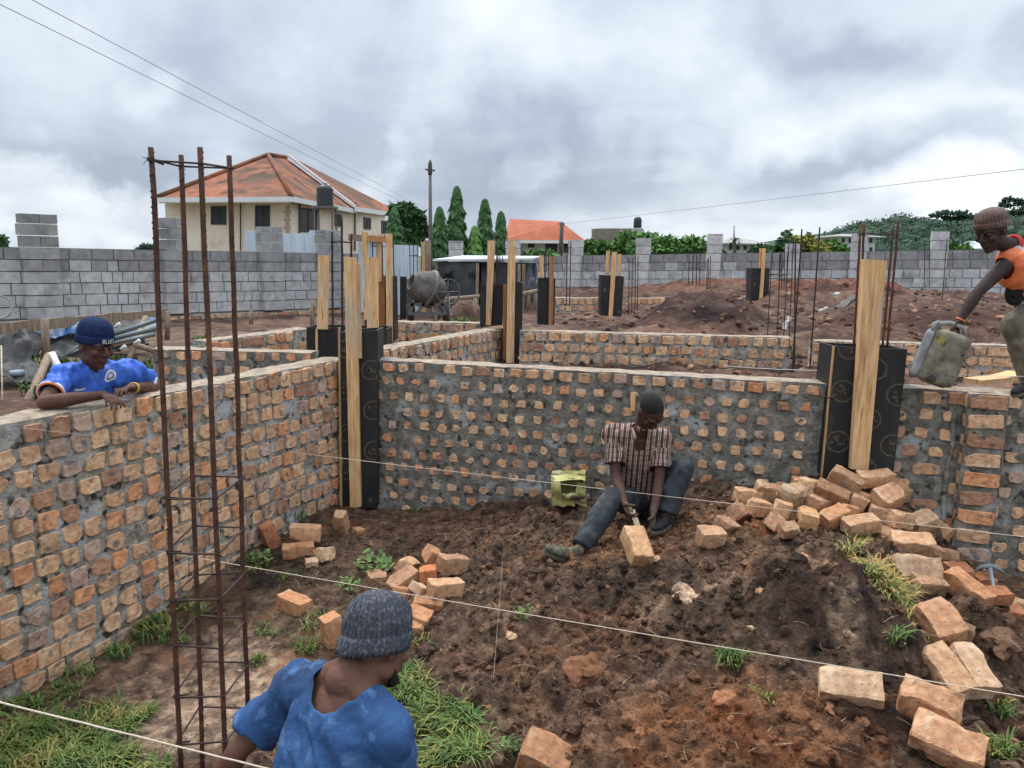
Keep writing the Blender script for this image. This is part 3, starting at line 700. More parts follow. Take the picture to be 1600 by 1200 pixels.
# F3
y3 = 9.4
f = form((600, 533), y3, 'black shuttering with three tall boards standing close behind the corner', GS)
panel(f, [(569, 431), (614, 432), (616, 533), (570, 533)], y3); box_back(f, [(569, 431), (614, 432), (616, 533), (570, 533)], y3, .3)
panel(f, [(625, 432), (635, 432), (635, 498), (625, 500)], y3 + .35)
timber(f, [(565, 361), (573, 363), (577, 500), (569, 500)], y3 - .06, .05)
timber(f, [(589, 366), (595, 367), (596, 440), (590, 440)], y3 - .06, .05, tint=(.85, .8, .75))
timber(f, [(602, 365), (612, 365), (613, 533), (604, 533)], y3 - .06, .05)
timber(f, [(573, 369), (602, 371), (602, 379), (573, 377)], y3 - .10, .04, name='crosspiece', tint=(.7, .55, .45))
timber(f, [(592, 432), (601, 432), (602, 520), (593, 520)], y3 - .03, .03, name='batten', tint=(.35, .25, .2))
# F4 twin posts
y4 = 9.6
f = form((790, 565), y4, 'black shuttering with two bright timber posts at the end of the diagonal wall', GS)
panel(f, [(793, 441), (817, 442), (815, 567), (793, 566)], y4); box_back(f, [(793, 441), (817, 442), (815, 567), (793, 566)], y4, .3)
panel(f, [(750, 444), (787, 444), (785, 508), (750, 511)], y4 + .35)
timber(f, [(762, 376), (774, 376), (767, 508), (759, 508)], y4 + .28, .05)
timber(f, [(794, 376), (806, 376), (803, 567), (791, 567)], y4 - .06, .05)
timber(f, [(786, 444), (794, 444), (791, 565), (786, 560)], y4 - .02, .03, name='batten', tint=(.35, .26, .2))
# F5
y5 = 10.6
f = form((853, 507), y5, 'narrow black shuttering with a dark weathered post between twin and triple post ones', GS)
panel(f, [(841, 434), (868, 435), (866, 508), (840, 507)], y5); box_back(f, [(841, 434), (868, 435), (866, 508), (840, 507)], y5, .3)
timber(f, [(843, 399), (849, 399), (849, 434), (844, 434)], y5 - .06, .05)
timber(f, [(859, 400), (866, 400), (864, 508), (857, 508)], y5 - .06, .05, tint=(.55, .42, .35))
# F6
y6 = 12.2
f = form((957, 495), y6, 'black shuttering with three bright posts beside the dark soil heap', GS)
panel(f, [(939, 430), (975, 432), (971, 495), (938, 493)], y6); box_back(f, [(939, 430), (975, 432), (971, 495), (938, 493)], y6, .3)
timber(f, [(948, 392), (953, 392), (951, 432), (946, 432)], y6 + .05, .05)
timber(f, [(957, 394), (964, 394), (957, 496), (951, 495)], y6 - .06, .05)
timber(f, [(966, 397), (971, 397), (970, 431), (965, 431)], y6 + .05, .05)
# F7
y7 = 15.8
f = form((1187, 477), y7, 'distant black shuttering with one thin bright post in front of the far wall', GS)
panel(f, [(1174, 419), (1203, 419), (1200, 477), (1173, 476)], y7); box_back(f, [(1174, 419), (1203, 419), (1200, 477), (1173, 476)], y7, .3)
timber(f, [(1188, 388), (1192, 388), (1191, 420), (1187, 420)], y7 + .02, .05, tint=(1.1, .8, .5))
timber(f, [(1193, 388), (1197, 388), (1191, 478), (1186, 478)], y7 - .06, .05)
# F8 the large near one
y8 = 5.62
f = form((1340, 740), y8, 'large near black shuttering with printed rings and one wide leaning timber', GS)
panel(f, [(1304, 541), (1418, 546), (1396, 740), (1284, 745)], [y8, y8 - .10, y8 - .10, y8], stamps=[(1317, 611, 18), (1309, 690, 18), (1404, 617, 18), (1394, 696, 18), (1367, 577, 18), (1359, 655, 17), (1327, 545, 17), (1352, 732, 17)])
panel(f, [(1287, 539), (1303, 541), (1300, 595), (1284, 592)], y8 + .28)
box_back(f, [(1304, 541), (1418, 546), (1398, 735), (1284, 742)], y8 + .01, .24)
timber(f, [(1351, 405), (1386, 407), (1357, 735), (1330, 733)], y8 - .13, .05)
timber(f, [(1347, 406), (1361, 408), (1356, 545), (1336, 540)], y8 + .30, .05, tint=(1.0, .82, .6))
timber(f, [(1302.5, 541), (1304.5, 541), (1285, 745), (1283, 745)], y8 - .005, .02, name='batten', tint=(.7, .7, .7))
mb = MB(); mb.tube([D(1279, 606, 5.5), D(1283, 618, 5.48), D(1296, 622, 5.46), D(1306, 617, 5.5)], .006, 6)
mb.build('hook', M['rust'], f)

# ------------------------------------------------------------------ reinforcement cages
def cage(label, bars, rad, ties, rname='rebar_cage', m='rust', group='upright reinforcement cages', tie_r=.004):
    """bars: (px_top, py_top, px_bot, py_bot, y); ties: per-bar heights in world z"""
    b0 = bars[0]; base = D(b0[2], b0[3], b0[4]); root = empty(rname, base, label, 'rebar cage', group); ends = []
    for (x0, t0, x1, b1, y) in bars:
        a = D(x0, t0, y); b = D(x1, b1, y); ends.append((a, b)); mb = MB()
        n = 14; pts = [a.lerp(b, k / n) + Vector((random.uniform(-1, 1), random.uniform(-1, 1), 0)) * rad * .25 for k in range(n + 1)]
        mb.tube(pts, rad, 8)
        if rad > .006:   # twisted-bar ribs
            L = (b - a).length; k = int(L / .028)
            dv = (b - a).normalized(); sx = dv.cross(Vector((0, 1, 0))).normalized(); sy = dv.cross(sx)
            for i in range(k):
                c = a.lerp(b, (i + .5) / k); vs = []; fs = []
                for q in range(9):
                    t = math.pi * q / 8 * (1 if i % 2 else 1) + (0 if i % 2 else math.pi)
                    for off, rr in ((-.004, rad * .9), (.0, rad * 1.07), (.004, rad * .9)):
                        vs.append(c + (sx * math.cos(t) + sy * math.sin(t)) * rr + dv * (off + (q - 4) * .0012))
                for q in range(8):
                    for w in range(2): fs.append((q * 3 + w, q * 3 + w + 1, q * 3 + w + 4, q * 3 + w + 3))
                mb.add(vs, fs, 0, (1, 1, 1), True)
        mb.build('bar', M[m], root)
    def at(i, z):
        a, b = ends[i]; return a.lerp(b, (a.z - z) / (a.z - b.z))
    nb = len(ends)
    if nb == 4: order = [0, 2, 3, 1]
    else: order = list(range(nb))
    for z in ties:
        mb = MB(); cs = [at(i, z + random.uniform(-.012, .012)) for i in order]; cen = sum(cs, Vector()) / len(cs)
        cs = [c + (flat(c) - flat(cen)).normalized() * (rad + tie_r) for c in cs]
        pts = []
        for i in range(len(cs) + (1 if nb > 2 else 0)):
            c = cs[i % len(cs)]; pts.append(c + Vector((0, 0, i * .002)))
        # rounded bends
        pp = []
        for i, c in enumerate(pts):
            if 0 < i < len(pts) - 1: pp += [c.lerp(pts[i - 1], .08), c, c.lerp(pts[i + 1], .08)]
            else: pp.append(c)
        mb.tube(pp, tie_r, 6)
        if nb > 2 and rad > .006:
            c = pts[-1]; mb.tube([c, c + (cen - c).normalized() * .05 + Vector((.01, 0, -.015))], tie_r, 6)   # hooked tail
            for c in cs:   # binding wire twists
                for q in range(3):
                    d = Vector((random.uniform(-1, 1), random.uniform(-1, 1), random.uniform(-1, 1))).normalized()
                    mb.tube([c - d * .012, c + d * .014 + Vector((0, 0, .004)), c + d * .022], .0013, 4)
        mb.build('stirrup', M['wire' if rad > .006 else m], root)
    return root
zt = [D(337 + i, y, 2.95).z for i, y in ((0, 777), (3, 861), (5, 939), (8, 1011), (12, 1089), (14, 1160))]
cage('tall near rusty cage of four thick bars with square stirrups', [(236, 230, 283, 1215, 2.95), (283, 242, 317, 1200, 3.20), (313, 230, 354, 1215, 2.95), (358, 243, 388, 1120, 3.20)],
     .0106, [D(313, 252, 2.95).z] + zt, tie_r=.0042)
cage('thin dark cage rising from the corner shuttering', [(519, 362, 520, 520, 6.62), (534, 338, 535, 520, 6.62), (549, 365, 548, 520, 6.85)], .009, [D(534, 378, 6.6).z], m='rebar_dark')
cage('rusty cage sticking out of the large near shuttering beside the wide timber', [(1345, 352, 1334, 545, 5.68), (1350, 350, 1341, 545, 5.85), (1404, 342, 1386, 545, 5.68), (1396, 352, 1379, 545, 5.85)],
     .009, [D(1345, 366, 5.68).z], tie_r=.004)
cage('pair of tall bars in the gap between the two back walls', [(1253, 358, 1237, 595, 8.9), (1281, 355, 1264, 595, 8.9), (1243, 372, 1241, 590, 9.15)], .009, [D(1262, 575, 8.9).z], m='rebar_dark')
cage('thin leaning cage left of the gap between the back walls', [(1206, 395, 1199, 530, 10.6), (1220, 395, 1214, 530, 10.6), (1233, 372, 1224, 530, 10.4), (1240, 368, 1233, 530, 10.9)], .0065, [D(1215, y, 10.6).z for y in (430, 480, 505)], m='rebar_dark')
cage('cage of thin bars standing on the far red soil heap', [(1077, 392, 1076, 445, 20), (1089, 392, 1088, 445, 20), (1094, 393, 1093, 445, 20.3), (1083, 392, 1082, 445, 20.3)], .011, [D(1085, 420, 20).z], m='rebar_dark')
cage('cage of thin bars by the far stub wall, left of the near far-wall pier', [(993, 398, 992, 492, 13.5), (983, 402, 982, 492, 13.5), (997, 400, 996, 490, 13.8), (988, 402, 987, 490, 13.8)], .007, [D(990, 450, 13.5).z], m='rebar_dark')
cage('thin bars inside the twin post shuttering', [(776, 398, 776, 450, 9.8), (781, 396, 781, 450, 9.8), (785, 400, 785, 450, 10.0), (778, 398, 778, 450, 10.0)], .007, [D(780, 420, 9.8).z], m='rebar_dark')
cage('thin bars inside the narrow shuttering with a dark post', [(847, 392, 847, 440, 10.8), (853, 388, 853, 440, 10.8), (857, 392, 857, 440, 10.9), (851, 392, 851, 440, 11)], .006, [D(850, 415, 10.7).z], m='rebar_dark')
cage('two thin bars against the far wall between the narrow and the three post shuttering', [(892, 378, 890, 478, 14), (886, 388, 885, 478, 14)], .008, [D(890, 450, 14).z], m='rebar_dark')
cage('far bars at the foot of the far wall pier behind the worker', [(1445, 378, 1444, 448, 17), (1453, 380, 1452, 448, 17), (1480, 372, 1472, 470, 14)], .008, [D(1450, 420, 17).z], m='rebar_dark')
cage('far thin bars right of the distant single post shuttering', [(1218, 398, 1217, 460, 16.5), (1226, 392, 1225, 460, 16.5), (1230, 395, 1229, 460, 16.8), (1222, 396, 1221, 460, 16.8)], .009, [D(1222, 430, 16.5).z], m='rebar_dark')
cage('far bars near the distant single post shuttering', [(1105, 405, 1104, 470, 17.5), (1110, 400, 1109, 470, 17.5), (1107, 402, 1106, 470, 17.8)], .009, [D(1107, 435, 17.5).z], m='rebar_dark')
cage('bars beside the three boards close behind the corner', [(614, 368, 616, 440, 9.5), (589, 370, 590, 440, 9.8), (597, 368, 598, 440, 9.5), (582, 372, 583, 440, 9.8)], .007, [D(600, 385, 9.5).z], m='rebar_dark')
cage('grey thin bars in front of the light sheet fence', [(640, 380, 641, 445, 14), (652, 376, 652, 445, 14), (658, 379, 658, 445, 14.4), (646, 380, 646, 445, 14.4)], .007, [D(648, 400, 14).z], m='rebar_dark')

# ------------------------------------------------------------------ loose bricks
GB = 'loose bricks lying on the soil'
brick_n = 0
def loose_brick(px, py, label, yaw=0, tx=0, ty=0, size=(.22, .108, .10), tone=None, chip=2, z=None, raise_=0, y=None, name='brick', group=GB, cat='brick', rough=1.0):
    """px,py photo position of its centre; stands on the ground (or at given z)"""
    global brick_n; brick_n += 1; rs = random.Random(brick_n * 13 + 5)
    if y is not None: c = D(px, py, y)
    else: dz_ = size[2] * .34 + raise_; c = on_ground(px, py, dz=dz_); c.z += dz_
    nx, ny, nz = 10, 6, 6; vs = {}; L_ = []; fs = []
    def vid(i, j, k):
        if (i, j, k) not in vs: vs[(i, j, k)] = len(L_); L_.append((i, j, k))
        return vs[(i, j, k)]
    for j in range(ny):
        for k in range(nz):
            fs.append((vid(0, j, k), vid(0, j, k + 1), vid(0, j + 1, k + 1), vid(0, j + 1, k))); fs.append((vid(nx, j, k), vid(nx, j + 1, k), vid(nx, j + 1, k + 1), vid(nx, j, k + 1)))
    for i in range(nx):
        for k in range(nz):
            fs.append((vid(i, 0, k), vid(i + 1, 0, k), vid(i + 1, 0, k + 1), vid(i, 0, k + 1))); fs.append((vid(i, ny, k), vid(i, ny, k + 1), vid(i + 1, ny, k + 1), vid(i + 1, ny, k)))
        for j in range(ny):
            fs.append((vid(i, j, 0), vid(i, j + 1, 0), vid(i + 1, j + 1, 0), vid(i + 1, j, 0))); fs.append((vid(i, j, nz), vid(i + 1, j, nz), vid(i + 1, j + 1, nz), vid(i, j + 1, nz)))
    sx, sy, sz = [s / 2 for s in size]; so = Vector((rs.random() * 90, 0, 0)); out = []
    planes = []
    for q in range(chip):
        d = Vector((rs.choice((-1, 1)) * rs.uniform(.5, 1), rs.choice((-1, 1)) * rs.uniform(.3, 1), rs.choice((-1, 1)) * rs.uniform(.3, 1))); planes.append((d.normalized(), rs.uniform(.76, .92)))
    def sp(t, n_): # concentrate loops near edges
        u = 2 * t / n_ - 1; return math.copysign(abs(u) ** .62, u)
    for i, j, k in L_:
        v = Vector((sp(i, nx), sp(j, ny), sp(k, nz)))
        # rounded corners
        e = sorted((abs(v.x), abs(v.y), abs(v.z)))[1]
        rr = 1 - .035 * max(0, (e - .75) / .25) ** 2 * rough
        p = Vector((v.x * sx * (1 - .6 * (1 - rr)), v.y * sy * rr, v.z * sz * rr))
        for d, lim in planes:
            dd = Vector((p.x / sx, p.y / sy, p.z / sz)).dot(d) / (abs(d.x) + abs(d.y) + abs(d.z))
            if dd > lim: s_ = (dd - lim) * (abs(d.x) + abs(d.y) + abs(d.z)); p -= Vector((d.x * sx, d.y * sy, d.z * sz)) * s_
        p += Vector((mnoise.noise(p * 12 + so), mnoise.noise(p * 12 + so * 2), mnoise.noise(p * 12 - so))) * .010 * rough
        p += Vector((mnoise.noise(p * 45 + so), mnoise.noise(p * 45 + so * 2), mnoise.noise(p * 45 - so))) * .0045 * rough
        out.append(p)
    mb = MB(); t = tone or (1, 1, 1); k_ = rs.uniform(.92, 1.06); mb.add(out, fs, 0, tuple(a * k_ for a in t), False)
    o = mb.build(name, M['loose_brick']); o.location = c; o.rotation_euler = Euler((R(tx), R(ty), R(yaw)))
    tag(o, label, cat, group); return o
OR = (1.0, .78, .62); PALE = (1.12, 1.12, 1.08); RED = (.85, .55, .42); TAN = (1.12, 1.02, .90); BR = (.80, .72, .66); PINK = (1.0, .85, .80)
lb_ = loose_brick
# left cluster under the left wall
lb_(422, 838, 'reddish brick standing on end against the left wall', 40, 0, 72, tone=RED, chip=1, raise_=.04)
lb_(466, 861, 'orange brick lying under a paler one near the left wall', 18, 0, 0, tone=OR)
lb_(477, 832, 'pale brick resting on top of the orange one near the left wall', 8, 0, 4, tone=TAN, raise_=.10)
lb_(509, 868, 'pale triangular broken brick leaning with its pink face up', 70, 55, 20, (.18, .11, .07), tone=PALE, chip=4)
lb_(533, 817, 'chipped pale brick standing on end below the corner shuttering', 80, 0, 66, (.19, .10, .09), tone=TAN, chip=3, raise_=.04)
lb_(460, 944, 'whole orange brick lying alone on the pit floor', -32, 0, 4, tone=OR, chip=0)
lb_(519, 988, 'rough orange brick standing on end beside the grey wool hat', 8, 60, 82, (.20, .11, .10), tone=OR, chip=2, raise_=.03)
# pile in the middle
lb_(638, 884, 'brick at the back left of the middle pile', 70, 25, 20, (.16, .105, .09), tone=TAN)
lb_(676, 869, 'small half brick at the back of the middle pile', 40, 20, 35, (.12, .105, .09), tone=OR, raise_=.05)
lb_(708, 881, 'brown brick at the back right of the middle pile with its end towards us', 32, 0, 10, (.18, .11, .10), tone=BR, raise_=.05)
lb_(630, 908, 'brown brick sloping on the left of the middle pile', 42, 10, -20, (.20, .11, .09), tone=BR, raise_=.04)
lb_(669, 897, 'bright orange half brick in the heart of the middle pile', 5, 0, 0, (.11, .10, .09), tone=(1.1, .62, .42), raise_=.03)
lb_(696, 918, 'brick on the right of the middle pile pointing away', 28, 0, 6, (.20, .11, .09), tone=TAN, raise_=.02)
lb_(657, 922, 'pale chip at the front of the middle pile', 60, 20, 30, (.12, .09, .06), tone=PALE, raise_=.03)
lb_(672, 942, 'orange block with a broken face at the front of the middle pile', -12, 20, 0, (.18, .12, .10), tone=OR, chip=4)
lb_(630, 928, 'brick half hidden at the front left of the middle pile', 80, 0, 20, (.16, .10, .09), tone=OR)
lb_(655, 962, 'flat orange fragment below the middle pile', -25, 10, 8, (.15, .11, .06), tone=OR, chip=4)
lb_(645, 980, 'small orange fragment beside the grey wool hat', 20, 10, 0, (.12, .10, .06), tone=OR, chip=4)
lb_(852, 1184, 'large rough reddish brick at the bottom edge of the photo', -15, 20, 18, (.20, .14, .13), tone=(.80, .62, .50), chip=4, raise_=.0)
lb_(1110, 839, 'single split brick right of the mason', 12, 10, 0, (.15, .12, .11), tone=TAN, chip=2, raise_=.02)
# pile below the big shuttering
lb_(1155, 801, 'pink brick end leaning at the left end of the right pile', 52, 40, 20, (.15, .11, .10), tone=PINK, raise_=.03)
lb_(1186, 793, 'brick behind the leaning pink one at the left end of the right pile', 10, 0, 10, (.14, .11, .10), tone=TAN, raise_=.03)
lb_(1213, 817, 'brown tilted brick in front at the left of the right pile', 55, 30, 30, (.15, .11, .11), tone=PINK)
lb_(1240, 776, 'rough greyish rubble block at the left of the right pile', 30, 10, 0, (.20, .15, .16), tone=(.85, .88, .82), chip=5, raise_=.05, rough=2.2)
lb_(1200, 772, 'rough brown block leaning on the wall at the left of the right pile', 0, 10, 10, (.20, .12, .14), tone=(.85, .8, .72), chip=4, raise_=.04, rough=1.6)
lb_(1270, 766, 'rough tan block wedged behind the right pile', 20, 0, 15, (.2, .12, .14), tone=(.95, .9, .78), chip=4, raise_=.06, rough=1.6)
lb_(1262, 810, 'bright yellowish brick end in front of the right pile', 78, 8, 0, (.18, .115, .10), tone=(1.15, 1.0, .72), chip=1, raise_=.03)
lb_(1303, 808, 'orange brick lying low beside the yellowish one', 20, 15, -15, (.19, .11, .10), tone=OR)
lb_(1300, 771, 'dark brown brick sloping down to the left on the right pile', -28, 20, 18, tone=(.62, .52, .44), raise_=.10)
lb_(1322, 750, 'brown brick at the top left of the right pile, below the shuttering', -35, 10, 24, tone=(.72, .66, .58), raise_=.19)
lb_(1368, 747, 'pale long brick on top of the right pile', 2, 10, -6, (.23, .12, .09), tone=TAN, chip=2, raise_=.22)
lb_(1386, 778, 'fat pinkish brick with a broken face high on the right pile', 24, 30, -12, (.20, .14, .13), tone=(1.0, .88, .80), chip=4, raise_=.13)
lb_(1343, 783, 'tan brick in the middle of the right pile', 60, 20, 0, (.18, .11, .10), tone=TAN, raise_=.07)
lb_(1345, 820, 'long yellowish brick at the front of the right pile', 12, 12, -6, (.23, .11, .09), tone=TAN, chip=3, raise_=.03)
lb_(1402, 810, 'tan brick on the right slope of the right pile', 30, 0, 14, (.21, .12, .11), tone=TAN, chip=3, raise_=.08)
lb_(1372, 800, 'brown block under the fat pinkish brick', 70, 10, 0, (.20, .12, .11), tone=BR, chip=3, raise_=.05)
lb_(1424, 849, 'wide tan brick lying above the broad pale one', -4, 25, 2, (.26, .12, .10), tone=TAN, chip=2, raise_=.06)
lb_(1430, 887, 'broad pale brick with its long face towards us', -7, 58, 3, (.25, .12, .11), tone=PALE, chip=1, raise_=.02)
lb_(1474, 832, 'pointed yellow broken brick against the wall at the right of the pile', 50, 20, 30, (.16, .11, .10), tone=(1.15, 1.0, .75), chip=5, raise_=.03)
lb_(1482, 872, 'brown brick jammed beside the wall right of the wide tan one', 60, 0, 20, (.18, .12, .11), tone=BR, chip=3, raise_=.0)
lb_(1510, 920, 'long reddish brick sloping down beside the pier foot', -60, 0, 22, (.25, .13, .11), tone=(.95, .72, .56), chip=3, raise_=.07)
lb_(1469, 971, 'cracked pink brick standing at the right slope', -78, 20, 30, (.20, .15, .11), tone=(1.02, .85, .74), chip=2, raise_=.05)
lb_(1476, 1050, 'tan brick lying lengthwise, left one of two side by side at the right slope', -72, 10, 28, (.24, .13, .10), tone=TAN, chip=2, raise_=.03)
lb_(1518, 1048, 'pale brick lying lengthwise, right one of two side by side at the right slope', -85, 0, 30, (.23, .12, .11), tone=PALE, chip=1, raise_=.03)
lb_(1328, 1074, 'long pale brick lying alone on the dark soil in front', -14, 38, 2, (.245, .12, .11), tone=PALE, chip=1, raise_=.01)
lb_(1452, 1100, 'lumpy pink brick above the lowest one at the right', -28, 20, 10, (.22, .13, .12), tone=(1.0, .84, .72), chip=4, raise_=.03, rough=1.5)
lb_(1480, 1163, 'lowest brick at the right, cracked and pinkish', -32, 25, 12, (.25, .14, .12), tone=(1.02, .86, .74), chip=3, raise_=.03, rough=1.4)
lb_(1578, 955, 'flat reddish fragment beside the hammer', 5, 10, 5, (.16, .12, .05), tone=RED, chip=4)
lb_(1592, 945, 'tan fragment at the right edge beside the hammer', 60, 10, 5, (.14, .12, .06), tone=TAN, chip=4)
lb_(1535, 905, 'brown fragment below the pier', 15, 10, 5, (.16, .10, .06), tone=RED, chip=4)
for a_ in [(1135, 822, 'brown brick bit below the pink leaning brick', 30, 20, 10, (.13, .11, .09), BR, 3), (1168, 776, 'pale brick tucked against the wall above the pink leaning brick', 12, 0, 8, (.18, .11, .10), TAN, 2), (1222, 795, 'tan brick between the greyish rubble and the brown tilted brick', 65, 10, 12, (.17, .11, .10), TAN, 2),
        (1250, 757, 'orange brick end touching the wall left of the shuttering', 80, 0, 6, (.16, .11, .10), OR, 2), (1282, 787, 'pinkish brick behind the yellowish one', 35, 15, 8, (.19, .11, .10), PINK, 2), (1232, 828, 'small brown rubble piece in front of the brown tilted brick', 10, 20, 0, (.11, .09, .07), BR, 4),
        (1325, 800, 'orange brick between the low orange one and the long yellowish one', 75, 10, 10, (.18, .11, .10), OR, 2), (1408, 770, 'tan brick on the right shoulder of the right pile', 55, 15, 12, (.18, .12, .10), TAN, 3), (1440, 815, 'pale brick on the right slope above the wide tan one', 25, 20, -10, (.20, .12, .10), PALE, 3),
        (1388, 838, 'brown brick under the wide tan one', 15, 10, 4, (.20, .11, .10), BR, 3), (1455, 862, 'pinkish brick jammed right of the wide tan one', 70, 25, 10, (.17, .12, .11), PINK, 3), (1496, 895, 'brown brick under the long reddish one', 20, 15, 5, (.18, .12, .10), RED, 3),
        (1448, 912, 'dusty brown brick below the broad pale one', 10, 20, 5, (.18, .11, .09), BR, 3), (1550, 930, 'reddish brick lying at the pier foot', 0, 10, 0, (.21, .11, .08), RED, 2), (1500, 985, 'mud covered brick right of the cracked pink one', 60, 20, 10, (.19, .12, .10), (.45, .40, .36), 3),
        (590, 905, 'mud stained half brick left of the middle pile', 20, 10, 0, (.12, .10, .08), BR, 3), (560, 830, 'small brick bit below the corner shuttering', 50, 10, 0, (.08, .07, .05), OR, 3), (487, 880, 'small pale chip in front of the two stacked bricks', 20, 10, 0, (.09, .07, .05), PALE, 3)]:
    lb_(a_[0], a_[1], a_[2], a_[3], a_[4], a_[5], a_[6], tone=a_[7], chip=a_[8], raise_=.03 if a_[1] < 830 and a_[0] > 1100 else .0)
for i, (px, py, s_, tn, lab) in enumerate([(915, 1056, .17, (.40, .27, .21), 'rough reddish stone low in the middle of the heap'), (1190, 925, .05, OR, 'small orange chip on the heap below the mason'),
        (1130, 1092, .08, (.7, .45, .33), 'small orange stone at the right of the murram patch'), (1253, 876, .09, (1., .8, .62), 'flat orange chip at the top of the heap by the grass'),
        (1176, 983, .04, TAN, 'tiny yellow chip left of the dark clod'), (1340, 1130, .09, (.7, .5, .4), 'brown stone below the lone pale brick'), (1300, 1110, .05, (.9, .6, .5), 'small brown stone beside the lone pale brick'),
        (1560, 1005, .16, (.36, .32, .30), 'dark muddy slab at the right slope'), (798, 993, .045, TAN, 'tiny yellow chip near the small seedling'), (722, 1050, .09, (.28, .24, .22), 'dark rounded stone by the trampled grass'),
        (1024, 875, .05, TAN, 'brick chip beside the brick being trimmed'), (1000, 1145, .05, (.5, .42, .36), 'small grey stone low on the murram')]):
    mb = MB(); random.seed(900 + i); c = on_ground(px, py); lump(mb, Vector((0, 0, 0)), s_ * .62, 0, tn, .5, 1)
    o = mb.build('stone', M['loose_brick']); o.location = c + Vector((0, 0, s_ * .04)); tag(o, lab, 'stone')

# ------------------------------------------------------------------ builder's strings
def string(label, a, b, r, m='string', sag=.012, name='string_line'):
    pts = []; n = 40
    for k in range(n + 1):
        p = a.lerp(b, k / n); p.z -= sag * 4 * (k / n) * (1 - k / n); pts.append(p + Vector((0, 0, random.uniform(-1, 1) * r * .3)))
    mb = MB(); mb.tube(pts, r, 6); tag(mb.build(name, M[m]), label, 'string', "taut builder's strings")
string('thick twine close to us crossing the bottom left corner', D(-260, 1033, 1.88), D(800, 1296, 1.98), .0027, sag=0)
sA = V(213, 855, A0, A1) + nA * .03
string('string crossing over the heap from the left wall to the right edge', sA, sA + (D(1680, 1098, 2.6) - sA) * 1.35, .0021)
string('string crossing in front of the seated man, from the left wall to the right edge', V(30, 668, A0, A1) + nA * .03, V(433, 704, A0, A1) + nA * .03, .0018)
string('long string stretched before the middle wall past the seated man', V(433, 704, A0, A1) + nA * .03, D(433, 704, 6.0).lerp(D(433, 704, 6.0), 0) * 0 + (V(433, 704, A0, A1) + nA * .03) + (D(1700, 848, 4.3) - V(433, 704, A0, A1) - nA * .03) * 1.3, .0021, sag=.01)
string('thin white string low in front of the back walls', D(1130, 571, 8.6), D(1302, 579, 5.75), .003, 'string_white')
string('thin white string passing the jerrycan to the right edge', D(1418, 581, 5.5), D(1680, 588, 5.3), .002, 'string_white')
string('thin thread hanging straight down over the heap', D(785, 878, 4.35), D(771, 1060, 3.3), .0005, sag=0)

# ------------------------------------------------------------------ hammer, wedge peg, jerrycans
hr = empty('hammer', D(1552, 905, 5.15), 'grey mason hammer with a long pale blue handle leaning beside the pier foot', 'hammer')
mb = MB(); ph = [D(1521, 893, 4.95), D(1532, 886, 4.95), D(1548, 884, 4.93), D(1562, 890, 4.92), D(1573, 900, 4.9)]
mb.tube(ph, [.006, .013, .02, .013, .006], 8); mb.build('head', M['pale_metal'], hr)
mb = MB(); mb.tube([D(1547, 886, 4.93), D(1552, 915, 4.80), D(1558, 940, 4.68), D(1571, 962, 4.58)], [.013, .010, .011, .008], 8); mb.build('handle', M['blueish_steel'], hr)
mb = MB(); f_, n_ = pslab(mb, [(985, 615), (993, 613), (992, 642), (986, 642)], V(989, 628, B0, B2).y - .06, .02); tag(mb.build('wooden_peg', M['timber']), 'short wooden peg fixed to the wall behind the seated man', 'peg')

def rounded_box_fn(sx, sy, sz, p=5, n=(14, 10, 16)):
    """closed superellipsoid-like box vertex list, returned as rings"""
    vs = []; fs = []; nu = 28; nv = n[2]
    for j in range(nv + 1):
        t = j / nv; z = (t - .5) * 2
        k = (1 - abs(z) ** 10) ** (1 / 6) if abs(z) < 1 else 0
        k = max(k, .55)
        for i in range(nu):
            a = 2 * math.pi * i / nu; c_, s_ = math.cos(a), math.sin(a); q = (abs(c_) ** p + abs(s_) ** p) ** (-1 / p)
            vs.append(Vector((c_ * q * sx / 2 * k, s_ * q * sy / 2 * k, z * sz / 2)))
    for j in range(nv):
        for i in range(nu): fs.append((j * nu + i, j * nu + (i + 1) % nu, (j + 1) * nu + (i + 1) % nu, (j + 1) * nu + i))
    fs.append(tuple(range(nu - 1, -1, -1))); fs.append(tuple(range(nv * nu, (nv + 1) * nu)))
    return vs, fs
M['can_grey'] = mat('can_grey', [(.10, .09, .07), (.18, .16, .115), (.28, .255, .19)], 12, .9, .6, 40, .006, spots=[((.33, .28, .07), 8, .57, .68), ((.27, .265, .25), 4, .54, .64), ((.07, .06, .05), 12, .58, .66)])
M['can_yellow'] = mat('can_yellow', [(.33, .30, .09), (.50, .46, .17), (.66, .62, .32)], 7, .6, .4, 40, .005, spots=[((.10, .08, .05), 7, .53, .60)])
M['can_cement'] = mat('can_cement', [(.17, .17, .165), (.27, .27, .265), (.36, .36, .355)], 8, .85, .6, 50, .006)
jr = empty('jerrycan', D(1470, 607, 5.42), 'dirty grey and yellow cement stained jerrycan tilted on the right wall in the worker hand', 'jerrycan')
Mj = Matrix.Translation(D(1473, 560, 5.42)) @ Euler((R(-4), R(17), R(-28))).to_matrix().to_4x4()
vs, fs = rounded_box_fn(.25, .19, .385)
def dent(v, s=0): return v + Vector((mnoise.noise(v * 7 + Vector((s, 0, 0))), mnoise.noise(v * 7 + Vector((0, s, 3))), 0)) * .014
mb = MB(); mb.add([Mj @ dent(v) for v in vs], fs, 0, (1, 1, 1), True); mb.build('body', M['can_grey'], jr)
mb = MB(); mb.tube([Mj @ Vector(p) for p in ((-.11, 0, .175), (-.10, 0, .225), (-.05, 0, .245), (.04, 0, .24), (.07, 0, .19))], .016, 10); mb.build('handle', M['can_cement'], jr)
mb = MB()   # the cement crusted face panel and cut lip
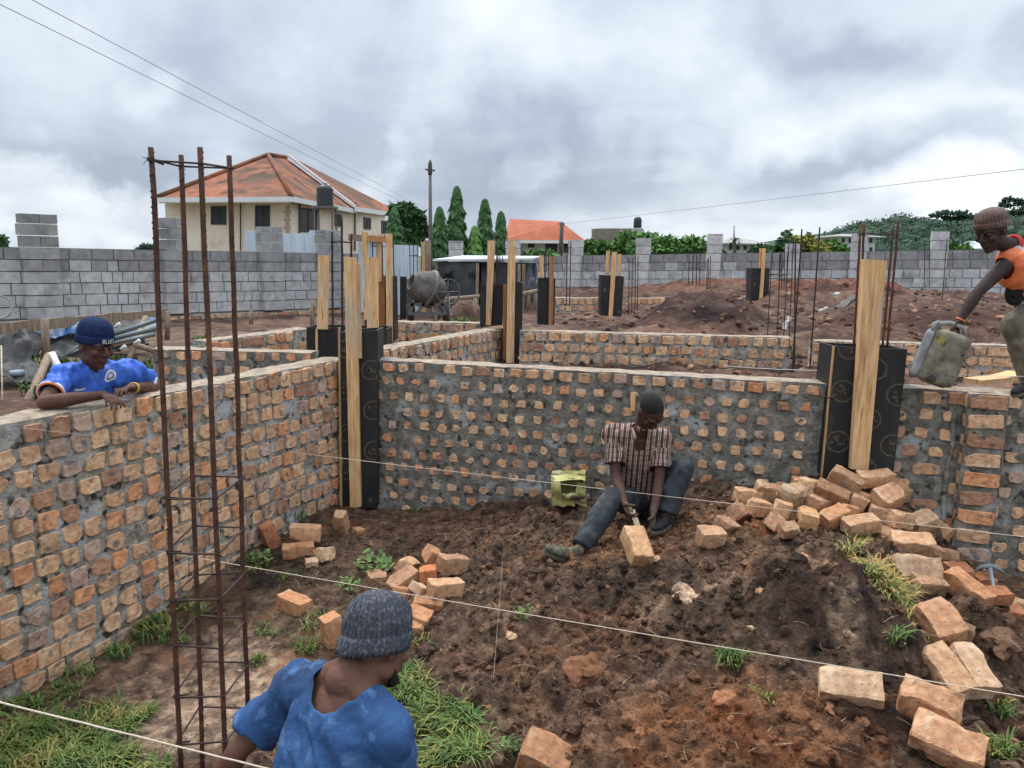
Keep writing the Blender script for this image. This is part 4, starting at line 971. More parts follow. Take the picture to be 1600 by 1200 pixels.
vs2, fs2 = rounded_box_fn(.055, .185, .36); mb.add([Mj @ (dent(v, 4) + Vector((-.135, 0, -.01))) for v in vs2], fs2, 0, (1, 1, 1), True)
mb.tube([Mj @ Vector(p) for p in ((-.135, -.06, .16), (-.14, -.05, .205), (-.12, 0, .225), (-.14, .05, .205), (-.135, .06, .16))], .014, 8)
mb.build('cement_crust', M['can_cement'], jr)
# yellow cut jerrycan behind the mason
jy = empty('jerrycan', D(888, 790, 5.85), 'yellow jerrycan cut open on its side, lying behind the seated man', 'jerrycan')
Mj = Matrix.Translation(D(889, 762, 5.85)) @ Euler((R(8), R(-4), R(-6))).to_matrix().to_4x4(); W = .26; H = .20; Dp = .20; mb = MB()
def quadp(pts, th=.006): 
    vsq = [Mj @ Vector(p) for p in pts]; n = (vsq[1] - vsq[0]).cross(vsq[3] - vsq[0]).normalized() * th; mb.prism(vsq, [v + n for v in vsq])
w, h, d = W / 2, H / 2, Dp / 2
def wavy(a, b, c, e, nx=9, ny=7, amp=.017, th=.005):
    """a bent plastic side: quad a-b-c-e subdivided and dented"""
    a, b, c, e = map(Vector, (a, b, c, e)); g = []
    n = (b - a).cross(e - a).normalized()
    for j in range(ny + 1):
        for i in range(nx + 1):
            p = a.lerp(b, i / nx).lerp(e.lerp(c, i / nx), j / ny); g.append(p + n * mnoise.noise(p * 11) * amp * 2)
    W_ = nx + 1; N_ = len(g); fs = []
    for j in range(ny):
        for i in range(nx):
            q = (j * W_ + i, j * W_ + i + 1, (j + 1) * W_ + i + 1, (j + 1) * W_ + i); fs.append(q); fs.append(tuple(x + N_ for x in reversed(q)))
    mb.add([Mj @ p for p in g] + [Mj @ (p + n * th) for p in g], fs, 0, (1, 1, 1), True)
wavy((-w, d, -h), (w, d, -h), (w, d, h), (-w, d, h))            # back
wavy((-w, -d, -h), (w, -d, -h), (w, d, -h), (-w, d, -h))        # bottom
wavy((-w, -d, h), (w, -d, h), (w, d, h * .9), (-w, d, h))      # top
wavy((-w, -d, -h), (-w, d, -h), (-w, d, h), (-w, -d, h)); wavy((w, -d, -h), (w, d, -h), (w, d, h * .6), (w, -d, h * .7))
wavy((-w, -d, -h), (-w * .35, -d, -h), (-w * .45, -d - .01, h), (-w, -d, h))
wavy((w * .35, -d, -h * .3), (w, -d, -h), (w, -d, h * .7), (w * .55, -d - .01, h))
wavy((-w * .35, -d, -h), (w * .35, -d, -h), (w * .3, -d - .005, -h * .35), (-w * .3, -d - .005, -h * .45))
mb.build('body', M['can_yellow'], jy)
mb = MB(); mb.tube([Mj @ Vector(p) for p in ((-.02, -d - .02, -.02), (.03, -d - .045, -.005), (.07, -d - .02, -.03))], [.02, .03, .02], 10); mb.build('handle', M['can_yellow'], jy)
# ------------------------------------------------------------------ cream house
def wall_quad_box(mb, a, b, x0, y0, x1, y1, out, th, mi=0):
    """box standing on the vertical plane a-b, photo rectangle x0..x1, y0..y1"""
    q = [V(x0, y0, a, b), V(x1, y0, a, b), V(x1, y1, a, b), V(x0, y1, a, b)]
    zt = (q[0].z + q[1].z) / 2; zb = (q[2].z + q[3].z) / 2; q[0].z = q[1].z = zt; q[2].z = q[3].z = zb
    n = Vector(((b - a).y, -(b - a).x, 0)).normalized(); 
    if n.dot(-flat(a)) < 0: n = -n
    mb.prism([v + n * out for v in q], [v + n * (out - th) for v in q], mi)
def window(root, a, b, x0, y0, x1, y1, bars=1, fr=.09):
    mb = MB(); s = fr
    wall_quad_box(mb, a, b, x0 - 1, y0 - 1, x1 + 1, y0 + .6, .05, .12); wall_quad_box(mb, a, b, x0 - 1, y1 - .6, x1 + 1, y1 + 1, .05, .12)
    wall_quad_box(mb, a, b, x0 - 1, y0, x0 + .4, y1, .045, .11); wall_quad_box(mb, a, b, x1 - .4, y0, x1 + 1, y1, .045, .11)
    for k in range(bars): xm = x0 + (x1 - x0) * (k + 1) / (bars + 1); wall_quad_box(mb, a, b, xm - .35, y0, xm + .35, y1, .04, .06)
    w = mb.build('window', M['frame_dark'], root)
    g = MB(); wall_quad_box(g, a, b, x0, y0, x1, y1, .012, .05); g.build('pane', M['glass'], w)
hz = -.5
ha, hb, hc = D(258, 330, 45.0), D(450, 330, 43.0), D(602, 345, 57.0)
hd = ha + (hc - hb)
house = empty('house', Vector((hb.x, hb.y, hz)), 'two storey cream house under a moss stained orange tile hip roof', 'house')
ez = D(450, 309, 43).z
mb = MB(); fp_ = [flat(v) for v in (ha, hb, hc, hd)]
mb.prism([v + Vector((0, 0, hz)) for v in fp_], [v + Vector((0, 0, ez)) for v in fp_][:], 0)
mb.build('wall', M['plaster'], house)
# roof A (with moss) and roof B
eaveL = D(247, 309, 43.9); eaveC = D(455, 307.5, 41.8); eaveR = D(556, 327, 51.0); apex = D(419, 243, 50.0); apx2 = D(447, 247, 53.5)
backL = D(262, 300, 58)
def roof_part(name, polys, matn, th=.12, parent=house):
    mb = MB()
    for q in polys: mb.prism([Vector(v) for v in q], [Vector(v) - Vector((0, 0, th)) for v in q])
    return mb.build(name, M[matn], parent)
roof = roof_part('roof', [[eaveL, eaveC, apex], [eaveC, eaveR, apx2, apex], [eaveL, apex, apx2, D(262, 306, 60)]], 'rooftile')
eR2 = D(634, 336, 62); apB = D(449, 245, 52.8); up_ = Vector((0, 0, .12))
roof_part('roof', [[apB + up_, D(555, 326, 50.6) + up_, eR2], [apB + up_, eR2, D(600, 320, 66)]], 'rooftile')
mb = MB()   # ridge and hip caps
for a, b in ((eaveC, apex), (apex, apx2), (eaveL, apex)): mb.tube([a + up_ * .6, b + up_ * .6], .13, 6)
mb.build('ridge_cap', M['rooftile'], house)
mb = MB()
for a, b in ((eaveL, eaveC), (eaveC, eaveR)): mb.beam(a - Vector((0, 0, .12)), b - Vector((0, 0, .12)), .08, .26)
mb.beam(apB + up_ * 1.1, D(555, 326, 50.5) + up_ * 1.1, .09, .16); mb.beam(D(555, 326.5, 50.4), eR2 - Vector((0, 0, .1)), .08, .3)
mb.build('fascia', M['white'], house)
mb = MB(); mb.prism([eaveL - up_ * 2.2, eaveC - up_ * 2.2, hb.lerp(hb, 0) * 1 + Vector((0, 0, ez - hb.z - .05)), ha + Vector((0, 0, ez - ha.z - .05))], [eaveL - up_ * 2.5, eaveC - up_ * 2.5, hb + Vector((0, 0, ez - hb.z - .1)), ha + Vector((0, 0, ez - ha.z - .1))]); mb.build('soffit', M['plaster'], house)
for w_ in ((331, 323, 353, 350), (400, 322, 421, 357)): window(house, ha, hb, *w_)
for w_ in ((469, 327, 494, 362), (523.5, 336, 532, 353), (568.5, 341, 578, 357), (596.5, 346, 603, 364)): window(house, hb, hc, *w_)
mb = MB()
for k in range(7):
    y_ = 322 + k * 6.2; w_ = 3.6 if k % 2 else 2.2
    wall_quad_box(mb, ha, hb, 450 - w_ * 1.6, y_, 450 - .1, y_ + 5.2, .04, .05); wall_quad_box(mb, hb, hc, 450.1, y_, 450 + w_, y_ + 5.2, .04, .05)
mb.build('quoin', M['quoin'], house)
for px_, a, b in ((377, ha, hb), (466, hb, hc), (553, hb, hc)):
    mb = MB(); wall_quad_box(mb, a, b, px_ - .35, 316, px_ + .35, 392, .12, .08); mb.build('drainpipe', M['frame_dark'], house)
# water tank on its stand
tk = D(508, 322, 36); tr_ = 12.8 / FPX * 36; tb = empty('water_tank', D(508, 395, 36), 'ribbed black water tank on a steel stand beside the cream house', 'water tank')
mb = MB(); z0 = tk.z; h_ = 33 / FPX * 36; prof = [(0, 0), (tr_ * .96, 0)]
for k in range(9): zz = h_ * .78 * (k + .5) / 9; prof += [(tr_ * .96, zz - .035), (tr_ * 1.0, zz), (tr_ * .96, zz + .035)]
prof += [(tr_ * .95, h_ * .8), (tr_ * .7, h_ * .92), (tr_ * .28, h_ * .97), (tr_ * .28, h_ * 1.03), (0, h_ * 1.03)]
mb.lathe(tk, prof, 24); mb.build('tank', M['tank'], tb)
mb = MB(); mb.box(tk - Vector((0, 0, .06)), (tr_ * 2.6, tr_ * 2.4, .1)); mb.build('platform', M['steel'], tb)
for sx in (-1, 1):
    for sy in (-1, 1):
        mb = MB(); b_ = tk + Vector((sx * tr_ * 1.05, sy * tr_, -.1)); mb.beam(b_, Vector((b_.x, b_.y, -.4)), .07, .07); mb.build('leg', M['steel'], tb)

# second house with orange roof
h2 = empty('house', D(850, 398, 60), 'pale house with a bright clean orange roof beyond the white roofed shed', 'house')
q0, q1 = D(800, 380, 60), D(898, 380, 60); mb = MB(); e2 = D(850, 375, 60).z; back = Vector((0, 9, 0))
f4 = [flat(q0), flat(q1), flat(q1) + back, flat(q0) + back]; mb.prism([v + Vector((0, 0, -.5)) for v in f4], [v + Vector((0, 0, e2)) for v in f4]); mb.build('wall', M['plaster_pale'], h2)
eL, eR = D(786, 375, 58.8), D(914, 375.5, 58.8); rL, rR = D(797, 342, 64), D(858, 345, 64); bL, bR = eL + Vector((0, 11.5, 0)), eR + Vector((0, 11.5, 0)); v2 = D(876, 346, 61.5); dip = D(866, 352, 60.5)
roof_part('roof', [[eL, eR, v2, dip, rR, rL], [eL, rL, bL], [eR, bR, v2], [bL, rL, rR, dip, v2, bR]], 'rooftile_clean', parent=h2)
mb = MB(); mb.beam(eL - up_, eR - up_, .06, .22); mb.build('fascia', M['white'], h2)
for w_ in ((801, 381, 813, 394), (826, 378, 834, 386), (853, 380, 870, 393), (882, 381, 893, 394)): window(h2, q0, q1, *w_)
# balcony rail
mb = MB()
for k in range(7): wall_quad_box(mb, q0, q1, 801 + k * 2, 390, 801.5 + k * 2, 397, .5, .03)
wall_quad_box(mb, q0, q1, 800, 389.5, 815, 390.5, .52, .05); mb.build('railing', M['steel'], h2)
# round topped building with a tank
rb = empty('building', D(962, 390, 75), 'unfinished grey round building behind the leafy bushes', 'building')
c_ = D(965, 366, 75); mb = MB(); rr_ = 40 / FPX * 75; mb.lathe(Vector((c_.x, c_.y, -.5)), [(0, 0), (rr_, 0), (rr_, D(962, 360, 75).z + .5), (rr_ * 1.03, D(962, 360, 75).z + .55), (rr_ * .9, D(962, 357, 75).z + .5), (0, D(962, 357, 75).z + .5)], 32); mb.build('wall', M['plaster_grey'], rb)
t2_ = empty('water_tank', D(996, 358, 66), 'small black water tank above the leafy bushes', 'water tank')
mb = MB(); b_ = D(996, 356, 66); r_ = 6.2 / FPX * 66; mb.lathe(b_, [(0, 0), (r_, 0), (r_, .3), (r_ * .96, .33), (r_, .36), (r_, .6), (r_ * .96, .63), (r_, .66), (r_ * .7, .85), (r_ * .3, .9), (0, .9)], 16); mb.build('tank', M['tank'], t2_)
mb = MB(); mb.box(b_ + Vector((0, 0, -1.2)), (r_ * 2.4, r_ * 2.4, 2.3)); mb.build('stand', M['plaster_grey'], t2_)
def block_building(label, x0, x1, yt, yb, dist, storeys, bays, matn, roofm='plaster_pale', pitched=False):
    r_ = empty('building', D((x0 + x1) / 2, yb, dist), label, 'building'); a, b = D(x0, yb, dist), D(x1, yb, dist); zt = D(x0, yt, dist).z; mb = MB(); bk = Vector((0, 8, 0))
    f4 = [flat(a), flat(b), flat(b) + bk, flat(a) + bk]; mb.prism([v + Vector((0, 0, -.6)) for v in f4], [v + Vector((0, 0, zt)) for v in f4]); mb.build('wall', M[matn], r_)
    H = yb - yt
    for s_ in range(storeys):
        for k in range(bays):
            xa = x0 + (x1 - x0) * (k + .28) / bays; xb = x0 + (x1 - x0) * (k + .72) / bays; ya = yt + H * (s_ + .25) / storeys; y_ = yt + H * (s_ + .75) / storeys
            mb = MB(); wall_quad_box(mb, a, b, xa, ya, xb, y_, .06, .08); mb.build('window', M['glass'], r_)
    o = 1.2
    if pitched:
        e = [flat(a) + Vector((-o, -o, zt)), flat(b) + Vector((o, -o, zt)), flat(b) + Vector((o, 8 + o, zt)), flat(a) + Vector((-o, 8 + o, zt))]; m0 = e[0].lerp(e[3], .5) + Vector((3, 0, pitched)); m1 = e[1].lerp(e[2], .5) + Vector((-3, 0, pitched))
        roof_part('roof', [[e[0], e[1], m1, m0], [e[0], m0, e[3]], [e[1], e[2], m1], [e[3], m0, m1, e[2]]], roofm, parent=r_)
    else: mb = MB(); mb.box((a + b) / 2 + Vector((0, 4, zt - a.z + .15)), ((b - a).length + .8, 8.8, .3)); mb.build('roof', M[roofm], r_)
block_building('small white house with a pale roof, right of the leafy bushes', 1136, 1181, 380, 394, 95, 1, 4, 'plaster_pale', 'plaster_grey', .9)
block_building('pale three storey building below the wooded hill', 1312, 1366, 369, 397, 120, 2, 5, 'plaster_pale', 'plaster_grey', .5)
block_building('small building with a white roof beside the bent worker head', 1532, 1556, 388, 398, 105, 1, 2, 'plaster_pale', 'roof_sheet', 1.0)

# ------------------------------------------------------------------ sheet fences
def corrugated(label, a, b, zt0, zt1, zb, name='sheet_fence', pitch=.10, amp=.02):
    a = flat(a); b = flat(b); L = (b - a).length; d = (b - a) / L; n = Vector((d.y, -d.x, 0)); nu = int(L / pitch * 5); mb = MB(); vs = []; fs = []
    for i in range(nu + 1):
        u = L * i / nu; sh = int(u / .85); p = a + d * u + n * (math.sin(u / pitch * 2 * math.pi) * amp); zt = zt0 + (zt1 - zt0) * u / L + (random.Random(sh).uniform(-.05, .05)); k = 1
        vs += [p + Vector((0, 0, zb)), p + Vector((0, 0, zt)), p - n * .003 + Vector((0, 0, zb)), p - n * .003 + Vector((0, 0, zt))]
    for i in range(nu): o = i * 4; fs += [(o, o + 4, o + 5, o + 1), (o + 2, o + 3, o + 7, o + 6), (o + 1, o + 5, o + 7, o + 3)]
    r_ = empty(name, (a.x, a.y, zb), label, 'fence'); mb.add(vs, fs, 0, (1, 1, 1), False); mb.build('sheet', M['zinc'], r_); return r_, a, b, d, n
pA, pB = D(384, 380, 20), D(526, 380, 21.5)
r_, a, b, d, n = corrugated('light blue corrugated sheet fence behind the grey block wall', pA, pB, D(384, 363, 20).z, D(526, 362, 21.5).z, .8)
pA, pB = D(560, 400, 17.5), D(655, 400, 16.6)
r_, a, b, d, n = corrugated('corrugated sheet fence with a wooden end post beside the mixer', pA, pB, D(560, 378, 17.5).z, D(655, 381, 16.6).z, .9)
mb = MB(); mb.beam(flat(b) + d * .12 + Vector((0, 0, .8)), flat(b) + d * .12 + Vector((0, 0, D(660, 378, 16.6).z)), .12, .08); mb.build('post', M['timber'], r_)
mb = MB(); mb.beam(flat(b) + d * .3 + Vector((0, -.3, .8)), flat(b) + d * .26 + Vector((0, -.3, D(670, 376, 16.3).z)), .12, .1); mb.build('post', M['timber_old'], r_)
mb = MB(); mb.beam(D(545, 371, 17.2), D(592, 374, 17.2), .1, .14); mb.build('top_rail', M['timber_old'], r_)

# ------------------------------------------------------------------ utility poles and cables
pole = empty('utility_pole', D(672, 470, 23), 'tall thin pole with a lamp head standing behind the site', 'pole')
mb = MB(); mb.tube([D(673, 478, 23), D(672.5, 350, 23), D(672, 256, 23)], [.065, .055, .04], 8); mb.build('mast', M['steel'], pole)
mb = MB(); c_ = D(672, 262, 23); mb.tube([c_ + Vector((0, 0, .22)), c_ + Vector((0, 0, .12)), c_, c_ - Vector((0, 0, .16)), c_ - Vector((0, 0, .24))], [.02, .055, .06, .065, .035], 8); mb.build('lamp_head', M['frame_dark'], pole)
mb = MB(); mb.beam(c_ + Vector((-.14, 0, -.05)), c_ + Vector((.14, 0, -.08)), .04, .05); mb.build('crossarm', M['steel'], pole)
p2 = empty('utility_pole', D(877, 398, 50), 'dark wooden pole in front of the clean orange roofed house', 'pole')
mb = MB(); mb.tube([D(875, 425, 50), D(878, 347, 50)], [.16, .11], 8); mb.build('mast', M['frame_dark'], p2)
mb = MB(); mb.beam(D(874, 350, 50), D(882, 350, 50), .1, .1); mb.build('crossarm', M['frame_dark'], p2)
def wire(label, pts, r):
    a_, b_ = (pts[0], pts[1]) if (pts[0] - CAMPOS).length < (pts[-1] - CAMPOS).length else (pts[-1], pts[-2]); ext = a_ + (a_ - b_).normalized() * 22
    pts = [ext] + pts if a_ is pts[0] else pts + [ext]; P_ = []; n = 24
    for i in range(len(pts) - 1):
        for k in range(n): P_.append(pts[i].lerp(pts[i + 1], k / n))
    P_.append(pts[-1]); L = len(P_) - 1; sag = (pts[-1] - pts[0]).length * .001
    P_ = [p - Vector((0, 0, sag * 4 * (k / L) * (1 - k / L))) for k, p in enumerate(P_)]
    mb = MB(); mb.tube(P_, r, 5); tag(mb.build('power_line', M['cable']), label, 'power line')
wire('upper power line of the pair crossing the sky from the top left', [D(-40, -58, 10), D(672, 330, 60)], .006)
wire('lower power line of the pair crossing the sky from the top left', [D(-40, -22, 10.5), D(665, 333, 60)], .006)
wire('long power line sloping up over the right side of the sky', [D(878, 350, 50), D(1640, 256, 20)], .008)
# distant masts
for px, y0, y1, dist, lab in ((1147, 352, 392, 90, 'thin distant mast above the small white house'),):
    mb = MB(); mb.tube([D(px, y1, dist), D(px, y0, dist)], [.12, .05], 6); tag(mb.build('mast', M['steel']), lab, 'mast')

# ------------------------------------------------------------------ shed with shade net, mixer
sh = empty('shed', D(755, 470, 15.2), 'open shed with dark shade net walls and a white sheet roof', 'shed')
fl, fr_, bl_, br_ = D(676, 405, 14.8), D(832, 403, 15.6), D(724, 399, 20), D(846, 400, 20)
mb = MB(); mb.prism([fl, fr_, br_, bl_], [v - Vector((0, 0, .035)) for v in (fl, fr_, br_, bl_)]); mb.build('roof', M['roof_sheet'], sh)
def net(a, b, z0, z1, name='net_wall', th=.015):
    a = flat(a); b = flat(b); L = (b - a).length; d = (b - a) / L; n = Vector((d.y, -d.x, 0)); nu = max(4, int(L / .12)); nv = 10; g = []; mb = MB(); sd = random.random() * 9
    for j in range(nv + 1):
        for i in range(nu + 1):
            p = a + d * (L * i / nu); g.append(p + n * (mnoise.noise(Vector((p.x * 2 + sd, p.y * 2, j * .25))) * .12) + Vector((0, 0, z0 + (z1 - z0) * j / nv)))
    W_ = nu + 1; N_ = len(g); fs = []
    for j in range(nv):
        for i in range(nu): q = (j * W_ + i, j * W_ + i + 1, (j + 1) * W_ + i + 1, (j + 1) * W_ + i); fs += [q, tuple(x + N_ for x in reversed(q))]
    mb.add(g + [p + n * th for p in g], fs, 0, (1, 1, 1), True); mb.build(name, M['net'], sh)
sa, sb = D(682, 440, 15.0), D(818, 440, 15.5); zt_ = min(fl.z, fr_.z) - .06
net(sa, D(742, 440, 15.2), .95, zt_); net(D(752, 440, 15.5), sb, 1.0, zt_); net(sb, sb + Vector((.3, 4, 0)), 1.0, zt_); net(sa + Vector((0, 3.5, 0)), sb + Vector((.3, 3.5, 0)), 1.0, zt_); net(sa, sa + Vector((0, 3.5, 0)), 1.0, zt_)
for v in (sa, D(746, 440, 15.1), sb, D(811, 440, 15.3)):
    mb = MB(); mb.beam(Vector((v.x, v.y - .06, .9)), Vector((v.x, v.y - .06, zt_)), .06, .06); mb.build('post', M['timber_old'], sh)
rail_ = empty('timber_rail', D(690, 468, 12.6), 'rough pole rail on stakes running in front of the mixer and shed', 'rail')
mb = MB(); mb.tube([D(636, 473, 12.6), D(680, 469, 12.7), D(752, 463, 12.9)], .035, 8); mb.build('rail', M['timber_old'], rail_)
for px in (641, 700, 742): mb = MB(); mb.tube([D(px, 466, 12.62), D(px + 1, 505, 12.6)], .03, 6); mb.build('stake', M['timber_old'], rail_)
rail_ = empty('timber_rail', D(830, 470, 13), 'short pole rail beside the hanging dark coat at the shed corner', 'rail')
mb = MB(); mb.tube([D(815, 460, 13), D(843, 454, 13)], .04, 8); mb.build('rail', M['timber_old'], rail_)
for px in (826, 838): mb = MB(); mb.tube([D(px, 456, 13), D(px, 485, 13)], .03, 6); mb.build('stake', M['timber_old'], rail_)
coat = MB(); c_ = D(832, 455, 14.2); coat.tube([D(832, 433, 14.2), D(832, 440, 14.2), D(832, 450, 14.2), D(832, 456, 14.2)], [.02, .07, .11, .12], 10); tag(coat.build('coat', M['net']), 'dark coat hanging by the shed corner above the short rail', 'coat')
# concrete mixer
M['drum'] = mat('drum', [(.06, .055, .05), (.12, .11, .10), (.20, .185, .17)], 5, .85, .5, 30, .01)
mx = empty('concrete_mixer', D(668, 490, 12.4), 'mud grey concrete mixer with a tilted drum, beyond the low brick wall', 'concrete mixer')
dc = D(668, 450, 12.4); rot = Euler((R(70), 0, R(-62))).to_matrix(); mb = MB()
mb.lathe(dc, [(r_ * .66, z_ * .74) for r_, z_ in [(0, -.40), (.22, -.38), (.30, -.30), (.40, -.10), (.41, .04), (.33, .22), (.22, .36), (.20, .40), (.17, .40), (.17, .30)]], 26, rot); mb.build('drum', M['drum'], mx)
mb = MB(); mb.lathe(dc, [(.27, -.06), (.305, -.05), (.305, -.01), (.27, .0)], 30, rot); mb.build('ring_gear', M['steel'], mx)
mb = MB()
for a, b in (((646, 470), (640, 492)), ((690, 468), (696, 492)), ((668, 468), (650, 492)), ((668, 468), (690, 492)), ((640, 476), (700, 474))): mb.beam(D(*a, 12.3), D(*b, 12.3), .05, .05)
for a, b in (((646, 470), (640, 490)), ((690, 468), (694, 490))): mb.beam(D(*a, 12.9), D(*b, 12.9), .05, .05)
for px, py in ((640, 491), (694, 490), (646, 470), (690, 469)): mb.beam(D(px, py, 12.3), D(px, py, 12.92), .045, .045)
mb.beam(D(640, 490, 12.3), D(694, 490, 12.3), .045, .045); mb.build('frame', M['steel'], mx)
for px in (642, 697): mb = MB(); mb.lathe(D(px, 486, 12.6), [(.03, -.05), (.15, -.05), (.17, -.03), (.17, .03), (.15, .05), (.03, .05)], 18, Euler((0, R(90), 0)).to_matrix()); mb.build('wheel', M['frame_dark'], mx)
mb = MB(); mb.box(D(650, 458, 12.75), (.42, .4, .4), (0, .1, .3), jit=.02); mb.build('engine_box', M['steel'], mx)
mb = MB(); mb.lathe(D(700, 456, 12.2), [(.19, -.012), (.205, -.012), (.205, .012), (.19, .012), (.19, -.012)], 22, Euler((R(90), 0, R(30))).to_matrix())
for k in range(4): mb.tube([D(700, 456, 12.2), D(700, 456, 12.2) + Euler((R(90), 0, R(30))).to_matrix() @ Vector((.19 * math.cos(k * 1.57), .19 * math.sin(k * 1.57), 0))], .01, 5)
mb.build('tilt_wheel', M['steel'], mx)
# grey sand heap + gravel at the mixer: small mounds
def mound(label, px, py, y, rx, ry, h, m, name='sand_heap', cat='sand heap'):
    c = D(px, py, y); n = 24; vs = []; fs = []; mb = MB(); zb = oz(c.x, c.y) - .05
    for j in range(9):
        for i in range(n):
            t = 2 * math.pi * i / n; k = j / 8; r_ = 1 - k; v = Vector((c.x + math.cos(t) * rx * r_, c.y + math.sin(t) * ry * r_, zb + h * math.sin(k * math.pi / 2) ** 1.2)); v += Vector((0, 0, mnoise.noise(v * 4) * .12 * h)); vs.append(v)
    for j in range(8):
        for i in range(n): fs.append((j * n + i, j * n + (i + 1) % n, (j + 1) * n + (i + 1) % n, (j + 1) * n + i))
    mb.add(vs, fs, 0, (1, 1, 1), True); tag(mb.build(name, M[m]), label, cat, kind='thing')
mound('dark grey sand heap under the mixer', 668, 490, 12.9, .9, .5, .16, 'mortar'); mound('pinkish sand heap at the foot of the shed net', 728, 480, 14.0, .55, .5, .5, 'earth_far')

# ------------------------------------------------------------------ set-out boards, stakes and scrap in the left yard
pr_ = empty('profile_board', D(120, 520, 8.6), 'weathered set-out plank nailed to stakes behind the man in the blue shirt', 'profile board')
mb = MB(); mb.beam(D(-40, 517, 7.6), D(262, 489, 10.6), .03, .12, nseg=14, warp=.012); mb.build('plank', M['timber_old'], pr_)
def sp(a, b, r_, parent=None, label=None, nm='stake', m='timber_old', cat='stake'):
    mb = MB(); mb.tube([a, a.lerp(b, .5) + Vector((random.uniform(-.01, .01), 0, random.uniform(-.01, .01))), b], [r_, r_ * .95, r_ * .85], 7); o = mb.build(nm, M[m], parent)
    if label: tag(o, label, cat)
    return o
sp(D(72, 575, 8.2), D(70, 498, 8.2), .045, pr_); sp(D(36, 645, 6.9), D(76, 555, 8.0), .045, pr_); sp(D(188, 600, 8.6), D(228, 495, 9.3), .035, pr_)
tag(sp(D(98, 598, 7.9), D(80, 552, 8.0), .05, None, 'stub of white and orange plastic pipe beside the stake fork', 'pipe', 'white'), None, 'pipe')
for px, y0, y1, yy, lab in ((262, 486, 531, 10.4, 'dark stake behind the tall rebar cage'), (393, 484, 506, 12.5, 'small dark stake below the grey wall, right of the tall cage'), (488, 468, 520, 12, 'dark stake just left of the corner shuttering boards')):
    sp(D(px - 1, y1, yy), D(px, y0, yy), .035, None, lab)
sp(D(488, 474, 12), D(497, 486, 12), .02, None, 'short twig nailed to the dark stake by the shuttering', 'stick', cat='stick')
mb = MB(); mb.lathe(D(-2, 480, 9.2), [(.125, -.012), (.145, -.012), (.145, .012), (.125, .012), (.125, -.012)], 30, Euler((R(80), 0, R(20))).to_matrix()); tag(mb.build('hoop', M['concrete']), 'pale round hoop hanging at the left edge before the grey wall', 'hoop')
def crumple(label, quad, m, name, cat, amp=.06, th=.012, nx=22, ny=14, fr=4):
    q = [Vector(v) for v in quad]; g = []; n = (q[1] - q[0]).cross(q[3] - q[0]).normalized(); sd = random.random() * 20
    for j in range(ny + 1):
        for i in range(nx + 1):
            p = q[0].lerp(q[1], i / nx).lerp(q[3].lerp(q[2], i / nx), j / ny); k = abs(mnoise.noise(p * fr + Vector((sd, 0, 0)))) * 2 + mnoise.noise(p * fr * 2.7) * .5; e = Vector((mnoise.noise(p * 5), 0, mnoise.noise(p * 5 + Vector((9, 0, 0))))) * amp
            g.append(p + n * k * amp * (-1 if n.y > 0 else 1) + e)
    W_ = nx + 1; N_ = len(g); fs = []
    for j in range(ny):
        for i in range(nx): f = (j * W_ + i, j * W_ + i + 1, (j + 1) * W_ + i + 1, (j + 1) * W_ + i); fs += [f, tuple(x + N_ for x in reversed(f))]
    mb = MB(); mb.add(g + [p + n * th for p in g], fs, 0, (1, 1, 1), True); return tag(mb.build(name, M[m]), label, cat)
crumple('grey crumpled netting heaped at the left edge under the plank', [D(-30, 600, 7.5), D(58, 600, 7.6), D(45, 522, 8.2), D(-30, 520, 8.2)], 'tarp_grey', 'netting', 'netting', .12)
crumple('added dark sheet standing in for the shade under the set-out plank', [D(-30, 560, 9.6), D(232, 548, 10.0), D(228, 506, 10.4), D(-30, 520, 10)], 'shade_dark', 'shade_sheet', 'shade_sheet', .10)  # added backdrop, its dark colour imitates the shadow below the plank
crumple('blue tarpaulin slung under the plank left of the blue hat', [D(40, 532, 8.5), D(128, 522, 8.8), D(132, 505, 9.0), D(50, 512, 8.8)], 'tarp_blue', 'tarpaulin', 'tarpaulin', .05)
crumple('grey tarpaulin folded behind the man in the blue shirt', [D(88, 556, 8.5), D(135, 556, 8.6), D(128, 524, 8.9), D(70, 526, 8.8)], 'tarp_grey', 'tarpaulin', 'tarpaulin', .07)
crumple('grey sheet lying below the plank right of the blue hat', [D(172, 540, 9.0), D(242, 528, 9.4), D(238, 498, 9.8), D(172, 508, 9.5)], 'tarp_grey', 'tarpaulin', 'tarpaulin', .03)
crumple('small blue plastic sheet near the first bar of the tall cage', [D(221, 515, 9.3), D(246, 513, 9.4), D(246, 499, 9.6), D(224, 499, 9.5)], 'tarp_blue', 'tarpaulin', 'tarpaulin', .02)
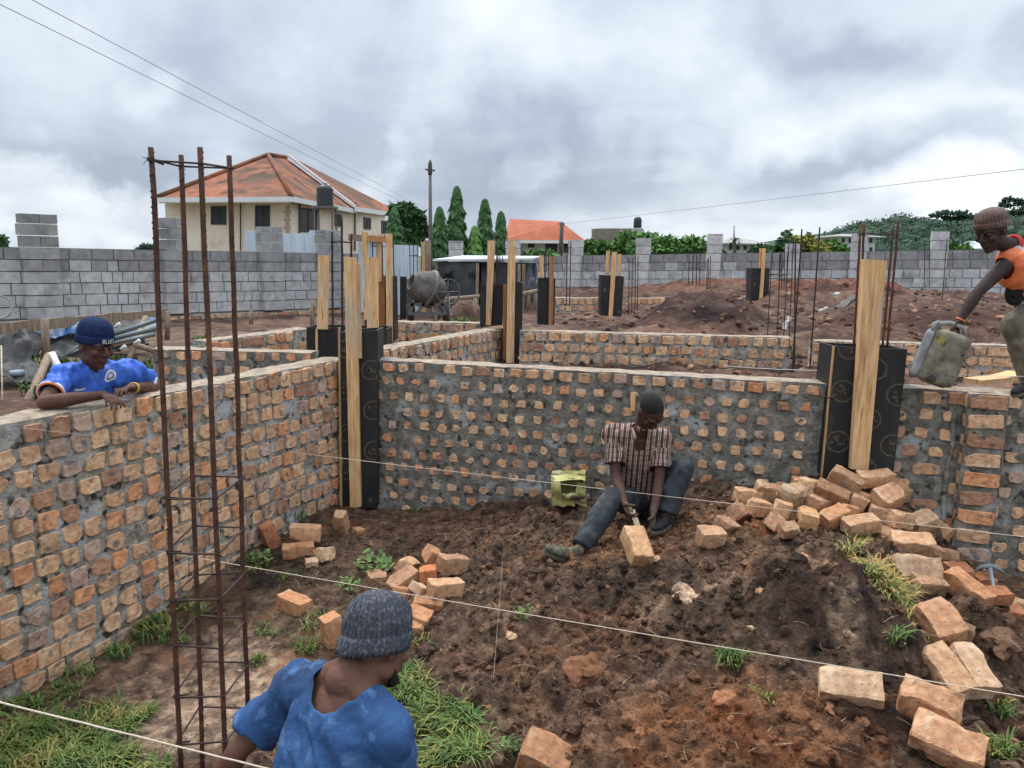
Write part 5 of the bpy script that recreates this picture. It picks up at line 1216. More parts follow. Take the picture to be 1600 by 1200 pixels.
for i, (a, b, r_, m, lab) in enumerate([((178, 522, 9.0), (246, 500, 9.1), .025, 'pale_metal', 'upper grey pipe in the scrap stack right of the blue hat'), ((176, 530, 8.9), (244, 512, 9.0), .025, 'pale_metal', 'middle grey pipe in the scrap stack right of the blue hat'),
        ((178, 537, 8.8), (242, 522, 8.9), .025, 'pale_metal', 'lower grey pipe in the scrap stack right of the blue hat'), ((174, 543, 8.5), (208, 536, 8.6), .02, 'rust', 'rusty bar under the scrap pipes'),
        ((208, 537, 8.6), (250, 552, 8.7), .03, 'timber_old', 'brown stick running down to the dim brick wall'), ((93, 562, 8.3), (140, 528, 8.6), .012, 'pale_metal', 'thin rod leaning behind the blue shirt shoulder'),
        ((0, 585, 7.6), (36, 582, 7.6), .03, 'blueish_steel', 'blue grey steel angle at the left edge'), ((2, 540, 7.2), (4, 640, 6.9), .006, 'string', 'pale rope end hanging at the left edge')]):
    mb = MB(); mb.tube([D(*a), D(*b)], r_, 8); nm = ['pipe', 'pipe', 'pipe', 'rod', 'stick', 'rod', 'steel_angle', 'rope'][i]; tag(mb.build(nm, M[m]), lab, nm.replace('_', ' '))
for px, py, lab in ((183, 508, 'white tip of a rod in the scrap right of the blue hat'), (192, 543, 'white rag tip below the scrap pipes'), (214, 534, 'small white cup on the scrap by the brown stick')):
    mb = MB(); mb.tube([D(px - 4, py + 3, 8.4), D(px + 4, py - 2, 8.4)], [.014, .024], 8); tag(mb.build('plastic_cap', M['plaster_pale']), lab, 'plastic cap')
# far rubble bits on the red soil
for i, (a, b, yy, w, m, lab) in enumerate([((1310, 482), (1338, 462), 13.5, .16, 'frame_dark', 'dark broken board stuck in the red soil left of the wide timber'), ((1226, 516), (1233, 496), 11.4, .06, 'plaster_grey', 'pale broken slab sticking up beside the dark soil heap'),
        ((1280, 487), (1292, 481), 13.6, .05, 'plaster_grey', 'white scrap lying on the red soil'), ((1303, 461), (1311, 458), 16.5, .10, 'plaster_grey', 'pale stone high on the red soil'), ((1420, 560), (1480, 575), 6.9, .08, 'timber', 'light plank fragment behind the jerrycan'),
        ((1520, 596), (1590, 584), 6.3, .16, 'timber', 'pale flat board behind the right wall near the edge'), ((1260, 560), (1262, 585), 9.6, .5, 'leaf_mid', 'green plastic sheet low in the gap between the back walls')][:6]):
    mb = MB(); mb.beam(D(*a, yy), D(*b, yy + .3), w, .04, nseg=4, warp=.015); tag(mb.build('board' if 'board' in lab or 'plank' in lab else ('slab' if 'slab' in lab else 'scrap'), M[m]), lab, 'board' if 'board' in lab or 'plank' in lab else ('slab' if 'slab' in lab else 'scrap'))
# ------------------------------------------------------------------ foliage
def leaf_quads(mb, pts, size, droop=.3, tintr=(.7, 1.25), elong=1.6, mi=0, out=None):
    for k, p in enumerate(pts):
        s = size * random.uniform(.6, 1.3)
        a = Vector((random.gauss(0, 1), random.gauss(0, 1), random.gauss(0, 1) * .6 - droop)).normalized()
        b = a.cross(Vector((random.gauss(0, 1), random.gauss(0, 1), random.gauss(0, 1)))).normalized()
        t = random.uniform(*tintr); a = a * s * elong; b = b * s * .5
        mid = p + a * .5; up = a.cross(b).normalized() * s * .15
        mb.add([p, mid + b - up, p + a, mid - b - up], [(0, 1, 2, 3)], mi, (t, t * random.uniform(.95, 1.05), t * random.uniform(.85, 1.1)))
def in_ellipsoid(c, r, n, shell=.55):
    out = []
    for _ in range(n):
        d = Vector((random.gauss(0, 1), random.gauss(0, 1), random.gauss(0, 1))).normalized(); k = random.uniform(shell, 1.0)
        kk = k * (1 + .22 * mnoise.noise(d * 2.5 + Vector(c) * .3)); out.append(Vector(c) + Vector((d.x * r[0], d.y * r[1], d.z * r[2])) * kk)
    return out
def tree(name, label, base, h, crowns, leaf, size, n, trunk_r=.15, group=None, cat='tree', zbase=-.6, tree_top=None):
    root = empty(name, Vector((base.x, base.y, zbase)), label, cat, group)
    mb = MB(); top = tree_top or Vector((base.x, base.y, base.z + h * .8)); mb.tube([Vector((base.x, base.y, zbase)), Vector((base.x, base.y, zbase)).lerp(top, .5) + Vector((.1, 0, 0)), top], [trunk_r, trunk_r * .75, trunk_r * .3], 8)
    for c, r in crowns: mb.tube([top.lerp(Vector((base.x, base.y, zbase)), .35), Vector(c)], [trunk_r * .45, trunk_r * .12], 5)
    mb.build('trunk', M['trunk'], root); mb = MB(); tot = sum(r[0] * r[2] for c, r in crowns)
    for c, r in crowns: leaf_quads(mb, in_ellipsoid(c, r, int(n * r[0] * r[2] / tot)), size)
    mb.build('crown', M[leaf], root); return root
def conifer(label, px, ytop, ybot, dist, wpx, leaf='leaf_dark', n=2600, group='narrow conical trees in a row beyond the wall', dense=1):
    t = D(px, ytop, dist); b = D(px, ybot, dist); H = t.z - b.z; W = wpx / FPX * dist / 2; root = empty('conical_tree', Vector((t.x, dist, -.6)), label, 'tree', group)
    mb = MB(); mb.tube([Vector((t.x, dist, -.6)), Vector((t.x, dist, b.z)), t - Vector((0, 0, .3))], [.16, .13, .03], 7); mb.build('trunk', M['trunk'], root); mb = MB()
    zb = b.z - .6; HH = t.z - zb
    for _ in range(n):
        k = random.random() ** .8; ang = random.uniform(0, 6.283); prof = (1 - k) ** .75 * (1 + .22 * math.sin(k * 37 + ang * 2)) * (1 + .55 * mnoise.noise(Vector((math.cos(ang) * 1.5, math.sin(ang) * 1.5, k * 9 + px)) * 1.5))
        r_ = W * 1.05 * prof * random.uniform(.55, 1.0) + .04; p = Vector((t.x + math.cos(ang) * r_, dist + math.sin(ang) * r_, zb + HH * k))
        d = Vector((math.cos(ang) * .55, math.sin(ang) * .55, -1)).normalized(); s = random.uniform(.14, .30); sd = d.cross(Vector((-math.sin(ang), math.cos(ang), 0))).normalized(); tang = Vector((-math.sin(ang), math.cos(ang), random.uniform(-.4, .4))) * s * .33
        g = random.uniform(.65, 1.3); mb.add([p, p + d * s * .5 + tang, p + d * s * 1.15, p + d * s * .5 - tang], [(0, 1, 2, 3)], 0, (g, g, g * .9))
    mb.build('crown', M[leaf], root)
conifer('tallest dark conical tree, second from the tall pole', 714, 290, 400, 34, 34, n=3200)
conifer('conical tree nearest the tall pole', 687, 322, 400, 33, 30, n=2600)
conifer('tall conical tree to the right of the yellowish one', 758, 310, 400, 34, 30, n=2800)
conifer('narrow conical tree touching the clean orange roof', 783, 329, 400, 36, 22, n=2200)
conifer('yellowish green short conical tree between the tall ones', 742, 352, 402, 33, 26, leaf='leaf_mid', n=1600)
conifer('small conical tree against the cream house wall', 616, 322, 378, 38, 32, n=2000)
c = D(634, 352, 48); cr_ = []
for px, py, rx, ry in ((628, 330, 18, 12), (642, 342, 16, 12), (632, 360, 20, 16), (655, 358, 12, 14), (650, 340, 12, 8), (636, 374, 22, 12)): q = D(px, py, 48); k = 48 / FPX; cr_.append((q, (rx * k, rx * k * .8, ry * k)))
tree('broad_tree', 'broad dark tree between the cream house and the tall pole', c, 1, cr_, 'leaf_dark', .30, 3000, .2, tree_top=D(636, 350, 48))
# leafy bushes
GBU = 'leafy bushes beyond the far wall'
for i, (x0, x1, yt, lab) in enumerate(((912, 960, 368, 'leafy green bush at the left of the row below the round building'), (948, 1010, 362, 'leafy green bush in the middle of the row, below the small tank'), (1000, 1060, 361, 'leafy green bush right of the small tank'), (1050, 1096, 370, 'leafy green bush at the right end of the row'))):
    k = 33 / FPX; cr_ = []
    for _ in range(8):
        px = random.uniform(x0 + 6, x1 - 6); rr = random.uniform(9, 15); py = random.uniform(yt + rr * .8, 396); q = D(px, py, 33 + random.uniform(-1, 1)); cr_.append((q, (rr * k * 1.25, rr * k, rr * k * .85)))
    q = D((x0 + x1) / 2, 400, 33); tree('bush', lab, q, 1, cr_, 'leaf_mid', .15, 2600, .08, GBU, 'bush', tree_top=D((x0 + x1) / 2, 385, 33))
for i, (x0, x1, yt, lf, lab) in enumerate(((1196, 1240, 372, 'leaf_dark', 'dark bush with a thin top left of the yellow tree'), (1240, 1290, 366, 'leaf_yellow', 'rusty yellow bush before the wooded hill'), (1276, 1320, 376, 'leaf_mid', 'bright green bush between the yellow one and the three storey building'),
        (1482, 1520, 379, 'leaf_mid', 'bright green bush just left of the small white roof'), (700, 730, 395, 'leaf_mid', 'green shrub at the foot of the tallest conical tree'), (818, 860, 394, 'leaf_mid', 'low green shrubs in front of the clean orange roofed house'), (1100, 1130, 384, 'leaf_dark', 'dark low bush left of the small white house'), (1180, 1204, 384, 'leaf_dark', 'low dark bush right of the small white house'))):
    ds = 62 if px > 1100 or x0 > 1090 else 40; k = ds / FPX; cr_ = []
    for _ in range(7):
        px = random.uniform(x0 + 5, x1 - 5); rr = random.uniform(6, 11); py = random.uniform(yt + rr * .8, 400); q = D(px, py, ds + random.uniform(-1, 1)); cr_.append((q, (rr * k * 1.3, rr * k, rr * k * .8)))
    tree('bush', lab, D((x0 + x1) / 2, 402, ds), 1, cr_, lf, .24 * ds / 50, 1300, .1, None, 'bush', tree_top=D((x0 + x1) / 2, 392, ds))
# distant small trees / palm
pm = empty('palm_tree', D(1148, 396, 60), 'small palm tree in front of the small white house', 'palm tree'); mb = MB(); t = D(1148, 378, 60); mb.tube([D(1148, 402, 60), t], [.14, .1], 6); mb.build('trunk', M['trunk'], pm); mb = MB()
for k in range(26):
    a = random.uniform(0, 6.28); e = random.uniform(-.3, .9); L_ = random.uniform(.5, .85); d = Vector((math.cos(a) * math.cos(e), math.sin(a) * math.cos(e), math.sin(e))); s = Vector((-math.sin(a), math.cos(a), 0)) * .07
    p1 = t + d * L_ * .6; p2 = t + d * L_ * .95 - Vector((0, 0, .3)); mb.add([t - s * .4, t + s * .4, p1 + s, p1 - s, p2], [(0, 1, 2, 3), (3, 2, 4)], 0, (.8, .8, .8))
mb.build('crown', M['leaf_dark'], pm)
tree('tree', 'tiny dark pointed tree left of the yellow bush', D(1228, 390, 90), 1, [(D(1228, 374, 90), (.6, .6, 1.1)), (D(1228, 384, 90), (1.0, 1, 1.0))], 'leaf_dark', .35, 400, .1, tree_top=D(1228, 376, 90))
for px, yt, wd, lab in ((6, 376, 10, 'tiny dark tree at the left edge above the grey wall'),):
    tree('tree', lab, D(px, 392, 60), 1, [(D(-4, 376, 60), (.7, .7, .5)), (D(-8, 384, 60), (.9, .8, .6))], 'leaf_dark', .25, 500, .1, tree_top=D(-6, 380, 60))
# wooded hill
def hill_z(x, y): 
    # ridge rising to the right
    c = D(1500, 400, 300); k = math.exp(-((y - 330) / 110) ** 2); r_ = 1 / (1 + math.exp(-(x - 118) / 22)); return -1 + k * (6 + 15 * r_ + max(0, x - 150) * .05)
mb = MB(); nx, ny = 60, 30; g = []
for j in range(ny + 1):
    for i in range(nx + 1): x = 80 + 330 * i / nx; y = 130 + 420 * j / ny; g.append(Vector((x, y, hill_z(x, y) + mnoise.noise(Vector((x * .03, y * .03, 0))) * 2)))
fs = [(j * (nx + 1) + i, j * (nx + 1) + i + 1, (j + 1) * (nx + 1) + i + 1, (j + 1) * (nx + 1) + i) for j in range(ny) for i in range(nx)]
mb.add(g, fs, 0, (1, 1, 1), True); tag(mb.build('hill', M['hillground']), 'hill rising to the right behind the site', 'hill', kind='structure')
mb = MB(); random.seed(21); prof_pts = [(1255, 392), (1290, 368), (1310, 352), (1345, 344), (1385, 342), (1400, 333), (1425, 337), (1450, 341), (1480, 338), (1510, 336), (1545, 332), (1600, 322), (1680, 312), (1780, 305)]
def top_y(px):
    for (a, b), (c_, d_) in zip(prof_pts, prof_pts[1:]):
        if a <= px <= c_: return b + (d_ - b) * (px - a) / (c_ - a)
    return 392
def crown_at(c, r, leaf_n, s, mi=0):
    mb.ell(c, (r * .80, r * .8, r * .58), None, 8, 5, mi, (.7, .7, .72)); leaf_quads(mb, in_ellipsoid(c, (r, r, r * .75), leaf_n, .8), s, .1, (.6, 1.35), 1.2, mi)
for k in range(330):
    px = 1262 + 520 * random.random(); ty = top_y(px); f = random.random() ** .8; dist = 330 - 150 * f + random.uniform(-10, 10); py = ty + 7 + (398 - ty) * f; r_ = random.uniform(3.6, 7.0) * (dist / 300) ** .8
    c = D(px, max(py, ty + r_ * .72 / dist * FPX), dist); crown_at(c, r_, 170, r_ * .11)
tag(mb.build('woods', M['leaf_hill']), 'dark green woods covering the hill at the right', 'woods', kind='stuff')
mb = MB(); # small distant hill at left
for k in range(26):
    px = random.uniform(216, 262); py = 390 - 8 * math.exp(-((px - 240) / 16) ** 2) + random.uniform(0, 6); crown_at(D(px, py, 200), random.uniform(.9, 1.5), 40, .35)
tag(mb.build('woods', M['leaf_hill']), 'tiny dark wooded hilltop seen over the left grey wall', 'woods', kind='stuff')
GUM = 'flat topped trees standing above the hill woods'
def umbrella(label, px, layers, dist, tb):
    cr_ = []; k = dist / FPX
    for x, y, rx, ry in layers: cr_.append((D(x, y, dist + random.uniform(-2, 2)), (rx * k, rx * k * .7, ry * k)))
    tree('umbrella_tree', label, D(px, tb, dist), 1, cr_, 'leaf_hill', .62, 1100, .22, GUM, 'tree', zbase=0, tree_top=D(px, min(l[1] for l in layers) + 8, dist))
umbrella('wide flat topped tree above the worker head at the right edge', 1590, [(1582, 312, 17, 2.2), (1603, 317, 20, 2.5), (1572, 320, 11, 2), (1615, 327, 22, 3), (1590, 331, 15, 2), (1632, 314, 18, 3)], 200, 385)
umbrella('flat topped tree left of the worker hat', 1485, [(1478, 332, 14, 1.8), (1500, 333, 13, 1.8), (1462, 336, 9, 1.6), (1488, 340, 16, 2), (1512, 338, 12, 1.8)], 230, 385)

# ------------------------------------------------------------------ grass
def tuft(mb, c, n, h, spread, lean=.5, w=.0042, tint=(1, 1, 1), mi=0):
    for _ in range(n):
        a = random.uniform(0, 6.283); r_ = abs(random.gauss(0, spread * .5)); p = c + Vector((math.cos(a) * r_, math.sin(a) * r_, 0)); p.z = c.z - .01
        H = h * random.uniform(.45, 1.2); b = random.uniform(0, 6.283); L_ = H * lean * random.uniform(.3, 1.6); d = Vector((math.cos(b), math.sin(b), 0)); s = Vector((-d.y, d.x, 0)) * w * random.uniform(.6, 1.3)
        p1 = p + d * L_ * .25 + Vector((0, 0, H * .5)); p2 = p + d * L_ * .65 + Vector((0, 0, H * .85)); p3 = p + d * L_ * 1.15 + Vector((0, 0, H * (.95 - .35 * random.random())))
        k = random.uniform(.65, 1.35); t = (tint[0] * k * random.uniform(.9, 1.25), tint[1] * k, tint[2] * k)
        mb.add([p - s * .7, p + s * .7, p1 + s, p1 - s, p2 + s * .7, p2 - s * .7, p3], [(0, 1, 2, 3), (3, 2, 4, 5), (5, 4, 6)], mi, t)
def grass_patch(label, spots, m='grass', name='grass'):
    """spots: (px, py, rx_px, ry_px, tufts, blades, height, lean)"""
    mb = MB()
    for px, py, rx, ry, nt_, nb, h, lean in spots:
        for _ in range(nt_):
            a = random.uniform(0, 6.283); r_ = random.random() ** .6; c = on_ground(px + math.cos(a) * r_ * rx, py + math.sin(a) * r_ * ry, 8); tuft(mb, c, int(nb * 1.35), h * .9, .05, lean, tint=random.choice([(1, 1, 1), (1, 1, 1), (.75, .85, .8), (1.3, 1.1, .9), (1.9, 1.15, 1.2)]))
    return tag(mb.build(name, M[m]), label, 'grass', kind='stuff')
grass_patch('thick green grass filling the bottom left corner', [(90, 1165, 130, 40, 70, 15, .075, 1.1), (40, 1115, 50, 22, 18, 12, .05, 1.1), (180, 1125, 60, 25, 30, 14, .07, 1.1), (130, 1205, 150, 20, 34, 16, .08, 1.1), (100, 1100, 70, 20, 10, 8, .04, 1)])
grass_patch('thin grass creeping along the foot of the left wall', [(230, 985, 45, 18, 26, 14, .08, .9), (180, 1020, 35, 14, 10, 10, .06, .8), (110, 1050, 40, 14, 9, 9, .08, 1), (300, 950, 25, 14, 10, 8, .06, .9), (270, 1000, 30, 10, 6, 9, .07, 1), (105, 1075, 25, 8, 5, 8, .06, 1)])
grass_patch('tall wet grass trailing right of the man in the faded blue shirt', [(690, 1130, 40, 30, 34, 18, .085, 1.2), (640, 1075, 26, 24, 22, 16, .075, 1.1), (620, 1040, 16, 18, 8, 12, .06, 1), (700, 1190, 55, 22, 34, 18, .09, 1.2), (600, 1090, 20, 18, 8, 12, .07, 1), (660, 1010, 16, 14, 5, 8, .04, 1), (730, 1160, 30, 25, 12, 14, .07, 1.2)])
grass_patch('yellowing grass tuft hanging over the dark clod', [(1335, 860, 14, 22, 14, 22, .10, .7), (1362, 895, 16, 16, 16, 24, .10, .9), (1395, 930, 18, 22, 18, 24, .10, 1.0), (1412, 955, 10, 14, 8, 16, .09, 1.0)], 'grass_dry')
grass_patch('small green tuft on the heap left of the lone pale brick', [(1145, 1036, 14, 8, 9, 18, .08, .7), (1190, 1094, 9, 6, 5, 12, .07, .6)])
grass_patch('scattered grass blades beside the tall rebar cage and lone brick', [(480, 1010, 16, 18, 7, 10, .09, .6), (420, 985, 22, 12, 6, 8, .05, .8), (400, 880, 20, 14, 8, 10, .06, .9), (500, 975, 30, 14, 8, 8, .06, .9), (545, 1000, 25, 14, 8, 9, .06, .8), (395, 1030, 12, 16, 5, 8, .07, .8), (440, 900, 30, 10, 6, 6, .04, .9), (460, 800, 30, 8, 12, 10, .06, .8), (650, 800, 12, 6, 4, 8, .05, .8)])
grass_patch('sparse grass at the lower right edge', [(1560, 1110, 14, 16, 5, 12, .08, .8), (1565, 1185, 20, 12, 8, 14, .09, .9), (1395, 1000, 18, 10, 5, 8, .06, 1.2), (1440, 1000, 14, 20, 3, 8, .09, 1.2)])
def leafy(label, px, py, rx, n, s, name='leafy_weed'):
    root = on_ground(px, py); mb = MB()
    for k in range(n):
        a = random.uniform(0, 6.283); r_ = random.random() ** .6 * rx; c = on_ground(px + math.cos(a) * r_, py + math.sin(a) * r_ * .5, 6) + Vector((0, 0, random.uniform(.01, .06)))
        d = Vector((math.cos(a * 2 + k), math.sin(a * 2 + k), random.uniform(.1, .8))).normalized() * s * random.uniform(.7, 1.3); w = d.cross(Vector((0, 0, 1))).normalized() * s * .28; u_ = Vector((0, 0, s * .12)); g = random.uniform(.7, 1.3)
        mb.add([c, c + d * .35 + w - u_ * .3, c + d * .75 + w * .7, c + d * 1.05 - u_, c + d * .75 - w * .7, c + d * .35 - w - u_ * .3, c + d * .5 + u_ * .3], [(0, 1, 6), (1, 2, 6), (2, 3, 6), (3, 4, 6), (4, 5, 6), (5, 0, 6)], 0, (g, g, g))
    tag(mb.build(name, M['grass']), label, 'weed', kind='stuff')
leafy('broad leafed weed on the soil above the grey wool hat', 582, 888, 30, 70, .055); leafy('small leafy weed at the bottom edge right of the tall grass', 797, 1178, 16, 26, .035); leafy('tiny green seedling on the heap left of the hanging thread', 820, 968, 9, 18, .035)
leafy('broad leafed weeds at the foot of the left wall below the corner', 455, 806, 34, 60, .05); leafy('green weeds beside the end standing brick at the left wall', 408, 880, 18, 40, .045); leafy('grey green weed by the string above the wool hat', 545, 920, 18, 30, .04)
def outgrass(label, px0, px1, py0, py1, y0, y1, n, h=.18, w=.012, m='grass'):
    mb = MB()
    for _ in range(n):
        f = random.random(); px = px0 + (px1 - px0) * random.random(); y = y0 + (y1 - y0) * f; p = D(px, 500, y); c = Vector((p.x, y, oz(p.x, y))); tuft(mb, c, 10, h, .10, .6, w, (.75, .75, .75))
    tag(mb.build('grass', M[m]), label, 'grass', kind='stuff')
outgrass('dark green grass strip behind the low brick walls at the left', 300, 440, 0, 0, 10.2, 11.6, 150, .12)
outgrass('green grass in the yard around the scrap behind the blue shirt', 30, 240, 0, 0, 7.0, 9.4, 200, .11)
outgrass('green grass before the shed', 690, 760, 0, 0, 12.6, 13.6, 60, .14)
outgrass('patchy weeds on the soil beyond the second row wall', 1170, 1240, 0, 0, 10, 11.2, 40, .12)
# grit, clods and straw on the heap
random.seed(5); mb = MB(); mb2 = MB(); mb3 = MB(); N_ = 0
tn_ = lambda: tuple(np.array(random.choice([(1, .95, .9), (.75, .7, .68), (1.25, 1.1, 1.0), (1, .9, .85), (.85, .8, .75), (1.5, 1.2, 1.0), (1.9, 1.6, 1.35)])) * random.uniform(.7, 1.2))
def rnd_pt():
    while True:
        s = random.uniform(.15, 6.0); t = -random.uniform(.25, 5.2); x = C0.x + s * dirB.x + t * dirA.x; y = C0.y + s * dirB.y + t * dirA.y
        if y > 1.9: return x, y
XY = [rnd_pt() for _ in range(23000)]; TT_ = tint_near(np.array([p[0] for p in XY]), np.array([p[1] for p in XY]), None); ZZ = ground_z(np.array([p[0] for p in XY]), np.array([p[1] for p in XY])); RAW = ground_raw(np.array([p[0] for p in XY]), np.array([p[1] for p in XY]))
for (x, y), z, rw, tl_ in zip(XY, ZZ, RAW, TT_):
    dens = min(1, max(.25, (rw + .15) / .3))
    if random.random() > dens: continue
    r_ = .004 + .026 * random.random() ** 5 * dens + (.02 if random.random() < .005 else 0); lump(mb, Vector((x, y, z + r_ * .1)), r_, 0, tuple(np.array(tn_()) ** .6 * tl_) if random.random() < .93 else (2.6, 2.0, 1.5), .75)
for k in range(2200):   # larger torn clods of the same soil
    x, y = XY[k]; rw = RAW[k]
    if rw < .02 or random.random() > .55: continue
    r_ = random.uniform(.018, .05) * (1 if random.random() < .9 else 1.7); lump(mb, Vector((x, y, ZZ[k] - r_ * .1)), r_, 0, tuple(np.array(TT_[k]) * random.uniform(.7, 1.15)), .8)
tag(mb.build('soil_clods', M['soil']), 'loose clods and grit strewn over the soil heap', 'soil clods', kind='stuff')
for k in range(1500):
    x, y = XY[k]; z = ZZ[k]
    a = random.uniform(0, 6.283); L_ = random.uniform(.02, .12); d = Vector((math.cos(a), math.sin(a), random.uniform(-.15, .25))) * L_; s = Vector((-math.sin(a), math.cos(a), 0)) * .0012; c = Vector((x, y, z + .006)); m_ = c + d * .5 + Vector((random.uniform(-.01, .01), random.uniform(-.01, .01), .006)); g = random.uniform(.5, 1.3)
    mb2.add([c - s, c + s, m_ + s, m_ - s, c + d + s * .5, c + d - s * .5], [(0, 1, 2, 3), (3, 2, 4, 5)], 0, (g, g, g))
tag(mb2.build('straw', M['straw']), 'dry straw and root bits scattered over the soil heap', 'straw', kind='stuff')
# rubble over the far soil
random.seed(6); mb = MB()
for k in range(1500):
    px = random.uniform(880, 1650); y = random.uniform(7.2, 19) ; p = D(px, 450, y); x = p.x; z = oz(x, y); r_ = random.uniform(.02, .07) * (1.5 if random.random() < .1 else 1); lump(mb, Vector((x, y, z)), r_, 0, tuple(np.array(random.choice([(1, .8, .75), (.6, .5, .5), (1.6, 1.3, 1.1), (3, 2.7, 2.3)])) * random.uniform(.7, 1.1)), .6)
tag(mb.build('rubble', M['clod']), 'clods and stones strewn over the far red soil', 'rubble', kind='stuff')
# ------------------------------------------------------------------ people
from mathutils.bvhtree import BVHTree
def skinm(name, c, rough=.72):
    a = Vector(c); return mat(name, [tuple(a * .75), tuple(a), tuple(a * 1.3)], 9, rough, .25, 160, .003, spec=.25, subsurf=.0, spots=[(tuple(a * 1.5), 30, .62, .8)])
M['skin_dark'] = skinm('skin_dark', (.082, .043, .031)); M['skin_mid'] = skinm('skin_mid', (.15, .072, .048)); M['skin_brown'] = skinm('skin_brown', (.115, .054, .038)); M['skin_deep'] = skinm('skin_deep', (.055, .034, .029))
M['skin_dusty'] = skinm('skin_dusty', (.20, .16, .14), .9)
M['jersey_blue'] = mat('jersey_blue', [(.030, .095, .42), (.045, .135, .55), (.07, .19, .66)], 5, .6, .3, 60, .004, spots=[((.12, .28, .75), 7, .60, .75)])
M['tee_faded'] = mat('tee_faded', [(.022, .062, .16), (.033, .088, .215), (.05, .125, .28)], 7, .9, .7, 90, .006, spots=[((.09, .14, .22), 4, .56, .76), ((.022, .045, .10), 3, .56, .72), ((.085, .18, .36), 18, .55, .7)])
M['trousers'] = mat('trousers', [(.020, .023, .028), (.034, .039, .046), (.056, .062, .070)], 7, .85, .4, 50, .005, spots=[((.11, .10, .09), 9, .60, .74)])
M['khaki'] = mat('khaki', [(.10, .085, .06), (.17, .145, .105), (.26, .23, .17)], 7, .9, .5, 40, .006, spots=[((.06, .05, .04), 5, .6, .72)])
M['vest'] = mat('vest', [(.62, .13, .045), (.78, .20, .07), (.85, .28, .12)], 5, .6, .3, 40, .005, spots=[((.30, .14, .08), 7, .62, .74)])
M['red'] = mat('red', [(.35, .03, .02), (.50, .05, .03)], 9, .7, .2)
M['hat_navy'] = mat('hat_navy', [(.006, .014, .050), (.010, .022, .072), (.018, .034, .10)], 30, .95, .8, 260, .003)
M['hat_grey'] = mat('hat_grey', [(.035, .04, .052), (.075, .08, .095), (.19, .195, .205)], 90, .95, .9, 240, .004, spots=[((.04, .045, .06), 7, .54, .68)])
M['hat_brown'] = mat('hat_brown', [(.07, .035, .028), (.11, .055, .042), (.15, .085, .065)], 20, .95, .6, 200, .003, sheen=.3)
M['hair'] = mat('hair', [(.014, .011, .010), (.030, .023, .020)], 60, .95, .6, 300, .003)
M['eye_white'] = mat('eye_white', [(.09, .07, .06), (.12, .10, .09)], 5, .3, 0); M['eye_dark'] = mat('eye_dark', [(.01, .007, .006), (.015, .01, .008)], 5, .2, 0)
M['shoe'] = mat('shoe', [(.05, .047, .032), (.10, .092, .062), (.19, .18, .13)], 26, .9, .5, 60, .004, spots=[((.09, .07, .05), 8, .56, .68)]); M['sole'] = mat('sole', [(.10, .085, .065), (.17, .145, .11)], 15, .9, .5, 60, .004)
M['black_cloth'] = mat('black_cloth', [(.012, .012, .014), (.03, .03, .033)], 8, .85, .3, 50, .004)
M['wristband'] = mat('wristband', [(.62, .34, .05), (.70, .42, .08)], 9, .5, 0); M['grey_band'] = mat('grey_band', [(.33, .32, .31), (.45, .44, .43)], 9, .4, 0)
def stripes(name):
    """woven check shirt: vertical bands of white, rust and dark, faint cross lines; the pattern follows the cloth's own axes (attribute uvw)"""
    m = bpy.data.materials.new(name); m.use_nodes = True; nt = m.node_tree; N = nt.nodes; L = nt.links; b = N['Principled BSDF']; b.inputs['Roughness'].default_value = .9
    at = N.new('ShaderNodeAttribute'); at.attribute_name = 'cloth'; sp_ = N.new('ShaderNodeSeparateXYZ'); L.new(at.outputs['Vector'], sp_.inputs[0])
    def M_(op, a, b_=None):
        n = N.new('ShaderNodeMath'); n.operation = op
        for i, v in enumerate((a, b_)):
            if v is None: continue
            if isinstance(v, (int, float)): n.inputs[i].default_value = v
            else: L.new(v, n.inputs[i])
        return n.outputs[0]
    fx = M_('FRACT', M_('MULTIPLY', sp_.outputs[0], 24.0)); fz = M_('FRACT', M_('MULTIPLY', sp_.outputs[2], 26.0))
    def ramp(v, st):
        r = N.new('ShaderNodeValToRGB'); r.color_ramp.interpolation = 'CONSTANT'; e = r.color_ramp.elements; L.new(v, r.inputs[0])
        while len(e) < len(st): e.new(.5)
        for q, (p, c) in zip(e, st): q.position = p; q.color = (*c, 1)
        return r.outputs[0]
    c1 = ramp(fx, [(0, (.045, .028, .026)), (.26, (.46, .37, .30)), (.40, (.25, .11, .08)), (.62, (.48, .40, .34)), (.74, (.12, .055, .045))]); c2 = ramp(fz, [(0, (1, 1, 1)), (.55, (.62, .55, .52)), (.78, (1.25, 1.2, 1.2))])
    mx = N.new('ShaderNodeMixRGB'); mx.blend_type = 'MULTIPLY'; mx.inputs[0].default_value = .8; L.new(c1, mx.inputs[1]); L.new(c2, mx.inputs[2]); L.new(mx.outputs[0], b.inputs['Base Color'])
    nz = N.new('ShaderNodeTexNoise'); nz.inputs['Scale'].default_value = 30; bp = N.new('ShaderNodeBump'); bp.inputs['Strength'].default_value = .3; bp.inputs['Distance'].default_value = .004; L.new(nz.outputs['Fac'], bp.inputs['Height']); L.new(bp.outputs[0], b.inputs['Normal']); return m
M['check_shirt'] = stripes('check_shirt')

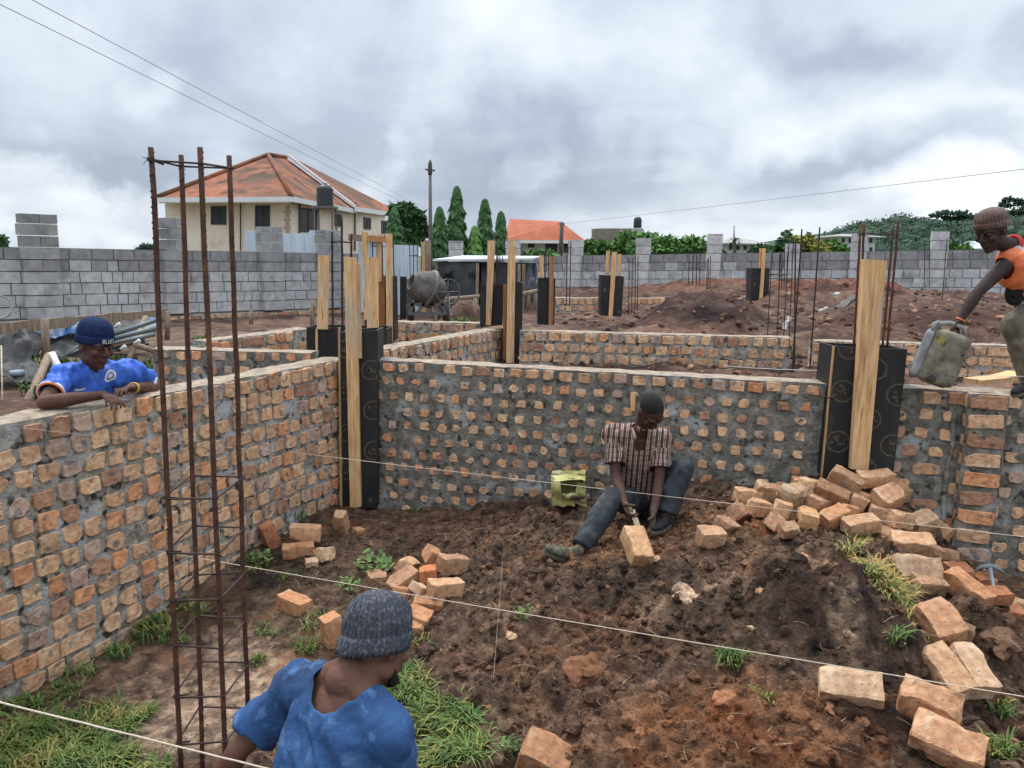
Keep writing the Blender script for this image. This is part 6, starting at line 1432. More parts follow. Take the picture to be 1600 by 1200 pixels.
def remesh(mb, voxel, smooth, name, mats, parent, disp=None, cut=None, thick=0, matfn=None, cloth=None, tintfn=None):
    o = mb.build('tmp', []); m = o.modifiers.new('r', 'REMESH'); m.mode = 'VOXEL'; m.voxel_size = voxel; s = o.modifiers.new('s', 'SMOOTH'); s.factor = .5; s.iterations = smooth
    dg = bpy.context.evaluated_depsgraph_get(); me = bpy.data.meshes.new_from_object(o.evaluated_get(dg)); bpy.data.objects.remove(o)
    n = len(me.vertices); co = np.empty(n * 3); me.vertices.foreach_get('co', co); no = np.empty(n * 3); me.vertices.foreach_get('normal', no); co = co.reshape(-1, 3); no = no.reshape(-1, 3)
    if disp is not None:
        d = np.array([disp(Vector(c), Vector(q)) for c, q in zip(co, no)]); co = co + no * d[:, None]; me.vertices.foreach_set('co', co.ravel()); me.update()
    if cut is not None or thick:
        bm = bmesh.new(); bm.from_mesh(me)
        if cut is not None:
            dead = [f for f in bm.faces if cut(f.calc_center_median())]; bmesh.ops.delete(bm, geom=dead, context='FACES')
            for _ in range(6):
                bv = [v for v in bm.verts if v.is_boundary]; new = {}
                for v in bv:
                    nb = [e.other_vert(v).co for e in v.link_edges if e.is_boundary]
                    if len(nb) == 2: new[v] = v.co * .4 + (nb[0] + nb[1]) * .3
                for v, c in new.items(): v.co = c
        if thick:
            bmesh.ops.solidify(bm, geom=bm.faces[:], thickness=-thick) if False else None
            base = {v: v.co.copy() for v in bm.verts}; bm.normal_update(); nrm = {v: v.normal.copy() for v in bm.verts}; bverts = list(bm.verts); inner = {v: bm.verts.new(base[v] - nrm[v] * thick) for v in bverts}; faces = list(bm.faces)
            bed = [e for e in bm.edges if e.is_boundary]
            for f in faces: bm.faces.new([inner[v] for v in reversed(f.verts)])
            for e in bed:
                a, b = e.verts; f = e.link_faces[0]; vs_ = list(f.verts); i = vs_.index(a)
                if vs_[(i + 1) % len(vs_)] == b: q = (b, a, inner[a], inner[b])
                else: q = (a, b, inner[b], inner[a])
                try: bm.faces.new(q)
                except ValueError: pass
        bm.to_mesh(me); bm.free(); n = len(me.vertices); co = np.empty(n * 3); me.vertices.foreach_get('co', co); co = co.reshape(-1, 3)
    if not isinstance(mats, (list, tuple)): mats = [mats]
    me.materials.clear()
    for m_ in mats: me.materials.append(m_)
    if matfn:
        for f in me.polygons: f.material_index = matfn(f.center)
    t = me.attributes.new('tint', 'FLOAT_COLOR', 'POINT'); arr = np.ones((n, 4), np.float32)
    if tintfn: arr[:, :3] = np.array([tintfn(Vector(c)) for c in co])
    t.data.foreach_set('color', arr.ravel())
    if cloth:
        a = me.attributes.new('cloth', 'FLOAT_VECTOR', 'POINT'); a.data.foreach_set('vector', np.array([cloth(Vector(c)) for c in co], np.float32).ravel())
    if parent:
        co = co - np.array(parent.location)[None]; me.vertices.foreach_set('co', co.ravel())
    me.polygons.foreach_set('use_smooth', [True] * len(me.polygons)); me.update(); me.name = name
    return link(name, me, parent)
def caps(mb, pts, rad, seg=14):
    pts = [Vector(p) for p in pts]
    if not isinstance(rad, (list, tuple)): rad = [rad] * len(pts)
    for i in range(len(pts) - 1): mb.tube([pts[i], pts[i + 1]], [rad[i], rad[i + 1]], seg)
    for p, r_ in zip(pts, rad): mb.ell(p, (r_, r_, r_), None, seg, 10)
def loft(mb, secs, seg=22, power=2.6):
    """secs: (centre, right, forward, half width, half depth)"""
    vs = []; fs = []
    for c, rt, fw, hw, hd in secs:
        for k in range(seg):
            t = 2 * math.pi * k / seg; q = (abs(math.cos(t)) ** power + abs(math.sin(t)) ** power) ** (-1 / power); vs.append(Vector(c) + rt * (math.cos(t) * q * hw) + fw * (math.sin(t) * q * hd))
    n = len(secs)
    for i in range(n - 1):
        for k in range(seg): fs.append((i * seg + k, i * seg + (k + 1) % seg, (i + 1) * seg + (k + 1) % seg, (i + 1) * seg + k))
    fs.append(tuple(range(seg - 1, -1, -1))); fs.append(tuple(range((n - 1) * seg, n * seg))); mb.add(vs, fs)
def frame(f, up):
    f = f.normalized(); r = f.cross(up).normalized(); u = r.cross(f).normalized(); return Matrix((r, f, u)).transposed()
def head_shape(mb, c, F, k=1.0, open_=0):
    def L(x, y, z): return c + F @ (Vector((x, y, z)) * k)
    def E(x, y, z, a, b, d): mb.ell(L(x, y, z), (a * k, b * k, d * k), F, 18, 12)
    E(0, -.012, .032, .075, .096, .086); E(0, .018, -.040, .058, .070, .078); E(0, .045, -.088, .030, .036, .030); E(0, .064, -.100, .020, .018, .016)
    for s in (-1, 1):
        E(s * .050, -.002, -.065, .018, .035, .030); E(s * .040, .062, -.022, .024, .024, .022); E(s * .076, -.006, -.006, .010, .021, .032); E(s * .080, -.014, .008, .008, .012, .020)
        E(s * .013, .096, -.028, .011, .012, .009); mb.tube([L(s * .010, .084, .026), L(s * .036, .080, .030), L(s * .056, .058, .024)], [.012 * k, .013 * k, .010 * k], 10)
        E(s * .031, .074, .010, .016, .012, .010)
    mb.tube([L(0, .086, .018), L(0, .098, -.006), L(0, .108, -.024)], [.009 * k, .011 * k, .013 * k], 12); E(0, .107, -.026, .013, .012, .010)
    mb.tube([L(-.024, .078, -.053), L(0, .093, -.050), L(.024, .078, -.053)], [.007 * k, .010 * k, .007 * k], 10); mb.tube([L(-.021, .078, -.064), L(0, .091, -.067), L(.021, .078, -.064)], [.008 * k, .011 * k, .008 * k], 10)
def eyes(parent, c, F, k=1.0, down=.5):
    for s in (-1, 1):
        p = c + F @ (Vector((s * .031, .0775, .008)) * k); mb = MB(); mb.ell(p, (.0125 * k, .0115 * k, .0075 * k), F, 12, 8); mb.ell(c + F @ (Vector((s * .031, .0865, .008 - .003 * down)) * k), (.0055 * k, .0035 * k, .0052 * k), F, 10, 6, 1); mb.build('eye', [M['eye_white'], M['eye_dark']], parent)
def hand(mb, w, d, n, side, curl=(.3, .4, .3), thumb=.5, k=1.0, spread=.06):
    d = d.normalized(); n = (n - d * n.dot(d)).normalized(); s = d.cross(n) * side
    kn = [w + d * .086 * k * f + s * o * k for f, o in ((.98, .031), (1.03, .010), (1.0, -.011), (.93, -.030))]
    for i, q in enumerate(kn): mb.tube([w + s * (.014 - .0095 * i) * k, w.lerp(q, .55) + n * -.002, q], [.0145 * k, .0135 * k, .0118 * k], 10); mb.ell(q, (.0118 * k,) * 3, None, 10, 8)
    mb.ell(w + d * .045 * k, (.020 * k, .020 * k, .020 * k), None, 12, 8); mb.ell(w + d * .028 * k + s * .02 * k + n * .006 * k, (.019 * k, .019 * k, .019 * k), None, 12, 8)
    for i, q in enumerate(kn):
        L_ = (.073, .081, .075, .058)[i] * k; r0_ = (.0098, .0100, .0095, .0085)[i] * k; ang = 0; p = q; dd = (d + s * (spread * (1.5 - i))).normalized(); pts = [p]; rr = [r0_]
        for j, fr in enumerate((.44, .32, .24)):
            ang += curl[j] * (1 + .10 * (i - 1)) + random.uniform(-.05, .05); v = dd * math.cos(ang) + n * math.sin(ang); p = p + v * L_ * fr; pts.append(p); rr.append(r0_ * (1 - .10 * (j + 1)))
        caps(mb, pts, rr, 10)
    b = w + d * .024 * k + s * .026 * k + n * .008 * k; v1 = (d * .55 + s * .75 + n * .25).normalized(); v2 = (v1 * (1 - thumb * .4) + d * .3 + n * thumb * .6).normalized(); v3 = (v2 + n * thumb * .5 - s * thumb * .4).normalized()
    caps(mb, [b, b + v1 * .038 * k, b + v1 * .038 * k + v2 * .033 * k, b + v1 * .038 * k + v2 * .033 * k + v3 * .026 * k], [.0145 * k, .0125 * k, .0112 * k, .0095 * k], 10)
def person(label, J, skin, voxel=.0045, body_extra=None, k=1.0, hands=None, headk=1.0, foot=True, slim=1.0):
    root = empty('person', Vector((J['pel'].x, J['pel'].y, J.get('z0', J['pel'].z))), label, 'person')
    F = frame(J['hf'], J['hu']); J['F'] = F; mb = MB(); head_shape(mb, J['head'], F, headk)
    hb = J['head'] - F @ Vector((0, .022, .075)); nr = J.get('neckr', .056); caps(mb, [J['neck'], hb], [nr, nr * .95]); caps(mb, [J['neck'] - (hb - J['neck']) * .3, J['neck']], [nr * 1.06, nr * 1.0])
    secs = torso_secs(J, 0, slim); loft(mb, secs)
    for s in 'LR':
        sh, el, wr = J['sh' + s], J['el' + s], J['wr' + s]
        caps(mb, [J['neck'] - (J['neck'] - J['chest']) * .18, sh], [.062, .052]); m_ = sh.lerp(el, .45); caps(mb, [sh, m_, el], [.053, .046 * slim + .001, .037])
        f1_ = el.lerp(wr, .30); caps(mb, [el, f1_, el.lerp(wr, .7), wr], [.037, .041 * slim, .030, .0245])
        if hands and s in hands: hd, hn, sd, cu_, th = hands[s]; hand(mb, wr, hd, hn, sd, cu_, th)
        hp, kn, an = J['hip' + s], J['kn' + s], J['an' + s]; caps(mb, [hp, hp.lerp(kn, .5), kn], [.085, .074, .054]); caps(mb, [kn, kn.lerp(an, .3), an], [.052, .054, .036])
        if foot: caps(mb, [an, an.lerp(J['toe' + s], .55)], [.034, .022])
    if body_extra: body_extra(mb)
    body = remesh(mb, voxel, 3, 'body', skin, root)
    return root, F
def torso_secs(J, o, slim=1.0, low=True):
    pel, ch, nk = J['pel'], J['chest'], J['neck']; rt = (J['shR'] - J['shL']).normalized(); rh = (J['hipR'] - J['hipL']).normalized(); up1 = (ch - pel).normalized(); up2 = (nk - ch).normalized()
    def fr(r_, u): f = u.cross(r_).normalized(); return f.cross(u).normalized() * 1.0, f
    r1, f1 = fr(rh, up1); rm, fm = fr((rh + rt).normalized(), up1); r2, f2 = fr(rt, up2)
    S = [(pel - up1 * .09, r1, f1, .135 + o, .095 + o), (pel, r1, f1, .158 * slim + o, .105 + o), (pel.lerp(ch, .45), rm, fm, .134 * slim + o, .092 + o), (pel.lerp(ch, .8), rm, fm, .148 * slim + o, .102 + o), (ch + f2 * .01, r2, f2, .162 * slim + o, .108 + o), (ch.lerp(nk, .5), r2, f2, .155 * slim + o, .092 + o), (ch.lerp(nk, .82), r2, f2, .10 + o, .066 + o)]
    return S
def wrinkle(amp, sc=1.0, seed=0, stretch=None):
    def f(c, n):
        q = c * 9 * sc + Vector((seed, 0, 0)); w = mnoise.noise(Vector((q.x * 1.3, q.y * 1.3, q.z * .5))); w2 = mnoise.noise(Vector((q.x * 2.7 + 5, q.y * 2.7, q.z * 1.2)))
        return amp * ((1 - abs(w) * 2.6) * .8 + w2 * .8)
    return lambda c, n: max(-.009, f(c, n))
def shirt_mb(J, o=.014, slim=1.0, sleeve=.62, sr=.066, flare=.012, hem=None):
    mb = MB(); loft(mb, torso_secs(J, o, slim))
    for s in 'LR':
        sh, el = J['sh' + s], J['el' + s]; caps(mb, [J['neck'] - (J['neck'] - J['chest']) * .20, sh], [.066 + o * .9, .060 + o * .8]); e = sh.lerp(el, sleeve); mb.ell(sh, (sr,) * 3, None, 16, 10); mb.tube([sh, sh.lerp(e, .5), e], [sr, sr * .98, sr + flare], 18)
    nb = J['neck']; caps(mb, [nb - (nb - J['chest']).normalized() * .05, nb], [.08, .070])
    return mb
def near_seg(c, a, b):
    t = max(0, min(1, (c - a).dot(b - a) / (b - a).length_squared)); return (c - a.lerp(b, t)).length, t
def beanie(root, c, F, matn, k=1.0, ribs=0, slouch=(0, -.02, 0), h=.150, cuff=.055, low=.0, tilt=0, folds=0):
    RIB = 2.0 if matn == 'hat_grey' else .8
    def surf(name, prof, amp, phase=0, seg=160, th=.004):
        vs = []; fs = []; n = len(prof)
        for j, (r_, z) in enumerate(prof):
            q = max(0, z / h)
            for i in range(seg):
                t = 2 * math.pi * i / seg; a_ = 1 + (amp * RIB * math.cos(ribs * t) if ribs else 0) * (1 if r_ > .02 else 0); bump = 1 + folds * mnoise.noise(Vector((math.cos(t) * 2, math.sin(t) * 2, z * 14 + 3)))
                v = Vector((math.cos(t) * r_ * .86 * a_ * bump, math.sin(t) * r_ * 1.06 * a_ * bump, z)) + Vector(slouch) * q * q; v.z += tilt * v.y; vs.append(c + F @ (v * k))
        for j in range(n - 1):
            for i in range(seg): fs.append((j * seg + i, j * seg + (i + 1) % seg, (j + 1) * seg + (i + 1) % seg, (j + 1) * seg + i))
        mb = MB(); mb.add(vs, fs, 0, (1, 1, 1), True); return mb.build(name, M[matn], hat)
    hat = tag(bpy.data.objects.new('hat', None), None); COL.objects.link(hat); hat.parent = root
    b = low; R0 = .098
    dome = [(R0 * .97, b)] + [(R0 * (1 - (max(0, q - .35) / .65) ** 2.4) ** .5, b + (h - b) * q) for q in [i / 22 for i in range(1, 22)]] + [(.012, h - .001), (.001, h)]
    class _L: pass
    # meshes below the hat empty are stored relative to the person's own base
    def build_local(name, prof, amp):
        return surf(name, prof, amp)
    o1 = build_local('crown', dome, .028)
    if cuff:
        cp = [(R0 * .985, b + .002), (R0 * 1.045, b), (R0 * 1.065, b + cuff * .3), (R0 * 1.07, b + cuff * .7), (R0 * 1.05, b + cuff), (R0 * .97, b + cuff - .003)]
        build_local('cuff', cp, .022)
    return hat
# ---- seated mason ---------------------------------------------------------------------------------
J = dict(pel=D(1012, 782, 5.42), chest=D(998, 714, 5.32), neck=D(1003, 671, 5.20), head=D(1017, 643, 5.06), hf=Vector((.30, -.55, -.80)), hu=Vector((.10, -.60, .7)),
         shL=D(1034, 686, 5.24), shR=D(957, 678, 5.30), elL=D(1031, 748, 5.14), elR=D(962, 742, 5.18), wrL=D(1021, 800, 4.93), wrR=D(976, 786, 4.97),
         hipL=D(1032, 786, 5.40), hipR=D(1000, 786, 5.38), knL=D(1067, 732, 5.12), knR=D(958, 778, 5.05), anL=D(1040, 806, 5.02), anR=D(905, 860, 4.78), toeL=D(1030, 815, 4.9), toeR=D(862, 850, 4.62))
J['z0'] = .3
random.seed(41)
man, F = person('man in a checked short sleeved shirt sitting on the heap trimming a brick', J, M['skin_dark'], hands={'R': (D(983, 806, 4.90) - J['wrR'], Vector((.7, -.2, .2)), 1, (.5, .9, .7), .9), 'L': (D(1018, 830, 4.86) - J['wrL'], Vector((-.8, -.1, .1)), -1, (.25, .35, .3), .6)}, slim=.92, foot=False)
mb = MB(); mb.ell(J['head'] + F @ Vector((0, -.018, .038)), (.0758, .0965, .0855), F, 26, 18, fn=lambda v: Vector((v.x, v.y, max(v.z, -.03 - .5 * max(0, -v.y - .02))))); 
o = remesh(mb, .006, 1, 'hair', M['hair'], man, cut=lambda c: ((F.transposed() @ (c - J['head'])).y > .055 and (F.transposed() @ (c - J['head'])).z < .065), thick=.004)
ax = (J['shR'] - J['shL']).normalized(); tu = (J['neck'] - J['pel']).normalized()
def cloth(c):
    dR, tR = near_seg(c, J['shR'], J['elR']); dL, tL = near_seg(c, J['shL'], J['elL'])
    if dR < .078 and tR > .25: u = (J['elR'] - J['shR']).normalized(); return (math.atan2((c - J['shR']).dot(u.cross(ax)), (c - J['shR']).dot(ax)) * .09, 0, (c - J['shR']).dot(u))
    if dL < .078 and tL > .25: u = (J['elL'] - J['shL']).normalized(); return (math.atan2((c - J['shL']).dot(u.cross(ax)), (c - J['shL']).dot(ax)) * .09, 0, (c - J['shL']).dot(u))
    return ((c - J['chest']).dot(ax) * 1.15, 0, (c - J['chest']).dot(tu))
def opencut(J, F, sleeve, extra=None, collar=.062, front=.0):
    def f(c):
        for s in 'LR':
            d, t = near_seg(c, J['sh' + s], J['el' + s]); u = (J['el' + s] - J['sh' + s]); 
            if (c - J['sh' + s]).dot(u) / u.length_squared > sleeve - .02 and d < .074: return True
        if extra and extra(c): return True
        return False
    return f
fw_ = (J['head'] - J['neck']); nf = F @ Vector((0, 1, 0)); cf = tu.cross(ax).normalized(); cf = cf if cf.dot(Vector((0, -1, 0))) > 0 else -cf
def necks(c):
    q = c - J['neck']; return q.length < .072 or (abs(q.dot(ax)) < .030 * (1 + q.dot(tu) * 4) + .012 and -.115 < q.dot(tu) < .03 and q.dot(cf) > .03)
mbs = shirt_mb(J, .014, .90, .74, .058, .008)
remesh(mbs, .008, 4, 'shirt', M['check_shirt'], man, wrinkle(.010, 1.1, 3), cut=opencut(J, F, .74, necks), thick=.004, cloth=cloth)
mb = MB()   # collar
for s in (-1, 1):
    b0 = J['neck'] + ax * s * .058 + tu * .012; b1 = J['neck'] + ax * s * .035 + cf * .06 - tu * .03; b2 = J['neck'] + ax * s * .065 + cf * .055 - tu * .075; b3 = J['neck'] + ax * s * .098 + cf * .01 - tu * .015
    mb.prism([b0, b1, b2, b3], [v + cf * .006 + tu * .004 for v in (b0, b1, b2, b3)], 0, (1, 1, 1))
mb.build('collar', M['quoin'], man)
mb = MB(); loft(mb, [(J['pel'] - tu * .10, ax, cf, .15, .115), (J['pel'], ax, cf, .165, .12), (J['pel'] + tu * .10, ax, cf, .150, .108)])
for s in 'LR':
    hp, kn, an = J['hip' + s], J['kn' + s], J['an' + s]; caps(mb, [hp, hp.lerp(kn, .5), kn], [.100, .088, .072]); mb.tube([kn, kn.lerp(an, .3), kn.lerp(an, .75), kn.lerp(an, .93)], [.070, .072, .066, .068], 18)
remesh(mb, .008, 4, 'trousers', M['trousers'], man, wrinkle(.012, 1.0, 9))
def shoe(root, an, toe, up, m='shoe', k=1.0):
    d = (toe - an).normalized(); s = d.cross(up).normalized(); u = s.cross(d); mb = MB(); heel = an - d * .045 * k - u * .045 * k
    for q, w_, h_ in ((0, .033, .045), (.07, .036, .046), (.14, .043, .034), (.20, .044, .027), (.245, .032, .020)): mb.ell(heel + d * q * k + u * h_ * .6 * k, (w_ * k, .05 * k, h_ * k), Matrix((s, d, u)).transposed(), 14, 10)
    caps(mb, [an - u * .01, an + u * .02], [.038 * k, .036 * k]); remesh(mb, .006, 9, 'shoe', M[m], root, wrinkle(.002, 3)); mb = MB(); pr_ = [(-.048, .024), (-.03, .034), (.05, .035), (.12, .043), (.20, .044), (.255, .028), (.275, .008)]
    out_ = [heel + d * (a + .01) * k + s * b * k for a, b in pr_] + [heel + d * (a + .01) * k - s * b * k for a, b in reversed(pr_)]; mb.prism([v - u * .022 * k for v in out_], [v - u * .002 * k for v in out_]); mb.build('sole', M['sole'], root)
shoe(man, J['anR'] + Vector((-.02, -.02, -.01)), J['toeR'], Vector((.75, .1, .6)), 'shoe', 1.08); shoe(man, J['anL'] + Vector((0, 0, -.02)), J['toeL'], Vector((0, -.2, 1)), 'black_cloth')
# the brick being trimmed and his trowel
lb_(995, 853, 'pale brick being trimmed in front of the seated man', 0, 0, 0, (.13, .26, .10), tone=(1.12, 1.02, .82), chip=1, raise_=.03).rotation_euler = Euler((R(24), R(6), R(14)))
tw = empty('brick_chisel', D(984, 808, 4.88), 'flat steel bar in the hand of the seated man, pointing at the pale brick', 'chisel')
mb = MB(); f_ = [D(983, 797, 4.90), D(992, 796, 4.90), D(1003, 829, 4.80), D(996, 833, 4.80)]; mb.prism(f_, [v + Vector((0, .006, 0)) for v in f_]); mb.build('blade', M['quoin'], tw)
mb = MB(); mb.tube([D(977, 786, 4.93), D(988, 800, 4.90)], .014, 10); mb.build('handle', M['timber_old'], tw)
rg = MB(); c_ = on_ground(1037, 806); rg.ell(c_ + Vector((0, -.02, .03)), (.05, .03, .02), None, 14, 8, fn=lambda v: v * (1 + .3 * mnoise.noise(v * 40))); tag(rg.build('rag', M['leaf_mid']), 'small green rag beside the left foot of the seated man', 'rag')

# ---- man leaning on the left wall ---------------------------------------------------------------------
ga = flat(A0) + dirA * .80
J = dict(pel=ga - nA * .50 + Vector((0, 0, 1.02)), chest=Vector((-2.63, 4.64, 1.28)), neck=Vector((-2.525, 4.645, 1.452)), head=D(149, 540, 4.58), hf=Vector((.80, -.44, -.20)), hu=Vector((.25, -.1, .95)),
         shR=D(97, 592, 4.47), shL=D(207, 583, 4.82), elR=P(68, 629, 1.33), elL=D(243, 604, 5.0), wrR=P(162, 617, 1.345), wrL=P(207, 606, 1.350),
         hipR=ga - nA * .48 - dirA * .09 + Vector((0, 0, .98)), hipL=ga - nA * .48 + dirA * .09 + Vector((0, 0, .98)), knR=ga - nA * .40 - dirA * .10 + Vector((0, 0, .62)), knL=ga - nA * .40 + dirA * .12 + Vector((0, 0, .62)),
         anR=ga - nA * .55 - dirA * .10 + Vector((0, 0, .30)), anL=ga - nA * .55 + dirA * .14 + Vector((0, 0, .30)), toeR=ga - nA * .38 - dirA * .10 + Vector((0, 0, .27)), toeL=ga - nA * .38 + dirA * .16 + Vector((0, 0, .27)))
J['z0'] = .26; random.seed(42)
man, F = person('young man in blue football shirt and navy wool hat leaning on the left wall', J, M['skin_brown'], hands={'R': (P(190, 628, 1.33) - J['wrR'], Vector((.25, -.3, -.9)), 1, (.55, .5, .35), .5), 'L': (P(176, 610, 1.365) - J['wrL'], Vector((.2, -.3, -.8)), -1, (.3, .4, .3), .4)}, headk=1.08)
eyes(man, J['head'], F, 1.08)
ax = (J['shR'] - J['shL']).normalized(); tu = (J['neck'] - J['chest']).normalized(); cf = nA - tu * nA.dot(tu); cf.normalize()
def nk(c): q = c - J['neck']; return q.length < .068
mbs = shirt_mb(J, .022, .98, .62, .062, .008)
jersey = remesh(mbs, .008, 4, 'shirt', [M['jersey_blue'], M['white'], M['red']], man, wrinkle(.017, 1.3, 5), cut=opencut(J, F, .62, nk), thick=.004,
    matfn=lambda c: (lambda r_: 1 if r_ > .595 else 0)(max([((c + man.location - J['sh' + s]).dot(J['el' + s] - J['sh' + s]) / (J['el' + s] - J['sh' + s]).length_squared) if near_seg(c + man.location, J['sh' + s], J['el' + s])[0] < .11 else 0 for s in 'LR'])) if False else 0)
# sleeve cuffs with white and orange edging
for s in 'LR':
    sh, el = J['sh' + s], J['el' + s]; u = (el - sh).normalized(); a = sh.lerp(el, .60); rot = u.to_track_quat('Z', 'Y').to_matrix(); mb = MB(); mb.lathe(a, [(.064, -.010), (.0745, -.009), (.0755, .007), (.066, .009)], 26, rot); mb.build('sleeve_edge', M['white'], man)
    mb = MB(); mb.lathe(a, [(.062, .007), (.0725, .009), (.071, .011), (.062, .012)], 26, rot); mb.build('sleeve_lining', M['vest'], man)
def neckring(J, ax, cf, tu, m, r_=.070, w_=.007):
    pts = []
    for i in range(25): t = 2 * math.pi * i / 24; pts.append(J['neck'] + cf * (.022 + math.cos(t) * r_ * 1.05) + ax * math.sin(t) * r_ + tu * (.012 - .05 * max(0, math.cos(t))))
    mb = MB(); mb.tube(pts, w_, 8); mb.build('neckband', M[m], man)
bvh = BVHTree.FromPolygons([v.co + man.location for v in jersey.data.vertices], [p.vertices[:] for p in jersey.data.polygons])
def decal(name, polys, c, m, off=.002, parent=None):
    """polys in metres on the chest plane (x to his left side, y up); dropped onto the cloth"""
    mb = MB(); right = -ax
    for p in polys:
        vs = []
        for x, y in p:
            o_ = c + right * x + tu * y + cf * .4; h = bvh.ray_cast(o_, -cf)[0]
            if h is None: vs = None; break
            vs.append(h + cf * off)
        if vs: mb.add(vs, [tuple(range(len(vs)))])
    mb.build(name, M[m], parent or man)
def chest_at(px, py):
    o_ = CAMPOS; h = bvh.ray_cast(o_, ray(px, py).normalized())[0]; return h or J['chest']
cc = chest_at(172, 588)
def annul(r0_, r1_, n=22, sq=1.15): return [[(math.cos(2 * math.pi * i / n) * r0_, math.sin(2 * math.pi * i / n) * r0_ * sq), (math.cos(2 * math.pi * (i + 1) / n) * r0_, math.sin(2 * math.pi * (i + 1) / n) * r0_ * sq), (math.cos(2 * math.pi * (i + 1) / n) * r1_, math.sin(2 * math.pi * (i + 1) / n) * r1_ * sq), (math.cos(2 * math.pi * i / n) * r1_, math.sin(2 * math.pi * i / n) * r1_ * sq)] for i in range(n)]
decal('crest', annul(.022, .032) + annul(.001, .012, 10) + annul(.0145, .0165, 16), cc, 'white')
cc = chest_at(126, 607); sw = [(-.045, .012), (-.034, -.010), (-.018, -.018), (.01, -.008), (.05, .022), (.012, .004), (-.012, -.004), (-.026, -.002), (-.036, .006)]
tri = [[sw[0], sw[1], sw[8]], [sw[8], sw[1], sw[7]], [sw[7], sw[1], sw[2]], [sw[7], sw[2], sw[6]], [sw[6], sw[2], sw[3]], [sw[6], sw[3], sw[5]], [sw[5], sw[3], sw[4]]]
decal('chest_mark', tri, cc, 'white')
for s in 'LR':
    sh = J['sh' + s]; mb = MB(); pts = []
    for i in range(10): o_ = J['neck'].lerp(sh.lerp(J['el' + s], .5), .35 + .06 * i) + Vector((0, 0, .3)) + cf * .01; h = bvh.ray_cast(o_, Vector((0, 0, -1)))[0]; 
    
hat = beanie(man, J['head'] + F @ Vector((0, -.012, .022)), F, 'hat_navy', 1.07, 60, (0, -.014, 0), .140, .048, -.006, .10)
mb = MB(); strokes = {'B': [(0, 0, 0, 4), (0, 4, 2, 4), (2, 4, 2, 2), (0, 2, 2, 2), (2, 2, 2, 0), (0, 0, 2, 0)], 'L': [(0, 4, 0, 0), (0, 0, 2, 0)], 'U': [(0, 4, 0, 0), (0, 0, 2, 0), (2, 0, 2, 4)], 'E': [(0, 0, 0, 4), (0, 4, 2, 4), (0, 2, 2, 2), (0, 0, 2, 0)], 'S': [(2, 4, 0, 4), (0, 4, 0, 2), (0, 2, 2, 2), (2, 2, 2, 0), (2, 0, 0, 0)]}
def hatpt(x, z, o=.0095):   # x along the rim (m), z height
    t = math.pi / 2 + x / .095; r_ = .099 + o; v = Vector((math.cos(t) * r_ * .86, math.sin(t) * r_ * 1.06, z)) * 1.07; v.z += .10 * v.y; return J['head'] + F @ (Vector((0, -.012, .022)) + v)
for i, ch in enumerate('BLUES'):
    for x0, y0, x1, y1 in strokes[ch]:
        s_ = .0052; bx = -.028 + i * .0155; bz = .010; w_ = .0016; a = (bx + x0 * s_ * .9, bz + y0 * s_); b = (bx + x1 * s_ * .9, bz + y1 * s_); dx, dz = b[0] - a[0], b[1] - a[1]; l = math.hypot(dx, dz); nx_, nz_ = -dz / l * w_, dx / l * w_
        mb.add([hatpt(a[0] + nx_, a[1] + nz_), hatpt(b[0] + nx_, b[1] + nz_), hatpt(b[0] - nx_, b[1] - nz_), hatpt(a[0] - nx_, a[1] - nz_)], [(0, 1, 2, 3)])
mb.build('lettering', M['white'], hat)
u = (J['wrL'] - J['elL']).normalized(); mb = MB(); mb.lathe(J['wrL'] - u * .02, [(.028, -.013), (.033, -.012), (.0335, .012), (.028, .013)], 20, u.to_track_quat('Z', 'Y').to_matrix()); tag(mb.build('wristband', M['wristband'], man))
mb = MB(); loft(mb, [(J['pel'] - Vector((0, 0, .12)), -ax, cf, .16, .115), (J['pel'] + Vector((0, 0, .06)), -ax, cf, .155, .11)])
for s in 'LR': hp, kn, an = J['hip' + s], J['kn' + s], J['an' + s]; caps(mb, [hp, kn], [.095, .068]); mb.tube([kn, an], [.066, .06], 14)
remesh(mb, .012, 3, 'trousers', M['trousers'], man, wrinkle(.01, 1))
for s in 'LR': shoe(man, J['an' + s], J['toe' + s], Vector((0, 0, 1)), 'black_cloth')

